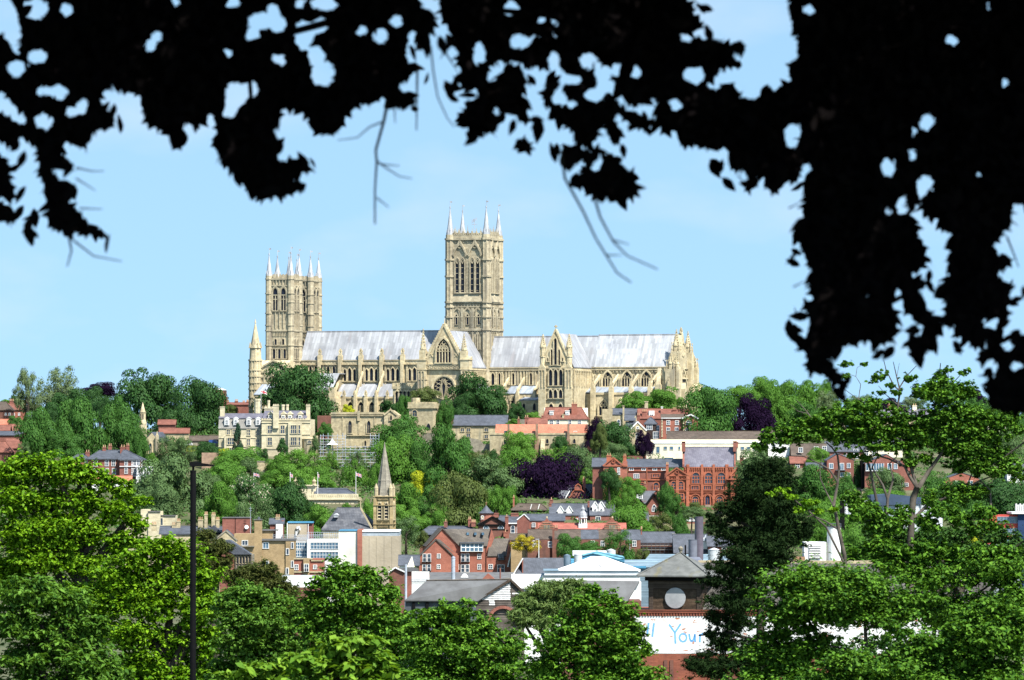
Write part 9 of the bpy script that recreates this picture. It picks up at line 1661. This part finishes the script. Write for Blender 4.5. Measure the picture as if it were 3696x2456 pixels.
 holes = [('M', 200, 50, 60, 50), ('M', 375, 60, 30, 40), ('M', 850, 268, 26, 30), ('M', 885, 205, 24, 34), ('M', 215, 320, 50, 30), ('M', 95, 390, 45, 40), ('M', 335, 525, 50, 34), ('M', 235, 525, 26, 24), ('M', 250, 690, 48, 34), ('M', 410, 635, 36, 24), ('M', 465, 605, 26, 34), ('M', 1480, 120, 70, 36), ('M', 1575, 140, 36, 50), ('M', 1545, 60, 30, 30), ('M', 1430, 200, 34, 40), ('M', 1330, 550, 50, 70), ('M', 1410, 510, 45, 36), ('M', 1290, 640, 40, 26), ('M', 1570, 335, 46, 22), ('M', 1290, 305, 26, 24), ('M', 1720, 200, 46, 70), ('M', 1810, 150, 40, 34), ('M', 1790, 320, 40, 50), ('M', 1830, 420, 60, 60), ('M', 1850, 20, 80, 30), ('M', 1700, 25, 30, 22), ('M', 1310, 12, 44, 26), ('M', 995, 14, 24, 20),
   ('N', 310, 125, 34, 30), ('N', 225, 205, 34, 38), ('N', 110, 175, 30, 26), ('N', 405, 210, 22, 28), ('N', 395, 300, 24, 54), ('N', 380, 470, 40, 40), ('N', 780, 310, 30, 60), ('N', 1010, 235, 50, 36), ('N', 960, 50, 36, 36), ('N', 1105, 225, 20, 22), ('N', 1205, 350, 28, 50), ('N', 1220, 450, 34, 60), ('N', 1395, 345, 40, 34), ('N', 1480, 430, 34, 50), ('N', 1500, 490, 40, 30), ('N', 1560, 400, 26, 34), ('N', 1665, 405, 28, 28), ('N', 1430, 540, 50, 30), ('N', 1310, 455, 50, 22), ('N', 1230, 560, 34, 30), ('N', 735, 530, 26, 38), ('N', 1130, 115, 26, 18), ('N', 1200, 140, 26, 20), ('N', 1225, 220, 18, 18), ('N', 1890, 595, 34, 28), ('N', 1110, 520, 40, 24), ('N', 1305, 595, 26, 20), ('N', 1440, 930, 34, 44),
   ('P', 65, 425, 56, 40), ('P', 20, 215, 30, 22), ('P', 620, 770, 34, 60), ('P', 630, 735, 46, 24), ('P', 1525, 230, 32, 26), ('P', 1380, 695, 36, 36), ('P', 1295, 750, 26, 22), ('P', 1165, 945, 34, 46), ('P', 1295, 880, 24, 28), ('P', 1370, 1060, 40, 56), ('P', 1815, 470, 26, 18), ('P', 715, 58, 30, 26), ('P', 1750, 35, 26, 22), ('P', 1680, 980, 28, 14), ('Q', 1160, 90, 34, 50), ('Q', 1065, 120, 22, 28), ('Q', 930, 720, 22, 18), ('Q', 460, 930, 34, 90), ('Q', 505, 730, 24, 30), ('Q', 1885, 1010, 34, 24), ('Q', 1730, 1080, 40, 26), ('Q', 1905, 1070, 36, 34), ('Q', 1790, 1230, 36, 60), ('Q', 1975, 1230, 36, 34), ('Q', 1270, 960, 40, 34), ('Q', 1135, 720, 20, 40)]
 HS = np.array([(*src(c, x, y), 1.18 * rx / CROP[c][2], 1.18 * ry / CROP[c][2]) for c, x, y, rx, ry in holes])
 def inside(poly, pts):
  x, y = pts[:, 0], pts[:, 1]; r = np.zeros(len(pts), bool); n = len(poly)
  for i in range(n):
   (x1, y1), (x2, y2) = poly[i], poly[(i + 1) % n]
   c = ((y1 > y) != (y2 > y)); r ^= c & (x < (x2 - x1) * (y - y1) / ((y2 - y1) if y2 != y1 else 1e-9) + x1)
  return r
 A = []; leafL = 62.0
 for crop, pl in polys:
  q = np.array([src(crop, x, y) for x, y in pl]); lo, hi = q.min(0), q.max(0)
  for rnd in range(3):
   L0 = leafL * (1.3, .8, .6)[rnd]; n = int((hi - lo).prod() / (L0 * L0 * .3) * (5.5, 11, 10)[rnd]) + 60
   c = rng.uniform(lo, hi, (n, 2)); an = rng.normal(math.pi / 2 + .1, .85, n); L = L0 * rng.uniform(.75, 1.2, n)
   ax = np.stack([np.cos(an), np.sin(an)], 1) * (L / 2)[:, None]; sd = np.stack([-ax[:, 1], ax[:, 0]], 1) * .46
   ok = inside(q, c)
   for e in ((ax * .25, -ax * .7, sd * .2, -sd * .2) if rnd < 1 else (ax * .9, -ax, sd * 1.1, -sd * 1.1)): ok &= inside(q, c + e)
   for e in (0 * ax, ax * .85, -ax * .85, sd * .7, -sd * .7):
    pp = c + e; ok &= ~np.any(((pp[:, None, 0] - HS[None, :, 0]) / HS[None, :, 2]) ** 2 + ((pp[:, None, 1] - HS[None, :, 1]) / HS[None, :, 3]) ** 2 < 1, axis=1)
   A.append(np.concatenate([c, ax], 1)[ok])
 for crop, pl in polys:
  q = np.array([src(crop, x, y) for x, y in pl]); nq = len(q)
  for i in range(nq):
   a, c = q[i], q[(i + 1) % nq]; e = c - a; ln = np.hypot(*e)
   if ln < 4 or ln > 700: continue
   for k in range(max(1, int(ln / 26))):
    m0 = a + e * rng.random(); nrm = np.array([e[1], -e[0]]) / ln
    if inside(q, (m0 + nrm * 6)[None])[0]: nrm = -nrm
    dr = nrm * rng.uniform(.5, 1.1) + np.array([rng.normal(0, .35), rng.uniform(.0, .8)]); dr /= np.hypot(*dr); L_ = rng.uniform(48, 82)
    if nrm @ dr < -.2: continue
    A.append(np.concatenate([m0 - dr * L_ * .5 + dr * rng.uniform(.1, .42) * L_, dr * L_ / 2])[None])
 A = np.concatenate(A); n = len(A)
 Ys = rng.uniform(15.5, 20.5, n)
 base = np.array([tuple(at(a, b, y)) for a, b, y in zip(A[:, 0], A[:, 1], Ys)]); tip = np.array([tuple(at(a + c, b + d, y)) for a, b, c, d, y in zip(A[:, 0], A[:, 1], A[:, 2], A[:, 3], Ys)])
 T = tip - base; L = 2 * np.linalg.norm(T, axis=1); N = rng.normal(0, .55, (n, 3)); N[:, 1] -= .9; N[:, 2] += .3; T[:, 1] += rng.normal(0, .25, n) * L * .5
 X0 = at(4250, 1652, 19).x; g = ground(19); root = empty('beech_tree', (X0, 19, g), 0, 'overhanging beech whose hanging leaves, coloured black for shade, frame the top of the view', 'tree'); o = np.array([X0, 19, g])
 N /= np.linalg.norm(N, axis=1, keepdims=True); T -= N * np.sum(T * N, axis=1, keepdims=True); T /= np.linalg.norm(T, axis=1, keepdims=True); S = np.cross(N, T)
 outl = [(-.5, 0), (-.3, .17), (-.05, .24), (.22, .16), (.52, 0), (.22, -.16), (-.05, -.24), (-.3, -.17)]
 m = 26000; c2 = np.array([X0 * .45 + 1.2, 14.0, EYE + 6.0]); d = sph(rng, m) * (rng.uniform(.2, 1, m) ** .45)[:, None] * np.array([8.0, 10.5, 4.2]) + c2  # unseen upper crown, added and thickened to shade the hanging leaves
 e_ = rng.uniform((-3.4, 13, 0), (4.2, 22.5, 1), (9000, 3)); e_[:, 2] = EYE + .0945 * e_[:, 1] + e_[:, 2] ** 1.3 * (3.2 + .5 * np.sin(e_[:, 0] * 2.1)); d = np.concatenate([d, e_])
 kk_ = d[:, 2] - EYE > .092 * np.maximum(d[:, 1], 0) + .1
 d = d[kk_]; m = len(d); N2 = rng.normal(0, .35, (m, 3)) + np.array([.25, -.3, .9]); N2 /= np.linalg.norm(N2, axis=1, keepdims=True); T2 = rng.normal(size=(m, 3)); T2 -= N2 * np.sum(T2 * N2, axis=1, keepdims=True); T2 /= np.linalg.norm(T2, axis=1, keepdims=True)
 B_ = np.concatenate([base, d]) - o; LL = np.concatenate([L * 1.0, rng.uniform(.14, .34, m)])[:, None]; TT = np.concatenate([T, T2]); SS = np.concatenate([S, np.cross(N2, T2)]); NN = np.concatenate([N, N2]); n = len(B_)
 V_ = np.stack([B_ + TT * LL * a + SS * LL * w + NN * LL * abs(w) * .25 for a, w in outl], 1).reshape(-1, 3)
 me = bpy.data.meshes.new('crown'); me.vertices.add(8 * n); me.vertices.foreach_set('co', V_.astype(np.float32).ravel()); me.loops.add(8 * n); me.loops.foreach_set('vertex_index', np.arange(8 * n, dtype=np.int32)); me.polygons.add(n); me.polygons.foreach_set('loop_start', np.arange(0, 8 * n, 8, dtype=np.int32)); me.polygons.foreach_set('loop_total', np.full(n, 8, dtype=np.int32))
 me.materials.append(leafmat('shade_black_beech_leaves', (.0035, .003, .0035), (.006, .005, .005), .0, rough=.9, spec=.0)); me.update(calc_edges=True); put(bpy.data.objects.new('crown', me), root)  # leaf colour taken almost to black to stand for shade
 b = MB(); Q = lambda c, x, y, Y_: np.array(at(*src(c, x, y), Y_)) - o
 b.tube([(0, 0, -.4), (.05, 0, 2.5), (-.1, 0, 5), (-.2, 0, 9), (0, 0, 13)], [.42, .34, .3, .2, .06], 12)
 for pts, r0, r1 in (([(-.15, 0, 5.6), (-2.2, -1.2, 5.9), (-4.2, -1.4, 5.5)], .13, .03), ([(-.15, 0, 4.8), (-.8, -.6, 5.2), (-1.7, -1.0, 4.9)], .10, .03), ([(-.2, 0, 8), (-3, -3, 10)], .1, .03), ([(-.2, 0, 7), (1, 4, 9)], .1, .03)): b.tube(pts, [r0, (r0 + r1) / 2, r1][:len(pts)] if len(pts) == 3 else [r0, r1], 8)
 tw = [('N', [(265, 560), (240, 690), (195, 850), (200, 920), (190, 1080), (190, 1270)], 4, 17), ('N', [(200, 910), (250, 950), (330, 1000), (400, 1012)], 2.2, 16), ('N', [(235, 690), (160, 720), (90, 780), (-20, 795)], 2.2, 16), ('N', [(215, 930), (330, 940)], 2, 16), ('N', [(200, 1120), (270, 1175)], 2, 16), ('N', [(1245, 850), (1265, 1010), (1370, 1200), (1440, 1350), (1560, 1545), (1640, 1600)], 3.6, 15), ('N', [(1430, 1110), (1465, 1230), (1540, 1370), (1620, 1450), (1790, 1525)], 3.2, 15), ('N', [(1540, 1360), (1630, 1385)], 2, 15), ('N', [(1500, 1445), (1590, 1445)], 2, 15), ('N', [(505, 260), (520, 400), (545, 550), (600, 670), (640, 720)], 2.4, 15.5), ('N', [(430, 380), (428, 560), (425, 740)], 3, 17), ('N', [(590, 300), (660, 410)], 2.2, 16), ('N', [(300, 600), (305, 700)], 2, 16),
  ('M', [(390, 1345), (405, 1420), (380, 1510)], 3, 16), ('M', [(420, 1365), (530, 1450), (690, 1480)], 2.4, 15.5), ('M', [(430, 950), (520, 970), (590, 970)], 2, 15.5), ('M', [(430, 1010), (540, 1080)], 2, 15.5), ('M', [(450, 1180), (580, 1185)], 2, 15.5), ('M', [(60, -20), (105, 60), (135, 200), (145, 360), (180, 620), (240, 960), (270, 1150)], 5, 18), ('M', [(480, 830), (490, 870)], 2, 16), ('P', [(600, 1180), (660, 1150)], 2, 15.5), ('Q', [(1900, 300), (1960, 450), (1985, 520)], 2.5, 17), ('Q', [(390, 660), (470, 620)], 2, 15.5), ('P', [(1200, -40), (1150, 500), (1080, 1000), (1050, 1500)], 14, 19), ('P', [(1800, -40), (1780, 700), (1700, 1300)], 12, 19), ('P', [(1150, 500), (500, 650), (100, 600)], 9, 19), ('N', [(1960, 150), (1500, 120), (900, 60), (500, -40)], 10, 19), ('M', [(1960, 100), (1400, 250), (800, 150), (300, 100)], 9, 19), ('M', [(1400, 250), (1430, 700), (1450, 1050)], 6, 19)]
 for c, pts, r, Y_ in tw:
  pp = [Q(c, x, y, Y_) for x, y in pts]; n_ = len(pp); b.tube(pp, [1.6 * r * K * Y_ * (1 - .55 * i / max(1, n_ - 1)) for i in range(n_)], 6)
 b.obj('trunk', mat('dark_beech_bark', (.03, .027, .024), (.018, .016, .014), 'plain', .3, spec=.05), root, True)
lamp_and_beech()
import OpenImageIO as oiio, numpy as np, sys
im=oiio.ImageBuf('/workdir/render_main.png').get_pixels(oiio.FLOAT)[:,:,:3]
def lin(s): return np.where(s<=.04045,s/12.92,((s+.055)/1.055)**2.4)
for (x,y) in [(560,190),(600,240),(400,200),(150,260),(120,330),(60,350),(740,300),(780,360)]:
 p=im[y-3:y+4,x-3:x+4].reshape(-1,3).mean(0); print((x,y),np.round(p*255).astype(int),np.round(lin(p),3))
